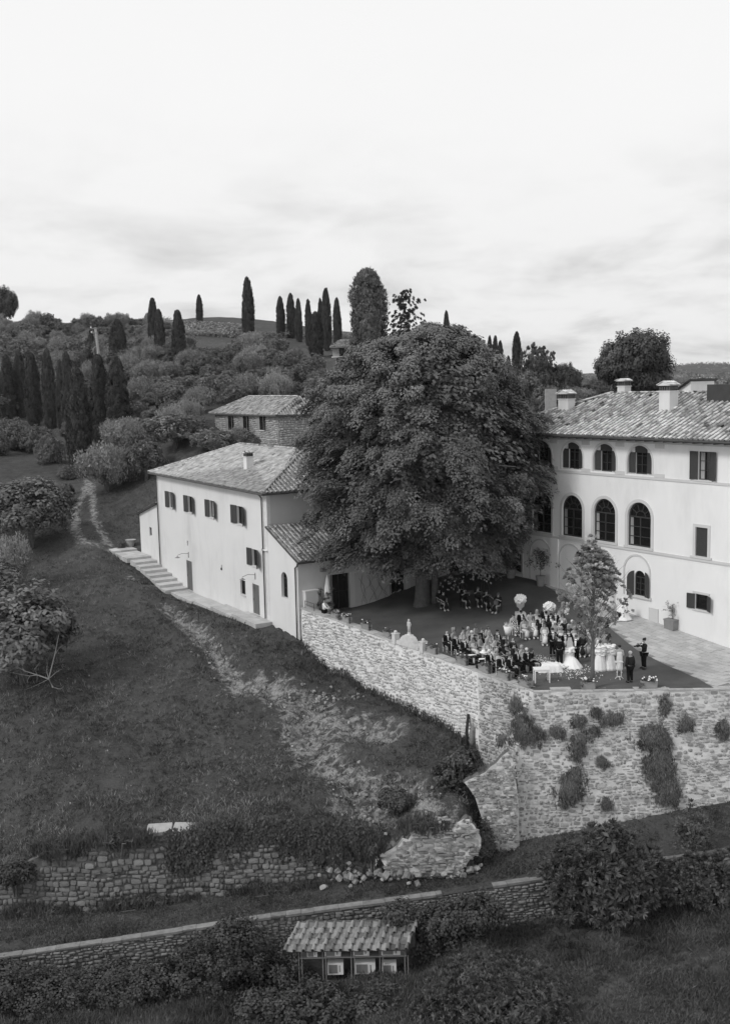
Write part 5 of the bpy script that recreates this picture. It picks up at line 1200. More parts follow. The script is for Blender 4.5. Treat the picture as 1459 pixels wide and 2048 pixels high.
# ---- bushes near the camera
def nbush(name, px, py, rx, ry, Yd, label, m, ncl, nl, cr, L, Wl, style, extra=(), depth=.8, cat='shrub', flat=1.0, droop=.4, jit=.1, zmin=-.6, group=None, tvar=.25, stem=None):
    c = D(px, py, Yd); s = Yd/F; base = c-A_([0, 0, ry*s]); e = empty(name, base, label, cat, 0, group)
    ells = [((0, 0, ry*s), (rx*s, rx*s*depth, ry*s))]
    for (qx, qy, qrx, qry) in extra: p = D(qx, qy, Yd)-base; ells.append((tuple(p), (qrx*s, qrx*s*depth, qry*s)))
    link('foliage', bush('foliage', ells, ncl, nl, cr, L, Wl, style, m, jit=jit, zmin=zmin, flat=flat, droop=droop, tvar=tvar), e)
    mb = MB()
    for i in range(5): a = i*1.3; mb.tube([(.1*math.cos(a), .1*math.sin(a), -.8), (rx*s*.3*math.cos(a), rx*s*.3*math.sin(a), ry*s*.8), (rx*s*.6*math.cos(a), rx*s*.5*math.sin(a), ry*s*1.4)], [.06, .04, .015], 5)
    mb.build('stems', BARK, e); return e
nbush('loquat_bush', 1205, 1765, 118, 95, 50.2, 'big dark bush with long drooping leaves in front of the bastion foot', L_LOQ, 520, 34, .38, .34, .085, 'rosette', extra=[(1215, 1680, 48, 40), (1130, 1780, 60, 70), (1275, 1760, 60, 75), (1200, 1800, 95, 60), (1150, 1720, 50, 45)])
nbush('leafy_bush', 1400, 1765, 66, 66, 50.3, 'dark leafy bush at the right edge, right of the big drooping one', L_MID, 300, 40, .38, .24, .09, 'rosette', extra=[(1445, 1750, 45, 50), (1360, 1770, 40, 50)])
nbush('sapling', 1385, 1670, 34, 60, 51.6, 'thin feathery sapling growing above the right edge bush', L_MID, 60, 26, .36, .22, .07, 'rosette', jit=.3, cat='sapling')
nbush('oleander_bush', 1000, 2010, 165, 95, 43.2, 'wide glossy bush with pale pointed leaves at the bottom edge', L_OLE, 900, 22, .22, .21, .055, 'rosette', extra=[(890, 2040, 75, 60), (1080, 2045, 80, 65), (960, 1960, 80, 50)], zmin=-.2)
nbush('ivy_mound', 465, 1900, 85, 70, 48.0, 'rounded ivy-clad bush rising over the low wall coping', L_IVY, 360, 50, .4, .13, .11, 'round', extra=[(400, 1960, 120, 70), (540, 1950, 90, 70), (300, 2010, 110, 60), (470, 1860, 40, 35)])
nbush('ivy_mound', 240, 1975, 90, 42, 46.9, 'dark ivy thicket against the low wall, between the two bottom left mounds', L_IVY, 300, 50, .4, .13, .11, 'round', extra=[(140, 1985, 60, 36)])
nbush('ivy_mound', 60, 2010, 130, 65, 45.6, 'dark ivy thicket in the bottom left corner', L_IVY, 360, 50, .4, .13, .11, 'round', extra=[(170, 2030, 90, 50), (0, 1975, 90, 45)])
nbush('bramble', 620, 2020, 110, 40, 44.6, 'low dark bramble thicket under the tiled shed', L_IVY, 220, 40, .35, .16, .12, 'round', extra=[(760, 2015, 90, 35), (530, 2030, 80, 40)])
nbush('ivy_mound', 890, 1850, 70, 50, 49.0, 'ivy thicket covering the low wall right of the tiled shed', L_IVY, 320, 40, .4, .15, .12, 'round', extra=[(960, 1830, 60, 45), (840, 1880, 45, 50), (920, 1900, 70, 45), (800, 1830, 50, 25), (870, 1940, 50, 40)])
nbush('dark_bush', 905, 1555, 42, 34, 56.8, 'dark round bush at the top of the bank, left of the bastion corner', L_DK, 160, 40, .35, .18, .13, 'round', extra=[(870, 1590, 45, 28), (925, 1520, 28, 22), (900, 1610, 40, 26)])
for wx, wy, wr in ((120, 1696, 60), (240, 1678, 70)): nbush('weed_tuft', wx, wy, wr, 9, 53.3, 'rough weeds along the top of the mossy retaining wall, '+('left part' if wx < 200 else 'below the pale slabs'), L_GR, 80, 40, .25, .28, .04, 'up', depth=.25, cat='weeds')
for wx, wy, wr in ((90, 1826, 90), (300, 1806, 120), (560, 1778, 110)): nbush('weed_tuft', wx, wy, wr, 9, 52.9, 'tall grass at the foot of the mossy retaining wall, '+('left part' if wx < 200 else 'middle part' if wx < 400 else 'below the ivy'), L_GR, 90, 40, .25, .28, .04, 'up', depth=.2, cat='weeds')
nbush('weed_tuft', 850, 1648, 60, 9, 53.2, 'weeds growing along the broken top of the ruined masonry', L_GR, 60, 40, .22, .25, .04, 'up', depth=.3, cat='weeds')
nbush('weed_tuft', 745, 1700, 22, 30, 53.2, 'weeds over the left end of the ruined masonry', L_GR, 40, 40, .25, .25, .05, 'up', depth=.4, cat='weeds', jit=.3)
nbush('dark_bush', 790, 1600, 34, 16, 55.6, 'low dark bush on the earth bank above the ruined masonry', L_DK, 70, 40, .3, .16, .12, 'round')
nbush('dark_bush', 965, 1690, 20, 45, 54.0, 'narrow dark bush in the gap between ruined masonry and bastion', L_DK, 70, 40, .3, .16, .12, 'round', jit=.25)
nbush('dark_bush', 30, 1745, 36, 22, 53.2, 'dark bush over the left end of the mossy retaining wall', L_IVY, 80, 40, .3, .15, .12, 'round')
# ivy curtain over the long retaining wall
C = []
for i in range(900):
    px = rs.uniform(335, 735); topy = 1652; dep = 24+abs(42*math.sin(px*.021+1)+26*math.sin(px*.05)); py = topy-6+dep*rs.random()**.8
    if 335 < px < 420: py = 1672+ (py-1652)*.9+ (30 if rs.random() < .3 else 0)
    C.append(D(px, py, 53.35-.25*rs.random()))
for c0, c1 in ((350, 70), (372, 60), (545, 85), (600, 80), (610, 90), (565, 70), (690, 75)):
    for i in range(26): C.append(D(c0+rs.normal(0, 5), 1690+c1*rs.random(), 53.3))
ivy = empty('ivy_curtain', D(540, 1700, 53.2), 'dark ivy hanging over the right half of the mossy retaining wall', 'ivy'); C = A_(C)-A_(ivy.location[:])
link('foliage', leafmesh('foliage', [clump(C, np.tile(A_([[0, -1., .3]]), (len(C), 1)), 28, .33, .17, .13, 'hang', tvar=.25)], L_IVY), ivy)
# bushes growing out of the bastion face
def wallY(py): return 56.35-.118*max(0, (py-1385)/37.)
vines = [(1045, 1462, 31, 36, [(1032, 1412, 13, 22)], 'drooping bush high on the bastion face, nearest to its corner'), (1136, 1580, 36, 32, [(1150, 1555, 20, 20)], 'bell-shaped drooping bush low on the bastion face'),
         (1155, 1500, 16, 24, [(1165, 1478, 22, 10)], 'narrow drooping bush above the bell-shaped one'), (1318, 1520, 40, 66, [(1305, 1475, 42, 26), (1335, 1585, 34, 34)], 'largest long drooping bush on the bastion face'), (1222, 1442, 24, 10, [(1235, 1436, 10, 10)], 'small flat bush under the young tree, near the wall top'),
         (1190, 1425, 12, 10, [], 'small tuft left of the flat bush near the wall top'), (1158, 1445, 16, 12, [], 'small tuft in the middle of the upper bastion face'), (1112, 1465, 16, 14, [], 'small pale tuft right of the corner bush'), (1190, 1462, 10, 9, [], 'tiny tuft above the middle of the bastion face'), (1330, 1412, 12, 22, [], 'thin tuft hanging below the right flower box'), (1370, 1450, 18, 14, [], 'small tuft at the upper right of the bastion face'),
         (1445, 1460, 20, 24, [], 'drooping tuft at the right edge of the bastion face'), (1205, 1525, 16, 8, [], 'spiky grass tuft in the middle of the bastion face'), (1212, 1608, 16, 10, [], 'low tuft near the foot of the bastion face'), (1130, 1608, 10, 12, [], 'small tuft below the bell-shaped bush'), (1078, 1470, 8, 8, [], 'tiny tuft beside the corner bush'), (975, 1545, 26, 9, [], 'grass tuft on the ledge of the wall stub'), (1000, 1480, 10, 9, [], 'tiny tuft on the bastion return wall')]
for px, py, rx, ry, ex, lb in vines:
    s = 56/F; c = D(px, py, wallY(py)-.1); e = empty('wall_bush', c, lb, 'wall plant', 0, 'bushes growing out of the bastion wall'); CC = []
    for (qx, qy, qrx, qry) in [(px, py, rx, ry)]+ex:
        n = max(8, int(qrx*qry*.12))
        for i in range(n):
            a = rs.uniform(0, 6.28); q = min(abs(rs.normal(0, .52)), 1.35); y = qy+qry*q*math.sin(a); x = qx+qrx*q*math.cos(a)*(.85+.35*math.sin(a)*min(q, 1)); CC.append(D(x, y, wallY(y)-.1-.5*max(0, 1-q*q)*min(1, qrx/30))-c)
    link('foliage', leafmesh('foliage', [clump(A_(CC), np.tile(A_([[0, -1., .2]]), (len(CC), 1)), 34, .24, .24, .04, 'hang', tvar=.3)], L_VINE), e)
# ---- grass
def footprint(x, y):
    u = (x-HA[0])*HD[0]+(y-HA[1])*HD[1]; v = (x-HA[0])*HE[0]+(y-HA[1])*HE[1]
    w = np.where(u > 17, 2.5, 1.7)
    return (u > -.5) & (u < 37) & (v > -w) & (v < 14) | (u > -5.6) & (u <= 0) & (v > -.2)
def grass(name, h, n, xr, yr, Lb, Wb, m, mask, nb=5, lean=.5, kindname='grass'):
    Yd = yr[0]+(yr[1]-yr[0])*rng.random(n)**1.35; X_ = (xr[0]+(xr[1]-xr[0])*rng.random(n))*Yd; ok = mask(X_, Yd); X_ = X_[ok]; Yd = Yd[ok]
    den = vnoise(X_*.5, Yd*.5, 71)+vnoise(X_*1.6, Yd*1.6, 73)*.7; ok = den > rng.random(len(X_))*.9-.62; X_ = X_[ok]; Yd = Yd[ok]
    Z_ = h(X_, Yd); C = np.stack([X_, Yd, Z_], 1); k = len(C); sc = .6+.8*(vnoise(X_*.25, Yd*.25, 75)+.5)
    c = np.repeat(C, nb, 0); sc = np.repeat(sc, nb); T = unit(A_([0, 0, 1.])+rng.normal(0, lean, (k*nb, 3))*A_([1, 1, .2])); L_ = Lb*sc*(.6+.8*rng.random(k*nb))
    P = c+rng.normal(0, .09, (k*nb, 3))*A_([1, 1, 0])+T*L_[:, None]*.42; tn = np.repeat(.9*vnoise(X_*.7, Yd*.7, 79)+.6*vnoise(X_*.15, Yd*.15, 83)+rng.normal(0, .18, k), nb)+rng.normal(0, .1, k*nb)
    return tag(link(name, leafmesh(name, [leaf_quads(P, T, rdir(k*nb), L_, Wb, tn)], m)), kind='stuff')
bare_pts = [p for p, w in PATHS]
def mA(x, y):
    d = np.minimum.reduce([pline_d(x, y, p)-w for p, w in PATHS]); b = np.zeros(len(x))
    for p, w, a in BARE[:5]: b = np.maximum(b, a*(1-smooth(pline_d(x, y, p), w*.3, w*1.6)))
    return ~footprint(x, y) & (in_terrace(x, y) < -.15) & (d > 0) & ((b < .2) | (rng.random(len(x)) < .35)) & (y > np.interp(x, A_(CREST)[:, 0], A_(CREST)[:, 1])) & ~((x > 7.6) & (y < 59))
grass('hill_grass', hA, 60000, (-.42, .13), (54, 128), .22, .05, L_GR, mA, nb=4, lean=.75)
grass('dry_weeds', hA, 9000, (-.40, .13), (54, 110), .34, .035, L_GRD, mA, nb=4, lean=.6)
def mB_(x, y): l = pl_at(LOWP, x); f = pl_at(FOOT, x); return (y > l[:, 1]+.55) & (y < f[:, 1]-.1)
grass('strip_grass', hB, 26000, (-.40, .40), (47.5, 55.6), .16, .04, L_GR, mB_, lean=.8)
def mC_(x, y): l = pl_at(LOWP, x); return y < l[:, 1]-.1
grass('rough_grass', hC, 42000, (-.40, .40), (41.5, 53), .34, .04, L_GR, mC_, nb=4, lean=.7)
# fringe of weeds along the foot of the terrace wall
C = []
for a in np.arange(0, LL, .12):
    p = W1[:2]+DR*a+n_l*(.15+.25*rs.random()); C.append((p[0], p[1], float(hA(p[0], p[1]))+.1))
C = A_(C); tag(link('wall_foot_weeds', leafmesh('wall_foot_weeds', [clump(C, np.tile(A_([[0, -1., .3]]), (len(C), 1)), 16, .25, .3, .05, 'up', tvar=.3)], L_GR)), kind='stuff')
# fallen stones
STM = stone_meshes(RUB, 'rubble_stone')
def stone_at(p, s, label, group, sq=.7):
    o = bpy.data.objects.new('rubble_stone', STM[random.randrange(10)]); COL.objects.link(o); o.location = tuple(p+A_([0, 0, .1*s])); o.scale = (s, s*.6, s*sq); o.rotation_euler = (random.uniform(-1.2, -.3), random.uniform(-.5, .5), random.uniform(-3, 3)); tag(o, label, 'stone', group)
hBs = lambda x, y: float(hB(np.array([x]), np.array([y]))[0])
for (px, py, s) in [(648, 1776, .42), (650, 1757, .45), (641, 1750, .4), (805, 1750, .5), (690, 1740, .35), (668, 1733, .35), (780, 1748, .3), (978, 1697, .42), (985, 1706, .3), (955, 1702, .45), (885, 1752, .3), (835, 1772, .3), (723, 1752, .3), (870, 1738, .3), (893, 1742, .25), (700, 1775, .25)]:
    r = ray(px, py); Yd = 52.0; z = 0
    for _ in range(6): z = hBs(r[0]*Yd, Yd); Yd = (z-CAMH)/r[2]
    stone_at(A_([r[0]*Yd, Yd, z]), s, 'pale fallen stone lying on the grass strip below the ruined masonry', 'fallen stones on the grass strip')
for i in range(110):
    px = rs.uniform(690, 960) if i < 70 else rs.normal(720, 45); Yd = 53.05-abs(rs.normal(0, .38)) if i < 70 else 53.7-rs.random()*.8; x = ray(px, 1740)[0]*Yd; stone_at(A_([x, Yd, hBs(x, Yd)+(rs.random()*.35 if i < 70 else rs.random()*1.9*(Yd-52.8))]), rs.uniform(.14, .42), 'stone in the rubble heap at the foot of the ruined masonry', 'rubble heap stones')
sp = []; tq = []; tt_ = []; tn = []; off = 0
for i in range(420):
    if i < 330:
        pts_, w_, a_ = BARE[i % 5]; k = rs.integers(0, len(pts_)-1); f = rs.random(); q = pts_[k]+(pts_[k+1]-pts_[k])*f+A_([rs.normal(0, .7), rs.normal(0, .7), 0]); q[2] = hA(q[0], q[1])
    else: q = hit(rs.uniform(40, 760), rs.uniform(1180, 1660))
    s = rs.uniform(.06, .26)**1.0*(1 if i < 330 else .6); sv, sq, st = STVa[i % 10]; R = A_(Matrix.Rotation(rs.uniform(0, 6), 3, 'Z') @ Matrix.Rotation(-1.2, 3, 'X')); W = (sv*A_([s, s*.5, s*.7])) @ R.T + q + A_([0, 0, .05])
    sp.append(W); tq.append(sq+off); tt_.append(st+off); tn.append(np.full(len(W), rs.uniform(-.5, .4))); off += len(W)
tag(link('scattered_stones', npmesh('scattered_stones', np.concatenate(sp), [np.concatenate(tq), np.concatenate(tt_)], RUB, np.concatenate(tn))), kind='stuff')
# ================================================================== SMALLER BUILDINGS
def solve2(A, d, px, py):
    r = ray(px, py); M = np.array([[r[0], -d[0]], [r[1], -d[1]]]); t, u = np.linalg.solve(M, A[:2]); return float(u), float(r[2]*t+CAMH)
C0 = D(556, 829, 122)[:2]; ze = float(D(556, 831, 122)[2]); uL = solve2(C0, HD, 430, 825)[0]
sh_ = empty('stone_house', (C0[0], C0[1], 0), 'small rubble stone house with shuttered windows, behind the farmhouse roof', 'house')
stone_wall(sh_, lambda a, z: C0+HD*(uL-a), lambda a: n_l, 0, uL, lambda a: ze-5.6, lambda a: ze-.02, MIDST := mat('house_stone', .36, var=.3, scale=4, rnd=.4, bump=.5), mat('house_mortar', .27, var=.3, rnd=0), hs=(.2, .34), ls=(.25, .6), nobj=0, rough=.01)
stone_wall(sh_, lambda a, z: C0+HE*a, lambda a: -HD, 0, 8, lambda a: ze-5.6, lambda a: ze-.02, MIDST, MATS['house_mortar'], hs=(.2, .34), ls=(.25, .6), nobj=0, rough=.01)
sh2 = bpy.data.objects.new('roof_frame', None); COL.objects.link(sh2); sh2.parent = sh_; sh2.rotation_euler = (0, 0, ANG_H); sh2.name = 'roof_structure'
hip_roof(sh2, -uL-.8, .6, -.6, 8.6, ze, ze+2.1, TILE, PAN, nobj=0, ins=3.0)
for pa, pb in ((458, 467), (488, 497), (521, 530)):
    ua, z1 = solve2(C0, HD, pa, 833); ub, z0 = solve2(C0, HD, pb, 859); xa, xb = -ua, -ub
    MB().box(xa-.05, xb+.05, -.12, -.04, z0-.05, z1+.05).build('window_opening', GLASS, sh2)
    MB().box(xa-.12, xb+.12, -.2, -.03, z0-.2, z0-.08).build('sill', PLD, sh2)
    shutter(sh2, xa-.03, z0, z1, .42, -1, 25, y=-.13, m=mat('pale_shutter', .3)); shutter(sh2, xb+.03, z0, z1, .42, 1, 35, y=-.13, m=MATS['pale_shutter'])
# outbuilding on the hill
q = hit(686, 712); a0 = D(665, 712, q[1]); a1 = D(712, 712, q[1]); zt_ = D(686, 694, q[1])[2]; w_ = a1[0]-a0[0]
ob_ = empty('outbuilding', (a0[0], a0[1], a0[2]), 'small open-fronted outbuilding with pale tile roof on the hill, left of the great tree', 'shed'); h_ = zt_-a0[2]
MB().box(0, w_*.28, 0, 4, -1, h_).box(w_*.78, w_, 0, 4, -1, h_).box(0, w_, 3.7, 4, -1, h_).build('wall', mat('dim_plaster', .3, rnd=0), ob_)
MB().box(-.2, w_+.3, -1.4, .0, -1.0, -.1).build('terrace_ledge', PLD, ob_)
rr_ = roof_slab(ob_, [[(-.6, -.8, h_), (w_+.6, -.8, h_), (w_*.9, 2, h_+1.5), (w_*.3, 2, h_+1.5)], [(w_+.6, 4.6, h_), (-.6, 4.6, h_), (w_*.3, 2, h_+1.5), (w_*.9, 2, h_+1.5)], [(-.6, 4.6, h_), (-.6, -.8, h_), (w_*.3, 2, h_+1.5)]], TILE)
tiled(rr_, (-.6, -.8, h_+.02), (1, 0, 0), (0, 2.8, 1.5), [(0, 0), (w_+1.2, 0), (w_*.9+.6, 3.1), (w_*.3+.6, 3.1)], TILE, PAN, nobj=0)
gp = D(1090, 802, 118); gq = D(1112, 802, 118); gh = D(1100, 778, 118)[2]-gp[2]
o = MB().box(0, (gq-gp)[0], 0, .5, -3, gh).build('garden_wall', MATS['dim_plaster'], None); o.location = tuple(gp); tag(o, 'short pale rendered garden wall behind the left end of the villa roof', 'wall')

def GT(px, py, h=0.0):
    z = 0.0
    for _ in range(5): p = G(px, py, z+h); z = float(hT(p[0], p[1]))
    return A_([p[0], p[1], z])
# ================================================================== TERRACE FURNISHINGS
AW = math.atan2(DR[1], DR[0])
def on_wall(px):      # distance along the left wall (from the farmhouse) seen at this column
    u, z = solve2(W0, DW, px, 1300); return LW-u
def blossoms(name, parent, pts, r, m=PETAL):
    mb = MB()
    for p in pts: mb.ball(p, r*random.uniform(.7, 1.2), 6, 4, (1, 1, .8))
    return tag(mb.build(name, m, parent), kind='stuff')
def planter(loc, rz, label, L_=.85, nf=9, mature=1.0):
    e = empty('flower_box', loc, label, 'planter', rz, 'terracotta boxes on the terrace wall')
    mb = MB().box(-L_/2, L_/2, -.17, .17, 0, .36, taper=1.06); mb.box(-L_/2-.03, L_/2+.03, -.2, .2, .34, .39); mb.build('box', TERRA, e)
    C = [(random.uniform(-L_/2, L_/2), random.uniform(-.2, .18), .42+random.random()*.16*mature) for _ in range(16)]+[(random.choice((-1, 1))*L_*.5, random.uniform(-.25, 0), .25) for _ in range(3)]
    link('plants', leafmesh('plants', [clump(A_(C), np.tile(A_([[0, 0, 1.]]), (len(C), 1)), 16, .13, .11, .07, 'round', tvar=.2)], L_MID), e)
    if nf: blossoms('blossoms', e, [(random.uniform(-L_/2, L_/2+.05), random.uniform(-.25, .1), .45+random.random()*.2) for _ in range(nf)], .055)
    return e
PLP = [(668, 5, 'flower box behind the parapet nearest to the annexe, beside the waiter'), (688, 10, 'flower box full of white blossoms, second from the annexe'), (727, 4, 'flower box with few blossoms, third from the annexe'), (771, 1, 'flower box just left of the carved stone gable'), (858, 2, 'leafy flower box just right of the carved stone gable'),
       (918, 4, 'flower box in front of the bald guest in sunglasses'), (962, 5, 'flower box in front of the small black table'), (1001, 12, 'flower box with many blossoms below the front row of guests'), (1043, 11, 'last flower box on the left wall, beside the white table')]
pa = []
for px, nf, lb in PLP:
    a = on_wall(px); p = W1[:2]+DR*a-n_l*.28; planter((p[0], p[1], ltop(a)+.08), AW, lb, nf=nf); pa.append(a)
p = G(1181, 1384, .05); planter((p[0], W0[1]+.2, .02), -.03, 'flower box on the bastion coping at the foot of the young tree', nf=12, L_=.75)
p = G(1305, 1383, .05); planter((p[0], W0[1]+.1, .02), -.03, 'flower box on the bastion coping below the two standing men', nf=16, L_=.85)
def railing(a, b, label):
    p = W1[:2]+DR*a-n_l*.2; e = empty('iron_railing', (p[0], p[1], ltop(a)), label, 'railing', AW, 'iron railings between the flower boxes'); L_ = b-a; dz = ltop(b)-ltop(a)
    for t in (0, L_): MB().box(t-.018, t+.018, -.018, .018, dz*t/L_, .62+dz*t/L_).build('post', IRON, e)
    MB().tube([(0, 0, .6), (L_, 0, .6+dz)], .02, 5).build('rail', IRON, e)
    MB().tube([(0, 0, .33), (L_, 0, .33+dz)], .012, 5).build('rail', IRON, e)
    return e
edges = [(.25, 1.5)] + [(pa[i]+.5, pa[i+1]-.5) for i in range(len(pa)-1) if i != 3]
names_ = ['against the annexe corner', 'between the first two flower boxes', 'left of the third flower box', 'between third and fourth flower box', 'beside the leafy box', 'in front of the black table', 'below the white-haired guest', 'left of the last flower box']
for (a, b), nm in zip(edges, names_):
    if b-a > .3: railing(a, b, 'thin black railing on the terrace wall, '+nm)
# carved gable with putto
ag = on_wall(815); p = W1[:2]+DR*ag-n_l*.12; gz = ltop(ag)
gb = empty('carved_gable', (p[0], p[1], gz), 'curved pale stone gable with scrolled sides rising from the left terrace wall', 'stone gable', AW)
prof = [(x*.92, z*.72) for x, z in ((-1.25, 0), (-1.25, .30), (-1.05, .42), (-.85, .50), (-.70, .72), (-.5, .95), (-.28, 1.02), (-.22, 1.12), (.22, 1.12), (.28, 1.02), (.5, .95), (.70, .70), (.85, .45), (1.05, .34), (1.25, .22), (1.25, 0))]
MB().prism(prof, -.2, .2).build('scrolled_panel', MARB, gb)
for x in (-1.45, 1.45):
    pb = MB().box(x-.17, x+.17, -.2, .2, -.1, .58).box(x-.2, x+.2, -.23, .23, .58, .64).build('pillar', MARB, gb)
    MB().ball((x, 0, .72), .12, 8, 6).build('pillar_finial', MARB, pb)

# ================================================================== PEOPLE
def skin(V_, E_, R_, sub=1, root=0):
    me = bpy.data.meshes.new('t'); me.from_pydata(V_, E_, []); ob = bpy.data.objects.new('t', me); COL.objects.link(ob)
    ob.modifiers.new('s', 'SKIN'); lay = me.skin_vertices[0].data
    for i, r in enumerate(R_): lay[i].radius = r if isinstance(r, tuple) else (r, r)
    lay[root].use_root = True
    if sub: sm = ob.modifiers.new('u', 'SUBSURF'); sm.levels = sub; sm.render_levels = sub
    dg = bpy.context.evaluated_depsgraph_get(); ev = ob.evaluated_get(dg); m2 = ev.to_mesh()
    vs = [tuple(v.co) for v in m2.vertices]; fs = [list(p.vertices) for p in m2.polygons]; ev.to_mesh_clear(); bpy.data.objects.remove(ob); bpy.data.meshes.remove(me)
    return vs, fs
def hand_fingers(mb, w, d, side):
    """five short tapered fingers beyond the palm at w, along d"""
    w, d = Vector(w), Vector(d).normalized(); up = Vector((0, 0, 1)); s = d.cross(up).normalized() if abs(d.z) < .9 else Vector((0, 1, 0))
    nrm = s.cross(d)
    for k, (o, l) in enumerate(((-.032, .062), (-.011, .075), (.011, .08), (.032, .066))):
        a = w+s*o; b = a+d*l*.55-nrm*.006; c = a+d*l-nrm*.02; mb.tube([a-d*.02, b, c], [.011, .0095, .007], 5)
    a = w-s*.035*side-d*.03; mb.tube([a, a-s*.03*side+d*.03, a-s*.035*side+d*.055], [.012, .01, .008], 5)
SIT = dict(v=[(0, .05, .52), (0, .06, .72), (0, .05, .95), (0, .03, 1.11), (0, 0, 1.19), (0, 0, 1.27)] + sum([[(s*.17, .05, 1.03), (s*.25, -.02, .78), (s*.13, -.26, .66), (s*.10, -.33, .65), (s*.1, .0, .5), (s*.12, -.45, .52), (s*.12, -.42, .1), (s*.13, -.57, .05)] for s in (-1, 1)], []),
           r=[(.14, .12), (.13, .10), (.15, .11), .055, .07, .085] + [.065, .048, .032, .034, .1, .07, .045, .038]*2)
STD_ = dict(v=[(0, 0, .93), (0, 0, 1.12), (0, 0, 1.33), (0, 0, 1.48), (0, -.02, 1.57), (0, -.02, 1.65)] + sum([[(s*.18, 0, 1.41), (s*.24, .03, 1.13), (s*.25, -.05, .90), (s*.24, -.09, .83), (s*.09, 0, .88), (s*.10, -.02, .5), (s*.11, .02, .1), (s*.13, -.13, .05)] for s in (-1, 1)], []),
           r=[(.14, .11), (.13, .09), (.16, .11), .055, .07, .088] + [.065, .048, .032, .036, .095, .065, .045, .038]*2)
def variant(S, over): v = list(S['v']); 
def mod(S, **k):
    v = list(S['v'])
    for i, p in k.items(): v[int(i[1:])] = p
    return dict(v=v, r=S['r'])
SKE = [(0, 1), (1, 2), (2, 3), (3, 4), (4, 5)] + sum([[(2, b), (b, b+1), (b+1, b+2), (b+2, b+3), (0, b+4), (b+4, b+5), (b+5, b+6), (b+6, b+7)] for b in (6, 14)], [])
POSES = dict(sit=SIT, sit2=mod(SIT, _8=(.0, -.30, .70), _9=(.03, -.35, .72), _16=(.06, -.3, .68), _17=(.02, -.35, .70)), stand=STD_,
             clasp=mod(STD_, _8=(-.05, -.2, 1.02), _9=(.0, -.23, 1.02), _16=(.07, -.2, 1.04), _17=(.02, -.24, 1.04)),
             cam=mod(STD_, _7=(-.3, -.12, 1.25), _8=(-.12, -.3, 1.42), _9=(-.06, -.34, 1.48), _15=(.3, -.12, 1.25), _16=(.12, -.3, 1.42), _17=(.06, -.34, 1.48)),
             play=mod(SIT, _7=(-.3, -.15, .95), _8=(-.22, -.38, 1.08), _9=(-.2, -.44, 1.12), _15=(.33, -.12, .85), _16=(.2, -.35, 1.0), _17=(.14, -.4, 1.02)),
             reach=mod(STD_, _7=(-.22, -.18, 1.15), _8=(-.1, -.36, 1.05), _9=(-.06, -.43, 1.03), _15=(.22, -.18, 1.15), _16=(.1, -.36, 1.05), _17=(.06, -.43, 1.03)))
BODY = {}
def sub_skel(S, keep, f, add=0.0, over=None):
    ids = {k: i for i, k in enumerate(keep)}; V_ = [S['v'][k] for k in keep]; E_ = [(ids[a], ids[b]) for a, b in SKE if a in ids and b in ids]; R_ = []
    for k in keep:
        r = S['r'][k]; r = r if isinstance(r, tuple) else (r, r); R_.append((r[0]*f+add, r[1]*f+add))
    return V_, E_, R_
ARMS = [6, 7, 8, 14, 15, 16]; LEGS = [10, 11, 12, 18, 19, 20]
def meshof(name, vf, m, smooth=True):
    me = bpy.data.meshes.new(name); me.from_pydata(vf[0], [], vf[1]); me.materials.append(m)
    if smooth: me.polygons.foreach_set('use_smooth', [True]*len(me.polygons))
    me.update(); return me
CACHE = {}
def cached(key, fn):
    if key not in CACHE: CACHE[key] = fn()
    return CACHE[key]
def body_mesh(pose):
    S = POSES[pose]; hx = S['v'][5]
    V_, E_, R_ = S['v']+[(hx[0], hx[1]-.10, hx[2]-.015)], SKE+[(5, 22)], S['r']+[.018]
    vs, fs = skin(V_, E_, R_, 1); mb = MB().add(vs, fs)
    for b, s in ((8, -1), (16, 1)): w = Vector(S['v'][b+1]); hand_fingers(mb, w, w-Vector(S['v'][b]), s)
    for s in (-1, 1): mb.ball((hx[0]+s*.082, hx[1]+.01, hx[2]-.01), .025, 6, 4, (.4, 1, 1.3))
    return meshof('person', (mb.v, mb.f), SKIN)
def jacket(pose, m): return meshof('jacket', skin(*sub_skel(POSES[pose], [0, 1, 2]+ARMS, 1.17, .02)), m)
def trousers(pose, m): return meshof('trousers', skin(*sub_skel(POSES[pose], [0]+LEGS, 1.14, .022)), m)
def shoes(pose, m):
    S = POSES[pose]; mb = MB()
    for b in (12, 20): a = Vector(S['v'][b]); t = Vector(S['v'][b+1]); c = (a+t)/2; mb.ball((c.x, c.y, .06), .15, 8, 5, (.36, 1, .42))
    return mb.mesh('shoes', m, True)
def shirt(pose):
    S = POSES[pose]; c = S['v'][2]; y = c[1]-.168; z = c[2]; mb = MB()
    mb.add([(-.065, y+.045, z+.15), (.065, y+.045, z+.15), (.06, y, z+.02), (-.06, y, z+.02), (.035, y+.005, z-.22), (-.035, y+.005, z-.22)], [[0, 3, 2, 1], [3, 5, 4, 2]])
    mb.add([(-.07, y+.05, z+.15), (.07, y+.05, z+.15), (.06, y+.1, z+.21), (-.06, y+.1, z+.21)], [[0, 1, 2, 3]]); return mb.mesh('shirt', WHITE)
def bowtie(pose):
    S = POSES[pose]; c = S['v'][2]; y = c[1]-.145; z = c[2]+.135; mb = MB()
    for s in (-1, 1): mb.add([(0, y, z-.008), (s*.055, y, z-.025), (s*.055, y, z+.025), (0, y, z+.008), (0, y+.02, z)], [[0, 1, 2, 3], [0, 1, 4], [1, 2, 4], [2, 3, 4]])
    return mb.mesh('bow_tie', SUIT)
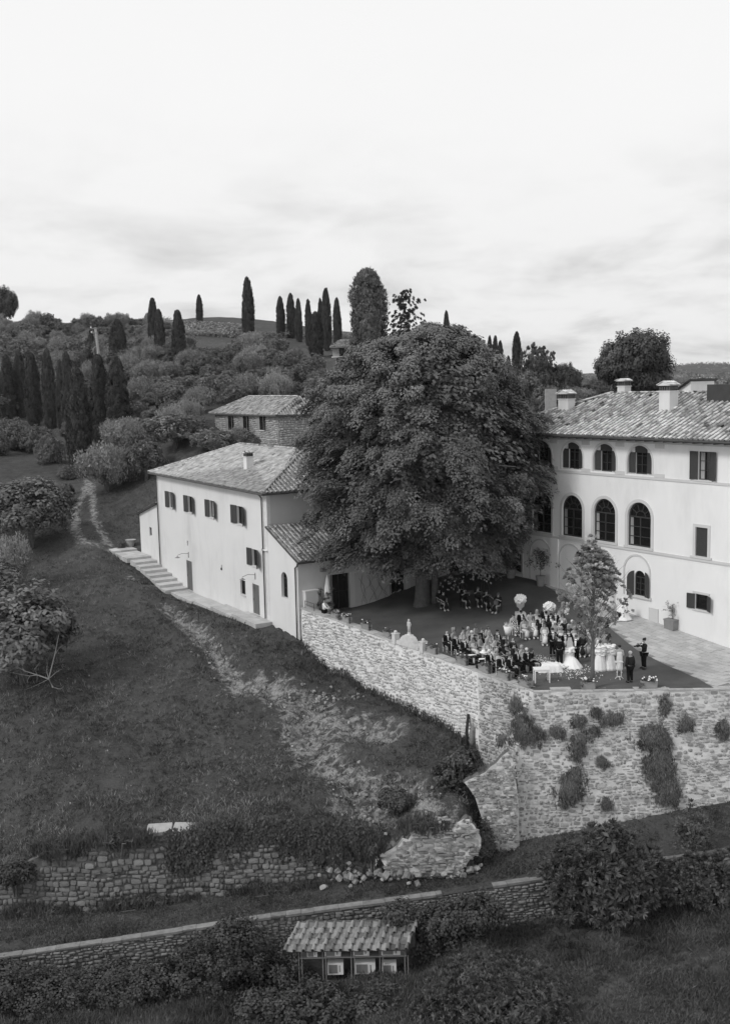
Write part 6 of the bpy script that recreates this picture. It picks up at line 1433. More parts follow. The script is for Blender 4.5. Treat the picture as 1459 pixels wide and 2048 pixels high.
def glasses(pose):
    h = POSES[pose]['v'][5]; mb = MB()
    for s in (-1, 1): mb.box(h[0]+s*.036-.03, h[0]+s*.036+.03, h[1]-.108, h[1]-.088, h[2]-.012, h[2]+.03)
    mb.box(h[0]-.08, h[0]+.08, h[1]-.095, h[1]-.085, h[2]+.01, h[2]+.022); return mb.mesh('sunglasses', BLK)
def eyes(pose):
    h = POSES[pose]['v'][5]; mb = MB()
    for s in (-1, 1): mb.ball((h[0]+s*.033, h[1]-.083, h[2]+.008), .011, 5, 3)
    mb.box(h[0]-.022, h[0]+.022, h[1]-.092, h[1]-.082, h[2]-.052, h[2]-.043); return mb.mesh('eyes_and_mouth', HAIRM)
def hair(pose, st, m):
    h = POSES[pose]['v'][5]; mb = MB(); mb.ball((h[0], h[1]+.028, h[2]+.035), .108, 10, 7, (.92, 1.0, .9))
    if st == 'long':
        mb.ball((h[0], h[1]+.07, h[2]-.06), .1, 8, 6, (1.0, .55, 1.5)); mb.ball((h[0], h[1]+.085, h[2]-.2), .085, 8, 6, (1.0, .5, 1.4))
        for s in (-1, 1): mb.ball((h[0]+s*.075, h[1]+.0, h[2]-.09), .045, 6, 5, (.7, .9, 2.6))
    if st == 'bob':
        mb.ball((h[0], h[1]+.05, h[2]-.03), .115, 8, 6, (1.05, .7, 1.0))
        for s in (-1, 1): mb.ball((h[0]+s*.08, h[1]+.01, h[2]-.03), .045, 6, 5, (.8, 1.1, 1.7))
    if st == 'curly':
        for i in range(22): a = i*2.4; z = .1*math.cos(i*.35)+.02; rr = .105; mb.ball((h[0]+rr*math.cos(a), h[1]+.04+rr*.8*math.sin(a)*(.4 if math.sin(a) < 0 else 1), h[2]+z), .045, 6, 4)
    if st == 'bun': mb.ball((h[0], h[1]+.09, h[2]+.09), .055, 7, 5)
    return mb.mesh('hair', m, True)
def dress(pose, m, sleeves=False):
    S = POSES[pose]; keep = [0, 1, 2] + ([6, 7, 14, 15] if sleeves else [6, 14]); V_, E_, R_ = sub_skel(S, keep, 1.16, .03)
    if not sleeves:
        for i, k in enumerate(keep):
            if k in (6, 14): p = S['v'][k]; V_[i] = (p[0]*.75, p[1], p[2]-.03); R_[i] = (.07, .07)
    n = len(V_)
    if pose.startswith('sit') or pose == 'play':
        V_ += [(0, -.22, .54), (0, -.46, .50), (0, -.47, .3), (0, -.46, .14)]; R_ += [(.19, .11), (.17, .11), (.17, .15), (.2, .18)]; E_ += [(0, n), (n, n+1), (n+1, n+2), (n+2, n+3)]
    else:
        V_ += [(0, 0, .75), (0, 0, .45), (0, 0, .14)]; R_ += [(.18, .15), (.2, .18), (.27, .25)]; E_ += [(0, n), (n, n+1), (n+1, n+2)]
    return meshof('dress', skin(V_, E_, R_), m)
HM = dict(dark=HAIRD, brown=HAIRM, blond=HAIRB, white=HAIRW)
CM = dict(pale=PALE, mid=MIDC, dark=SUIT2, white=WHITE, check=CHECK, black=SUIT)
def person(pos, pose, outfit, hr, th, label, group=None, scale=1.0, sung=False, lean=0.0):
    me = cached(('b', pose), lambda: body_mesh(pose)); o = bpy.data.objects.new('person', me); COL.objects.link(o)
    o.location = [float(x) for x in pos]; o.rotation_euler = (rad(lean), 0, rad(th)); o.scale = (scale*1.05,)*3; tag(o, label, 'person', group)
    def add(key, fn): mm = cached((key, pose), fn); c = bpy.data.objects.new(mm.name.split('.')[0], mm); COL.objects.link(c); c.parent = o; return c
    st, hc = (hr.split('_')+['dark'])[:2] if hr else (None, None)
    if outfit == 'black_suit': add('jsuit', lambda: jacket(pose, SUIT2)); add('t', lambda: trousers(pose, SUIT)); add('sh', lambda: shoes(pose, BLK))
    elif outfit in ('tux', 'suit', 'shirt'):
        sm = SUIT if outfit == 'tux' else SUIT2
        if outfit == 'shirt': add('jw', lambda: jacket(pose, WHITE))
        else: add('j'+outfit, lambda: jacket(pose, sm)); add('s', lambda: shirt(pose)); add('bt', lambda: bowtie(pose))
        add('t', lambda: trousers(pose, SUIT)); add('sh', lambda: shoes(pose, BLK))
    else:
        add('d'+outfit, lambda: dress(pose, CM[outfit], outfit in ('dark', 'black'))); add('shp', lambda: shoes(pose, PALE))
    if hr: add('h'+hr, lambda: hair(pose, st, HM[hc]))
    add('g', lambda: glasses(pose)) if sung else add('e', lambda: eyes(pose))
    return o
# chairs: white folding chair, facing -y
cb = MB()
def chair_proto():
    e = empty('chair', (0, 0, 0), 'white folding chair under a guest', 'chair')
    MB().box(-.2, .2, -.2, .2, .42, .45).build('seat', WHP, e)
    mb = MB(); 
    for z in (.6, .7, .8, .88): mb.box(-.19, .19, .2, .22, z, z+.05)
    mb.build('backrest', WHP, e)
    for x, y in ((-.18, -.18), (.18, -.18), (-.18, .2), (.18, .2)): MB().box(x-.015, x+.015, y-.015, y+.015, 0, .92 if y > 0 else .42).build('leg', WHP, e)
    return e
CH0 = chair_proto(); used = [False]; nchair = [0]
CHD = []
def chair(pos, th, who, dark=False):
    if dark:
        if not CHD:
            d = copy_tree(CH0); CHD.append(d)
            for c_h in d.children: c_h.data = c_h.data.copy(); c_h.data.materials[0] = BLK
            c = d
        else: c = copy_tree(CHD[0])
    else: c = CH0 if not used[0] else copy_tree(CH0); used[0] = True
    f = A_([math.sin(rad(th)), -math.cos(rad(th))]); c.location = (pos[0]-f[0]*.0, pos[1]-f[1]*.0, pos[2]); c.rotation_euler = (0, 0, rad(th)); c['group'] = 'white folding chairs of the guests'; c['label'] = ('black' if dark else 'white')+' folding chair of the '+who
    if dark: c['group'] = 'black chairs of the musicians'
    return c
GRP_L = 'seated guests on the left of the aisle'; GRP_R = 'seated guests on the right of the aisle'
def short(lb): w = lb.split(); return ' '.join(w[:11])
guestsL = [(893, 1266, 'sit', 'tux', None, 40, 'bald man in black tuxedo, leftmost of the seated guests', 0), (907, 1262, 'sit', 'mid', 'curly_blond', 40, 'curly blond woman in sunglasses directly behind the leftmost bald man', 1), (910, 1273, 'sit', 'tux', 'short_brown', 48, 'man in tuxedo with dark hair, second from left in the outer row', 0),
 (927, 1280, 'sit2', 'tux', None, 45, 'bald man in sunglasses and tuxedo, third from left in the outer row', 1), (926, 1261, 'sit', 'pale', 'bun_dark', 50, 'dark-haired woman in light dress, in the second row behind the bald men', 0), (944, 1278, 'sit2', 'pale', 'long_blond', 35, 'woman in pale lace dress and sunglasses, beside the black table', 1),
 (943, 1267, 'sit', 'suit', 'short_white', 48, 'grey-haired man behind the woman in pale lace', 0), (936, 1259, 'sit', 'pale', 'bob_blond', 55, 'fair woman in light dress, third row, half hidden by the grey-haired man', 0), (951, 1253, 'sit', 'mid', 'long_brown', 50, 'woman at the far back of the left block', 0),
 (963, 1261, 'sit', 'suit', 'short_brown', 55, 'man in dark suit at the back, right of the rearmost woman', 0), (975, 1256, 'sit', 'pale', 'long_brown', 50, 'long-haired woman in sleeveless pale dress in the last row', 0), (978, 1268, 'sit', 'pale', 'long_blond', 45, 'blond woman in pale dress in front of the last row', 0),
 (960, 1276, 'sit', 'mid', 'bob_brown', 50, 'woman in patterned dress in the middle of the left block', 0), (973, 1282, 'sit2', 'pale', 'long_blond', 40, 'blond woman in shimmering dress behind the white paper fan', 0), (992, 1277, 'sit', 'pale', 'long_brown', 50, 'woman in sunglasses and light dress near the middle of the left block', 1),
 (994, 1265, 'sit', 'tux', 'short_dark', 40, 'dark-haired man in tuxedo, tallest at the back right of the left block', 0), (1007, 1274, 'sit', 'suit', 'short_brown', 50, 'man in dark suit beside the white flared basket', 0), (996, 1291, 'sit', 'dark', 'bob_dark', 60, 'dark-haired guest in black just left of the lectern', 0),
 (993, 1303, 'sit2', 'white', 'bob_blond', 45, 'short-haired blond woman in white blouse, in the front rows', 0), (978, 1305, 'sit', 'tux', 'short_white', 40, 'white-haired man in tuxedo, left end of the front row', 0), (1000, 1313, 'sit', 'tux', 'short_dark', 50, 'man in tuxedo looking down, second in the front row', 0),
 (1018, 1314, 'sit', 'tux', 'short_brown', 50, 'man in tuxedo in front of the lectern, third in the front row', 0), (1032, 1303, 'sit2', 'tux', 'short_brown', 45, 'man in tuxedo holding a booklet, fourth in the front row', 0), (1043, 1296, 'sit', 'pale', 'bob_blond', 45, 'blond woman in pale top behind the two right front-row men', 0),
 (1053, 1302, 'sit2', 'tux', 'short_white', 40, 'white-haired man in tuxedo, right end of the front row', 0), (1063, 1302, 'sit2', 'black', 'curly_brown', 60, 'curly-haired woman in black reading a leaflet, nearest to the petals', 0), (1027, 1292, 'sit', 'suit', 'short_dark', 50, 'bearded dark-haired man behind the front row', 0),
 (1025, 1280, 'sit', 'suit', None, 50, 'bald man in sunglasses right behind the bearded man', 1), (1013, 1284, 'sit', 'mid', 'long_brown', 50, 'woman between the lectern and the bald man in sunglasses', 0)]
guestsR = [(1026, 1233, 'sit', 'check', 'bun_dark', 12, 'woman in black and white chequered dress, left end of the right block', 1), (1041, 1227, 'sit', 'tux', 'short_dark', 10, 'man in tuxedo and sunglasses beside the chequered dress', 1), (1047, 1240, 'sit2', 'pale', 'short_brown', 15, 'woman in pale sleeveless dress and sunglasses with legs crossed', 1),
 (1060, 1227, 'sit', 'mid', 'long_dark', 5, 'woman with long black hair and sunglasses in the back row', 1), (1066, 1238, 'sit', 'pale', 'long_brown', 8, 'long-haired woman in light blouse and trousers, front row of the right block', 1), (1073, 1226, 'sit', 'pale', 'long_blond', 5, 'blond woman at the back of the right block', 0),
 (1078, 1236, 'sit', 'suit', 'short_dark', 5, 'man in dark suit and sunglasses with raised forearm', 1), (1088, 1251, 'sit', 'pale', 'long_brown', 0, 'woman in long pale gown with hair over her shoulders, front row centre', 0), (1091, 1229, 'sit', 'tux', 'short_dark', 0, 'dark-haired man in tuxedo below the right flower urn', 1),
 (1088, 1221, 'sit', 'suit', 'short_brown', 0, 'man behind the one below the right flower urn', 0), (1085, 1244, 'sit', 'suit', 'short_blond', 0, 'man in dark suit leaning behind the long pale gown', 0)]
crowd = [(1101, 1233), (1110, 1229), (1116, 1225), (1128, 1244), (1109, 1248), (1117, 1246), (1121, 1258), (1104, 1240), (1129, 1268), (1124, 1234), (1136, 1254), (1143, 1246), (1136, 1264), (1148, 1258), (1157, 1250), (1165, 1258), (1156, 1267), (1165, 1272), (1174, 1270), (1174, 1258), (1185, 1262)]
for px, py, ps, of, hr, th, lb, sg in guestsL+guestsR:
    p = GT(px, py, 1.26); z = p[2]; L_ = len([1 for g in guestsL if g[6] == lb])
    th2 = th+random.uniform(-12, 12); person((p[0], p[1], z), ps, of, hr, th2, lb, GRP_L if L_ else GRP_R, sung=bool(sg)); chair((p[0], p[1], z), th2, short(lb))
ofs = ['suit', 'tux', 'pale', 'dark', 'mid', 'suit', 'pale']; hrs = ['short_dark', 'short_brown', 'long_blond', 'long_brown', 'bob_blond', 'short_white', 'curly_brown']
for i, (px, py) in enumerate(crowd):
    p = GT(px, py, 1.26); z = p[2]; th2 = -12+random.uniform(-15, 15); person((p[0], p[1], z), 'sit', ofs[i % 7], hrs[(i*3) % 7], th2, 'guest in the crowded rows half hidden by the leaves of the young tree', 'guests behind the young tree')
    c = chair((p[0], p[1], z), th2, 'guest'); c['label'] = 'white folding chair of a guest half hidden behind the young tree'; c['group'] = 'chairs behind the young tree'
def stand(px, pyhead, pose, of, hr, th, lb, zh=1.65, **k):
    p = GT(px, pyhead, zh); return person(p, pose, of, hr, th, lb, **k)
stand(1104, 1262, 'cam', 'suit', 'short_dark', 5, 'man in dark suit raising a phone, standing left of the groom', group='people near the couple')
stand(1151, 1276, 'clasp', 'tux', 'short_brown', -25, 'man in tuxedo with clasped hands facing the bride, right of her veil')
q = G(1150, 1276, 1.2)
groom = stand(1118, 1279, 'stand', 'tux', 'short_dark', 160, 'groom in black suit seen from behind, facing the guests beside the bride', zh=1.66, scale=1.03)
stand(1259, 1310, 'stand', 'black_suit', 'short_white', 200, 'grey-haired man in dark suit standing with his back turned on the lawn edge', scale=1.02)
pg = stand(1287, 1285, 'cam', 'suit', 'bun_dark', -75, 'photographer in black suit and white shoes holding a camera, at the paving edge', scale=1.04)
cm = MB().box(-.09, .09, -.50, -.40, 1.42, 1.54).tube([(0, -.5, 1.48), (0, -.68, 1.48)], .045, 8).mesh('camera', BLK); co = link('camera', cm); co.location = pg.location; co.rotation_euler = pg.rotation_euler; co.name = 'photo_camera'; tag(co, 'black camera with long lens held by the photographer', 'camera')
wt = D(648, 1201, 0); pw = G(648, 1202, 1.66); person((pw[0], pw[1], 0), 'reach', 'shirt', 'short_dark', 75, 'waiter in white shirt standing behind the parapet beside the closed parasol')
# bride
pb = G(1136, 1279, 1.60); br = person((pb[0], pb[1], 0), 'clasp', 'white', 'long_brown', 195, 'bride in white ruffled gown and veil, seen from behind beside the groom', scale=.98)
mb = MB(); k = 40
mb.lathe([(.17, 1.02), (.22, .92), (.28, .7), (.36, .4), (.50, .1), (.56, .01)], k, ripple=.05, nr=9); mb.build('skirt', WHITE, br, True)
mb = MB().lathe([(.17, 1.12), (.30, 1.06), (.40, .92), (.43, .84), (.36, .86), (.2, 1.0)], 36, ripple=.14, nr=9)
for i in range(34): a = i*2.4; mb.ball((.27*math.cos(a), .27*math.sin(a), .92+.14*math.sin(i*1.7)), rs.uniform(.1, .17), 9, 6, (1, 1, rs.uniform(.35, .6)))
mb.build('ruffle', WHITE, br, True)
mb = MB()
for s in (-1, 1): mb.ball((s*.24, 0, 1.34), .12, 10, 6, (1, .9, 1.25))
mb.build('puff_sleeve', WHITE, br, True)
mb = MB().prism([(-.1, 1.72), (.1, 1.72), (.2, 1.3), (.28, .8), (.34, .25), (-.34, .25), (-.28, .8), (-.2, 1.3)], .16, .175); mb.build('veil', mat('veil', .6, bump=0, rnd=0), br)
mb = MB().lathe([(.62, .0), (.58, .07), (.46, .2), (.32, .42), (.12, .6)], 36, (0, .42, 0), sx=1.0, sy=1.25, ripple=.07, nr=11)
for i in range(34): mb.ball((.35+rs.uniform(0, .75), .35+rs.uniform(-.3, .45), .09+.08*rs.random()), rs.uniform(.09, .16), 8, 5, (1, 1, .7))
mb.build('train', WHITE, br, True)
# bridesmaids
def maid(px, py, th, lb, hc):
    p = G(px, py, 1.5); o = person((p[0], p[1], 0), 'reach', 'white', hc, th, lb, 'bridesmaids right of the young tree', scale=1.0, lean=0)
    MB().lathe([(.16, 1.05), (.24, .85), (.3, .5), (.38, .15), (.42, .01)], 36, ripple=.05, nr=10, seed=px).build('skirt', WHITE, o, True)
    mb = MB(); 
    for i in range(46): a = i*2.4; z = .92+.55*(i/46); r = .19+.07*math.sin(i*.9)**2; mb.ball((r*math.cos(a), r*math.sin(a)-.04, z), rs.uniform(.10, .17), 9, 6, (1.0, 1.0, rs.uniform(.35, .6)))
    mb.build('ruffled_bodice', WHITE, o, True); return o
maid(1199, 1292, 150, 'bridesmaid in white ruffled dress just right of the young tree trunk', 'bun_brown')
maid(1218, 1291, 200, 'bridesmaid in wide white ruffled dress, right one of the pair', 'bun_brown')
stand(1238, 1298, 'clasp', 'white', 'short_dark', 170, 'dark-haired guest in white top behind the slender white stand', zh=1.5, scale=.95)
stand(1197, 1274, 'stand', 'pale', 'long_dark', -15, 'long black-haired woman in pale dress behind the bridesmaids', zh=1.6); stand(1208, 1267, 'stand', 'mid', 'long_brown', -15, 'brown-haired woman behind the bridesmaids, rightmost of the guests', zh=1.6)
# slender white stand
p = GT(1237, 1358); e = empty('white_stand', p, 'slender white stand with curved feet beside the bridesmaids', 'stand')
MB().tube([(.12, 0, .1), (.12, 0, 1.3)], .02, 6).tube([(-.12, 0, .1), (-.12, 0, 1.3)], .02, 6).build('upright', WHP, e); MB().box(-.25, .2, -.15, .15, 1.02, 1.06).build('shelf', WHP, e)
MB().tube([(-.25, 0, .0), (-.15, 0, .12), (0, 0, .16), (.15, 0, .12), (.25, 0, 0)], .018, 6).tube([(0, -.25, .0), (0, -.12, .12), (0, 0, .16), (0, .15, .12), (0, .25, 0)], .018, 6).build('curved_foot', WHP, e)
# white table and cloth
p = GT(1082, 1364); e = empty('white_table', p, 'small white wooden table at the front edge of the lawn, left of the bride', 'table', .02)
MB().box(-.46, .46, -.3, .3, .78, .84).build('table_top', WHP, e); MB().box(-.42, .42, -.27, .27, .70, .78).build('apron', WHP, e)
for x, y in ((-.42, -.26), (.42, -.26), (-.42, .26), (.42, .26)): MB().box(x-.03, x+.03, y-.03, y+.03, 0, .72, taper=1.0).build('leg', WHP, e)
p = GT(1102, 1347); nx_, ny_ = 18, 10; V_ = []; 
for i in range(nx_+1):
    for j in range(ny_+1):
        u = i/nx_*2-1; v = j/ny_*2-1; x = u*.75; y = v*.42; ed = max(abs(u), abs(v)); z = .50 if ed < .72 else .50*(1-((ed-.72)/.28))+.01
        V_.append((x*(1+.06*math.sin(j*2.2)*(ed > .8)), y*(1+.10*math.sin(i*1.9)*(ed > .8)), z+.02*math.sin(i*1.3+j)+.015*math.sin(i*2.9-j*1.7)))
ig = np.arange(len(V_)).reshape(nx_+1, ny_+1); fq = np.stack([ig[:-1, :-1], ig[1:, :-1], ig[1:, 1:], ig[:-1, 1:]], -1).reshape(-1, 4)
o = link('cloth_covered_bench', npmesh('cloth_covered_bench', V_, fq, WHITE, smooth=True)); o.location = tuple(p+A_([.0, .5, 0])); tag(o, 'low bench covered with white cloth between the white table and the groom', 'bench')
# lectern
p = GT(1009, 1323); e = empty('lectern', p, 'plain black lectern standing among the front rows of the left block', 'lectern', .7)
MB().box(-.2, .2, -.15, .15, 0, 1.0).build('column', BLK, e); MB().box(-.26, .26, -.2, .2, 1.0, 1.05).build('desk', BLK, e)
# black tables
for (px, py, lb, r) in ((944, 1333, 'small round table under black cloth with a vase of dark roses, near the wall', .5), (966, 1341, 'second small black-clothed table with white papers, in front of the white-haired man', .45)):
    p = GT(px, py); e = empty('side_table', p, lb, 'table', 0, 'small black-clothed tables'); MB().lathe([(r*1.05, 0), (r, .3), (r, .66), (r*.98, .7)], 24, ripple=.03, nr=10).build('black_cloth', SUIT, e, True)
    MB().box(-.04, .04, -.04, .04, .02, .6).build('leg', BLK, e)
    f = MB(); pts = [(.3*math.cos(a), .22*math.sin(a)) for a in np.linspace(.2, 3.6, 9)]+[(0, -.05)]
    f.v = [(x, y, .715+.012*(i % 2)) for i, (x, y) in enumerate(pts)]+[(x, y, .706) for x, y in pts]; m_ = len(pts); f.f = [list(range(m_)), [m_+i for i in range(m_)][::-1]]+[[i, m_+i, m_+(i+1) % m_, (i+1) % m_] for i in range(m_)]
    fo = f.build('paper_fan', WHITE, None, loc=tuple(p)); tag(fo, 'white paper fan lying open on the black table '+('with the vase' if px == 944 else 'in front of the white-haired man'), 'fan', 'white paper fans on the black tables')
p = G(947, 1326, .7); e = empty('vase', p, 'tall glass vase of dark roses on the small black table', 'vase'); MB().lathe([(.05, 0), (.06, .1), (.05, .25), (.07, .32)], 12).build('glass', mat('vase_glass', .5, rough=.1, bump=0), e, True)
mb = MB(); [mb.ball((.08*math.cos(i*1.9), .08*math.sin(i*1.9), .40+.04*math.sin(i*3.0)), .055, 7, 5) for i in range(8)]; mb.build('roses', HAIRD, e, True)
p = G(966, 1305, .75); o = MB().lathe([(.26, 0), (.24, .03), (.13, .05), (.12, .14), (.05, .17)], 20).build('sun_hat', WHITE, None, True, loc=tuple(p)); tag(o, 'wide white sun hat on the lap of a guest beside the black table', 'hat')
p = GT(1015, 1290); e = empty('flared_basket', p, 'white flared basket of pale plumes on a slim stand, between the two guest blocks', 'basket'); MB().lathe([(.12, 0), (.03, .04), (.03, .7)], 10).build('stand', WHP, e); MB().lathe([(.17, .7), (.2, .9), (.3, 1.3), (.28, 1.3), (.16, .8)], 24, ripple=.06, nr=12).build('basket', WHITE, e, True)
link('plumes', leafmesh('plumes', [clump(A_([[.2*math.cos(i), .2*math.sin(i), 1.3] for i in range(14)]), np.tile(A_([[0, 0, 1.]]), (14, 1)), 8, .06, .3, .03, 'up')], PETAL), e)
# flower urns
for px, py, zc, lb in ((1040, 1240, 0, 'stone urn with a ball of white flowers, left one behind the guests'), (1098, 1254, 0, 'stone urn with a ball of white flowers, right one behind the guests')):
    p = GT(px, py); e = empty('flower_urn', p, lb, 'urn', 0, 'flower urns at the head of the aisle'); MB().box(-.38, .38, -.38, .38, 0, .42, taper=.9).build('plinth', PLD, e)
    MB().lathe([(.2, .42), (.1, .5), (.07, .62), (.12, .72), (.27, .84), (.3, 1.05), (.33, 1.1), (.25, 1.1)], 20).build('urn', MARB, e, True)
    mb = MB()
    for i in range(90): a = i*2.4; ph = math.acos(1-1.75*(i+.5)/90); r = .34*rs.uniform(.85, 1.12); mb.ball((r*1.15*math.sin(ph)*math.cos(a), r*1.15*math.sin(ph)*math.sin(a), 1.36+r*.9*math.cos(ph)), rs.uniform(.05, .1), 7, 4)
    mb.ball((0, 0, 1.36), .30, 10, 8); mb.build('flowers', PETAL, e, True)
# petals along the aisle
n = 1500; t = rng.random(n); c1 = G(1040, 1285, 0); c2 = G(1092, 1330, 0); c3 = G(1165, 1345, 0)
P = np.where((t < .55)[:, None], c1+(c2-c1)*(t/.55)[:, None], c2+(c3-c2)*((t-.55)/.45)[:, None])+rng.normal(0, 1, (n, 3))*A_([.75, .9, 0]); P[:, 2] = .055
V_, t_ = leaf_quads(P, rdir(n), unit(A_([0, 0, 1.])+rng.normal(0, .35, (n, 3))), .09, .07, np.zeros(n))
tag(link('scattered_petals', npmesh('scattered_petals', V_, np.arange(len(V_)).reshape(-1, 4), PETAL, t_)), kind='stuff')
# cake
p = GT(1243, 1238); e = empty('cake_table', p, 'tall white-draped cake table trimmed with dark leaves, by the villa wall', 'cake table')
MB().lathe([(.72, 0), (.62, .06), (.48, .3), (.36, .7), (.3, 1.0), (.28, 1.02)], 40, ripple=.07, nr=8).build('draped_cloth', WHITE, e, True); MB().lathe([(.25, 1.02), (.25, 1.22), (.2, 1.23), (.2, 1.42), (.14, 1.43), (.14, 1.55)], 24).build('tiers', WHP, e)
C = [(.5*math.cos(a)*(1-.35*z), .5*math.sin(a)*(1-.35*z), z) for a, z in [(rs.uniform(3.2, 6.2), rs.uniform(.1, .9)) for _ in range(14)]]; link('leaf_garland', leafmesh('leaf_garland', [clump(A_(C), unit(A_(C)), 6, .09, .13, .07, 'round')], L_DK), e)
# pots by the villa
def pot(px, py, lb, w=.38, sq=True, h=.7, plant=None, name='plant_pot', g=None, hz=None):
    p = GT(px, py) if hz is None else hz; e = empty(name, p, lb, 'pot', .6, g)
    (MB().box(-w, w, -w, w, 0, h, taper=1.08).box(-w*1.13, w*1.13, -w*1.13, w*1.13, h-.07, h+.01) if sq else MB().lathe([(w*.75, 0), (w, h*.8), (w*1.1, h), (w*.9, h)], 18)).build('pot', TERRA, e)
    if plant:
        m_, C, nl, cr, L_, W_ = plant; mb = MB().tube([(0, 0, h-.1), (.03, .02, h+.5), (0, 0, h+1.0)], [.05, .035, .02], 6); mb.build('stem', BARK, e)
        link('foliage', leafmesh('foliage', [clump(A_(C)+A_([0, 0, h]), unit(A_(C)), nl, cr, L_, W_, 'round')], m_), e)
    return e
tuf = lambda n, r, z0, z1: [(rs.normal(0, r), rs.normal(0, r), rs.uniform(z0, z1)) for _ in range(n)]
pot(1343, 1258, 'square terracotta pot with a sparse pale plant against the villa wall, under the small window', plant=(L_OLV, tuf(14, .2, .2, 1.5), 12, .22, .16, .07))
pot(1080, 1172, 'round terracotta pot with a dark bushy citrus, in front of a villa arch', w=.36, sq=False, h=.8, plant=(L_DK, tuf(40, .45, .6, 1.9), 18, .3, .16, .08)); pot(1021, 1156, 'dark terracotta pot at the far end of the paving under the great tree', w=.4, sq=False, h=.75, plant=(L_DK, tuf(30, .4, .4, 1.5), 16, .3, .16, .08))
q = hit(262, 1094); e = empty('stone_bowl', q, 'wide pale stone bowl planter at the far end of the farmhouse', 'planter'); MB().lathe([(.3, 0), (.42, .35), (.55, .7), (.6, .75), (.5, .72)], 20).build('bowl', COPE, e)
# closed parasol
p = D(655, 1200, 77.9)*A_([1, 1, 0]); e = empty('parasol', p, 'closed white parasol standing by the annexe doors', 'parasol'); MB().tube([(0, 0, 0), (0, 0, 2.98)], .03, 8).build('pole', WHP, e)
MB().lathe([(.12, .45), (.3, .5), (.27, 1.2), (.22, 1.9), (.12, 2.6), (.03, 2.95)], 32, ripple=.16, nr=8).build('canopy', WHITE, e, True); MB().lathe([(.3, 0), (.3, .1), (.1, .14)], 16).build('base', COPE, e)
# climbing plant and bracken beside it
p = A_(hf(-5.15, 1.6, 0)); e = empty('wall_shrub', p+A_([.3, -.5, 0]), 'leggy shrub with drooping fronds against the annexe wall, left of the parasol', 'shrub'); C = [(rs.uniform(-.5, .9), rs.uniform(-.2, .2), rs.uniform(.2, 2.0)) for _ in range(26)]
link('foliage', leafmesh('foliage', [clump(A_(C), np.tile(A_([[.3, -1, .2]]), (26, 1)), 22, .28, .2, .06, 'rosette')], L_MID), e)
e = empty('climbing_vine', hf(-5.2, 5.2, 0), 'thin climbing vine spreading over the annexe wall between its two doors', 'vine'); mb = MB()
for i in range(9):
    pts_ = []; x = .3+i*.3
    for k in range(7): q = A_(hf(-5.19, 5.2+x+.3*math.sin(k*(.6+.13*i)+i*1.7)+rs.normal(0, .06), .1+k*rs.uniform(.36, .42)))-A_(hf(-5.2, 5.2, 0)); pts_.append(tuple(q))
    mb.tube(pts_, .009, 4)
mb.build('stems', BARKD, e)
# musicians
def musician(px, py, th, lb, inst, pose='play'):
    p = GT(px, py, 1.24); z = p[2]; o = person((p[0], p[1], z), pose, 'dark' if inst != 'stand' else 'suit', 'bun_brown' if px % 2 else 'short_dark', th, lb, 'musicians in the shade'); chair((p[0], p[1], z), th, short(lb), dark=True)
    if inst == 'violin':
        e = empty('violin', (p[0], p[1], z), 'violin played by the '+' '.join(lb.split()[:9]), 'violin', rad(th), 'violins of the musicians'); VW = mat('varnish', .12, rough=.3, bump=0, rnd=.2)
        MB().ball((.0, 0, 0), .11, 10, 6, (1, 1.5, .3)).build('violin_body', VW, e); MB().tube([(0, -.15, .02), (0, -.38, .03)], .015, 5).build('neck', HAIRD, e); e.location = (o.location[0]+math.sin(rad(th))*.22, o.location[1]-math.cos(rad(th))*.22, z+1.12); MB().tube([(.22, -.2, .02), (-.2, -.05, .09)], .008, 4).build('bow', PALE, e)
    if inst == 'cello':
        f = A_([math.sin(rad(th)), -math.cos(rad(th)), 0]); e = empty('cello', p+f*.55, 'dark cello held between the knees of the cellist', 'cello', rad(th)); VW = mat('varnish', .12, rough=.3, bump=0, rnd=.2)
        R_ = Matrix.Rotation(rad(-22), 4, 'X'); mb = MB(); pl = [(.21*q, z) for q, z in ((.2, .22), (.9, .26), (1.05, .42), (.7, .6), (.62, .68), (.8, .78), (.85, .9), (.45, 1.0), (.12, 1.03))]; pl = pl+[(-x, z) for x, z in pl[::-1]]
        mb.prism(pl, -.06, .06); mb.v = [tuple(R_ @ Vector(v)) for v in mb.v]; mb.build('cello_body', VW, e); mb = MB().tube([(0, -.07, .9), (0, -.05, 1.45)], .02, 5); mb.v = [tuple(R_ @ Vector(v)) for v in mb.v]; mb.build('neck', HAIRD, e)
        mb = MB().tube([(0, 0, .22), (0, 0, -.02)], .008, 4); mb.v = [tuple(R_ @ Vector(v)) for v in mb.v]; mb.build('endpin', GREYM, e)
    return o
musician(995, 1199, -40, 'cellist in black, rightmost of the musicians in the tree shade', 'cello'); musician(972, 1195, 10, 'violist in black, second from right of the musicians', 'violin'); musician(955, 1190, 10, 'fair-haired violinist in the middle of the seated musicians', 'violin'); musician(928, 1190, 25, 'violinist with pale papers on her lap, leftmost seated musician', 'violin')
musician(886, 1190, 20, 'dark figure seated right beside the trunk of the great tree', 'none', 'sit'); musician(878, 1186, 20, 'dark figure seated closest behind the trunk of the great tree', 'none', 'sit')
stand(924, 1172, 'stand', 'black_suit', 'short_dark', 0, 'dark figure standing behind the leftmost seated musician', zh=1.65)
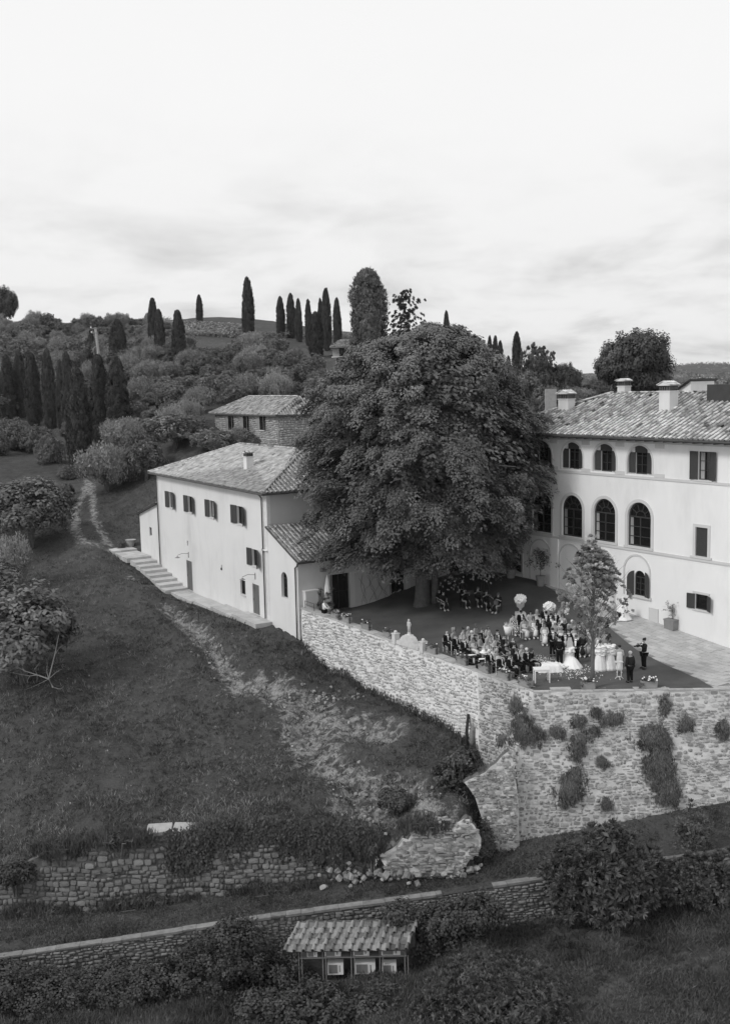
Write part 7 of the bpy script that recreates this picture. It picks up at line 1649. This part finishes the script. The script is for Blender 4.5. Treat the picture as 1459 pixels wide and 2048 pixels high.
for i, (px, py) in enumerate(((968, 1226), (940, 1222))):
    p = GT(px, py); e = empty('music_stand', p, 'thin black music stand in front of the '+('violist' if i == 0 else 'leftmost violinist'), 'music stand', 0, 'music stands'); MB().tube([(0, 0, 0), (0, 0, 1.05)], .012, 5).build('pole', IRON, e); MB().prism([(-.22, 1.0), (.22, 1.0), (.22, 1.28), (-.22, 1.28)], -.01, .01).build('desk', IRON, e)
    MB().tube([(-.2, -.1, 0), (0, 0, .2), (.2, -.1, 0)], .01, 4).tube([(0, 0, .2), (0, .2, 0)], .01, 4).build('tripod', IRON, e)
p = GT(969, 1188); e = empty('easel', p, 'thin dark easel standing under the right edge of the great tree', 'easel'); mb = MB().tube([(-.35, 0, 0), (0, 0, 1.7)], .02, 5).tube([(.35, 0, 0), (0, 0, 1.7)], .02, 5).tube([(0, .5, 0), (0, 0, 1.6)], .02, 5).tube([(-.2, -.03, .8), (.2, -.03, .8)], .02, 5); mb.build('frame', IRON, e)
# putto on the gable
mbp = MB().ball((0, -.01, .83), .085, 8, 6, (.9, .95, 1.1)).add(*skin([(x*.55, y*.55, z*.5) for x, y, z in STD_['v']], SKE, [(r[0]*.62, r[1]*.62) if isinstance(r, tuple) else (r*.62, r*.62) for r in STD_['r']]))
o = link('statue', mbp.mesh('statue', MARB, True)); o.location = (gb.location[0], gb.location[1], gz+.80+.13); o.rotation_euler = (0, 0, AW+.3); tag(o, 'small weathered cherub statue standing on top of the carved stone gable', 'statue')
MB().lathe([(.14, -.13), (.11, -.06), (.11, .01)], 12).build('plinth', MARB, o)

# ================================================================== ON THE SLOPE
# burnt sapling
q = hit(112, 1424); Yq = q[1]; dd_ = lambda x, y: tuple(D(x, y, Yq)-q)
e = empty('burnt_sapling', q, 'small bare sapling with charred trunk and grey crooked branches on the left slope', 'dead tree')
MB().tube([dd_(112, 1428), dd_(110, 1410), dd_(108, 1395), dd_(106, 1375)], [.16, .12, .08, .07], 7).build('trunk', BARKD, e)
for pl, w in (([(106, 1375), (98, 1358), (110, 1310), (118, 1270)], .07), ([(98, 1358), (75, 1350), (50, 1342), (12, 1322)], .055), ([(98, 1358), (94, 1345), (95, 1325)], .045), ([(75, 1350), (60, 1352), (20, 1345)], .035), ([(75, 1350), (70, 1338), (80, 1325)], .03), ([(106, 1375), (122, 1378), (128, 1372)], .03), ([(98, 1358), (112, 1345), (124, 1338)], .03), ([(50, 1342), (42, 1332), (42, 1318)], .03), ([(60, 1352), (55, 1362), (54, 1375)], .025), ([(75, 1350), (74, 1365)], .025), ([(110, 1310), (116, 1300), (126, 1290)], .02), ([(98, 1358), (70, 1372), (50, 1380)], .02)):
    MB().tube([dd_(*p_) for p_ in pl], [w*(1-.75*i/(len(pl)-1)) for i in range(len(pl))], 5).build('branch', BARKP, e)
# utility pole
q = hit(203, 748); zt_ = D(191, 655, q[1]); tp = zt_-q; e = empty('utility_pole', q, 'leaning pale concrete utility pole above the cypress row', 'utility pole')
MB().tube([(0, 0, -1), tuple(tp)], [.38, .26], 10).build('pole', COPE, e)
for f in (.0, .1): b = tp*(1-f); MB().box(b[0]-1.0, b[0]+.4, b[1]-.3, b[1]-.15, b[2]-.25, b[2]-.1).build('crossarm', GREYM, e); MB().lathe([(.12, 0), (.16, .15), (.1, .3)], 8, (b[0]-.9, b[1]-.22, b[2]-.1)).build('insulator', WHP, e)
b = tp; MB().tube([(b[0]*.6-.3, b[1]*.6-.4, b[2]*.6), (b[0]*.6-.9, b[1]*.6-.4, b[2]*.55), (b[0]*.6-.8, b[1]*.6-.4, b[2]*.4), (b[0]*.3, b[1]*.3-.4, b[2]*.3)], .08, 6).build('cable_loop', COPE, e)
# slabs
for (px, py, w, lb, rz) in ((318, 1661, 1.35, 'left one of two big pale stone slabs lying on the slope above the mossy wall', .05), (366, 1659, 1.2, 'right one of two big pale stone slabs, slightly broken', -.1)):
    p = D(px, py, 54.5); mb = MB().box(-w/2, w/2, -.55, .55, -.06, .06); mb.v = [(x+rs.uniform(-.05, .05), y+rs.uniform(-.05, .05), z) for x, y, z in mb.v]; o = mb.build('stone_slab', COPE, None, loc=(p[0], p[1], p[2])); o.rotation_euler = (rad(16), 0, rz); tag(o, lb, 'stone slab', 'pale slabs above the mossy wall')
# log leaning on the wall
u_, z_ = solve2(W0, DW, 945, 1485); b0 = A_(wl(u_, z_))+np.r_[n_l*.35, 0]; t0 = D(942, 1428, b0[1]+.35)+np.r_[n_l*0, 0]
for o1, r1, lb in ((-.12, .10, 'dark split trunk leaning on the terrace wall near the bastion'), (.22, .17, 'pale split trunk leaning on the terrace wall, right of the dark one')):
    o = MB().tube([(o1, 0, -.4), (o1+.02, .12, .7), tuple(t0-b0+A_([o1*1.6, 0, -.2*(o1 > 0)]))], [r1*1.2, r1, r1*.8], 9).build('leaning_trunk', BARKD if o1 < 0 else BARKP, None, True, loc=tuple(b0)); tag(o, lb, 'tree trunk', 'trunks leaning on the terrace wall')

# ================================================================== TILED SHED WITH AIR CONDITIONERS
SA = D(570, 1903, 46.8); SBp = D(812, 1899, 46.8); SU = D(603, 1842, 48.6); shd = empty('lean_to_shed', SA, 'low lean-to roof of old clay tiles over white air conditioners, among ivy', 'shed')
axv = SBp-SA; ayv = SU-SA; Lx = np.linalg.norm(axv); ax = axv/Lx; ayp = ayv-ax*(ayv@ax); Ly = np.linalg.norm(ayp); sk = (ayv@ax); nn_ = np.cross(ax, ayp/Ly)
rs_ = MB().add([tuple(v) for v in ((0, 0, 0), axv, axv+ayv, ayv)]+[tuple(A_(v)-nn_*.08) for v in ((0, 0, 0), axv, axv+ayv, ayv)], BOXF).build('roof', ROOFB, shd)
V0 = coppo(.46, .2, .12)
def shed_tiles():
    ayu = ayv/np.linalg.norm(ayv); LL_ = np.linalg.norm(ayv); me = bpy.data.meshes.new('tile'); me.from_pydata(V0[0], [], V0[1]); me.materials.append(TSH); pm = MB().box(-.16, .16, 0, .44, 0, .03).mesh('pan_tile', TSH)
    nx = int(Lx/.435)
    for i in range(nx+1):
        for j in range(int(LL_/.36)):
            for k in (0, 1):
                x = (i+(.5 if k else 0))*Lx/nx
                if x > Lx+.05 or (i > nx-3 and rs.random() < .25): continue
                rz = rs.normal(0, .05); X_ = ax*math.cos(rz)+ayu*math.sin(rz)*.4; Y_ = unit(ayu-ax*math.sin(rz)*.6+nn_*.05); Z_ = nn_; P = ax*x+ayu*(j*.36-.04)+nn_*(.03 if k == 0 else .0)
                o = bpy.data.objects.new('tile', me if k == 0 else pm); COL.objects.link(o); o.parent = rs_
                o.matrix_basis = Matrix(((X_[0], Y_[0], Z_[0], P[0]), (X_[1], Y_[1], Z_[1], P[1]), (X_[2], Y_[2], Z_[2], P[2]), (0, 0, 0, 1)))
shed_tiles()
def dl(px, py, Yd): return D(px, py, Yd)-SA
for px in (648, 705, 762, 812, 600):
    t = dl(px, 1912, 47.1); b = dl(px, 1965, 47.1); MB().box(t[0]-.1, t[0]-.05, t[1], t[1]+.06, b[2]-.6, t[2]+.25).box(t[0]+.05, t[0]+.1, t[1], t[1]+.06, b[2]-.6, t[2]).build('post', GREYM, shd)
t0_ = dl(600, 1917, 47.08); t1_ = dl(812, 1913, 47.08); MB().box(t0_[0], t1_[0], t0_[1], t0_[1]+.06, t0_[2]-.03, t0_[2]+.03).build('shelf_beam', GREYM, shd)
MB().box(t0_[0], t1_[0], t0_[1]+.06, t0_[1]+.9, t0_[2]-.02, t0_[2]+.01).build('shelf', GREYM, shd)
bw = dl(590, 1900, 48.3); MB().box(bw[0], t1_[0]+.5, bw[1], bw[1]+.3, -2.6, .3).build('back_wall', MORD, shd)
ac_l = ['upper row, half hidden at the left', 'upper row, second from left', 'upper row, third from left', 'upper row, right end beside the ivy', 'lower row, left one', 'lower row, middle one with grey grille', 'lower row, right one half covered by leaves']
for i, (x0, x1, y0, y1) in enumerate(((614, 634, 1899, 1916), (649, 681, 1898, 1915), (706, 738, 1897, 1913), (762, 800, 1896, 1912), (655, 686, 1926, 1950), (709, 750, 1925, 1949), (764, 792, 1927, 1950))):
    Yd = 47.15 if i < 4 else 47.3; a = D(x0, y1, Yd); b = D(x1, y0, Yd); w = b[0]-a[0]; h = b[2]-a[2]+(.12 if i < 4 else 0); e = empty('air_conditioner', a, 'white outdoor air conditioner under the tiled shed, '+ac_l[i], 'air conditioner', 0, 'air conditioners under the tiled shed')
    MB().box(0, w, 0, .38, 0, h).build('casing', WHP, e); g = MB()
    g.box(w*.08, w*.62, -.012, -.002, h*.14, h*.86)
    g.build('fan_grille', GREYM, e); g = MB()
    for k in range(9): x = w*(.09+.52*k/8); g.box(x, x+.012, -.03, -.013, h*.14, h*.86)
    g.build('grille_bars', COPE, e); MB().box(w*.74, w*.8, -.012, -.002, h*.25, h*.8).build('side_vent', GREYM, e)
# wooden frame in the scrub
q = hit(128, 922); s_ = q[1]/F; e = empty('wooden_frame', q, 'small weathered wooden frame like a pallet pen, below the cypress row', 'wooden frame')
for k in range(4): MB().box((-16+k*9)*s_, (-15+k*9)*s_+.08, 0, .1, 0, 30*s_*(1-.1*k)).build('post', BARKP, e)
for k in range(3): MB().box(-16*s_, 12*s_, -.06, 0, (6+k*9)*s_, (7+k*9)*s_+.05).build('board', BARKP, e)


# ================================================================== AIR
hm = bpy.data.materials.new('haze_air'); hm.use_nodes = True; t = hm.node_tree; t.nodes.clear(); out = nd(t, 'ShaderNodeOutputMaterial'); pv = nd(t, 'ShaderNodeVolumePrincipled')
pv.inputs['Color'].default_value = (.95, .95, .95, 1); pv.inputs['Density'].default_value = 0.00006; pv.inputs['Anisotropy'].default_value = 0.2; t.links.new(pv.outputs[0], out.inputs['Volume'])
o = MB().box(-3400, 3400, -40, 3700, -140, 85).build('haze', hm, None); tag(o, kind='stuff')
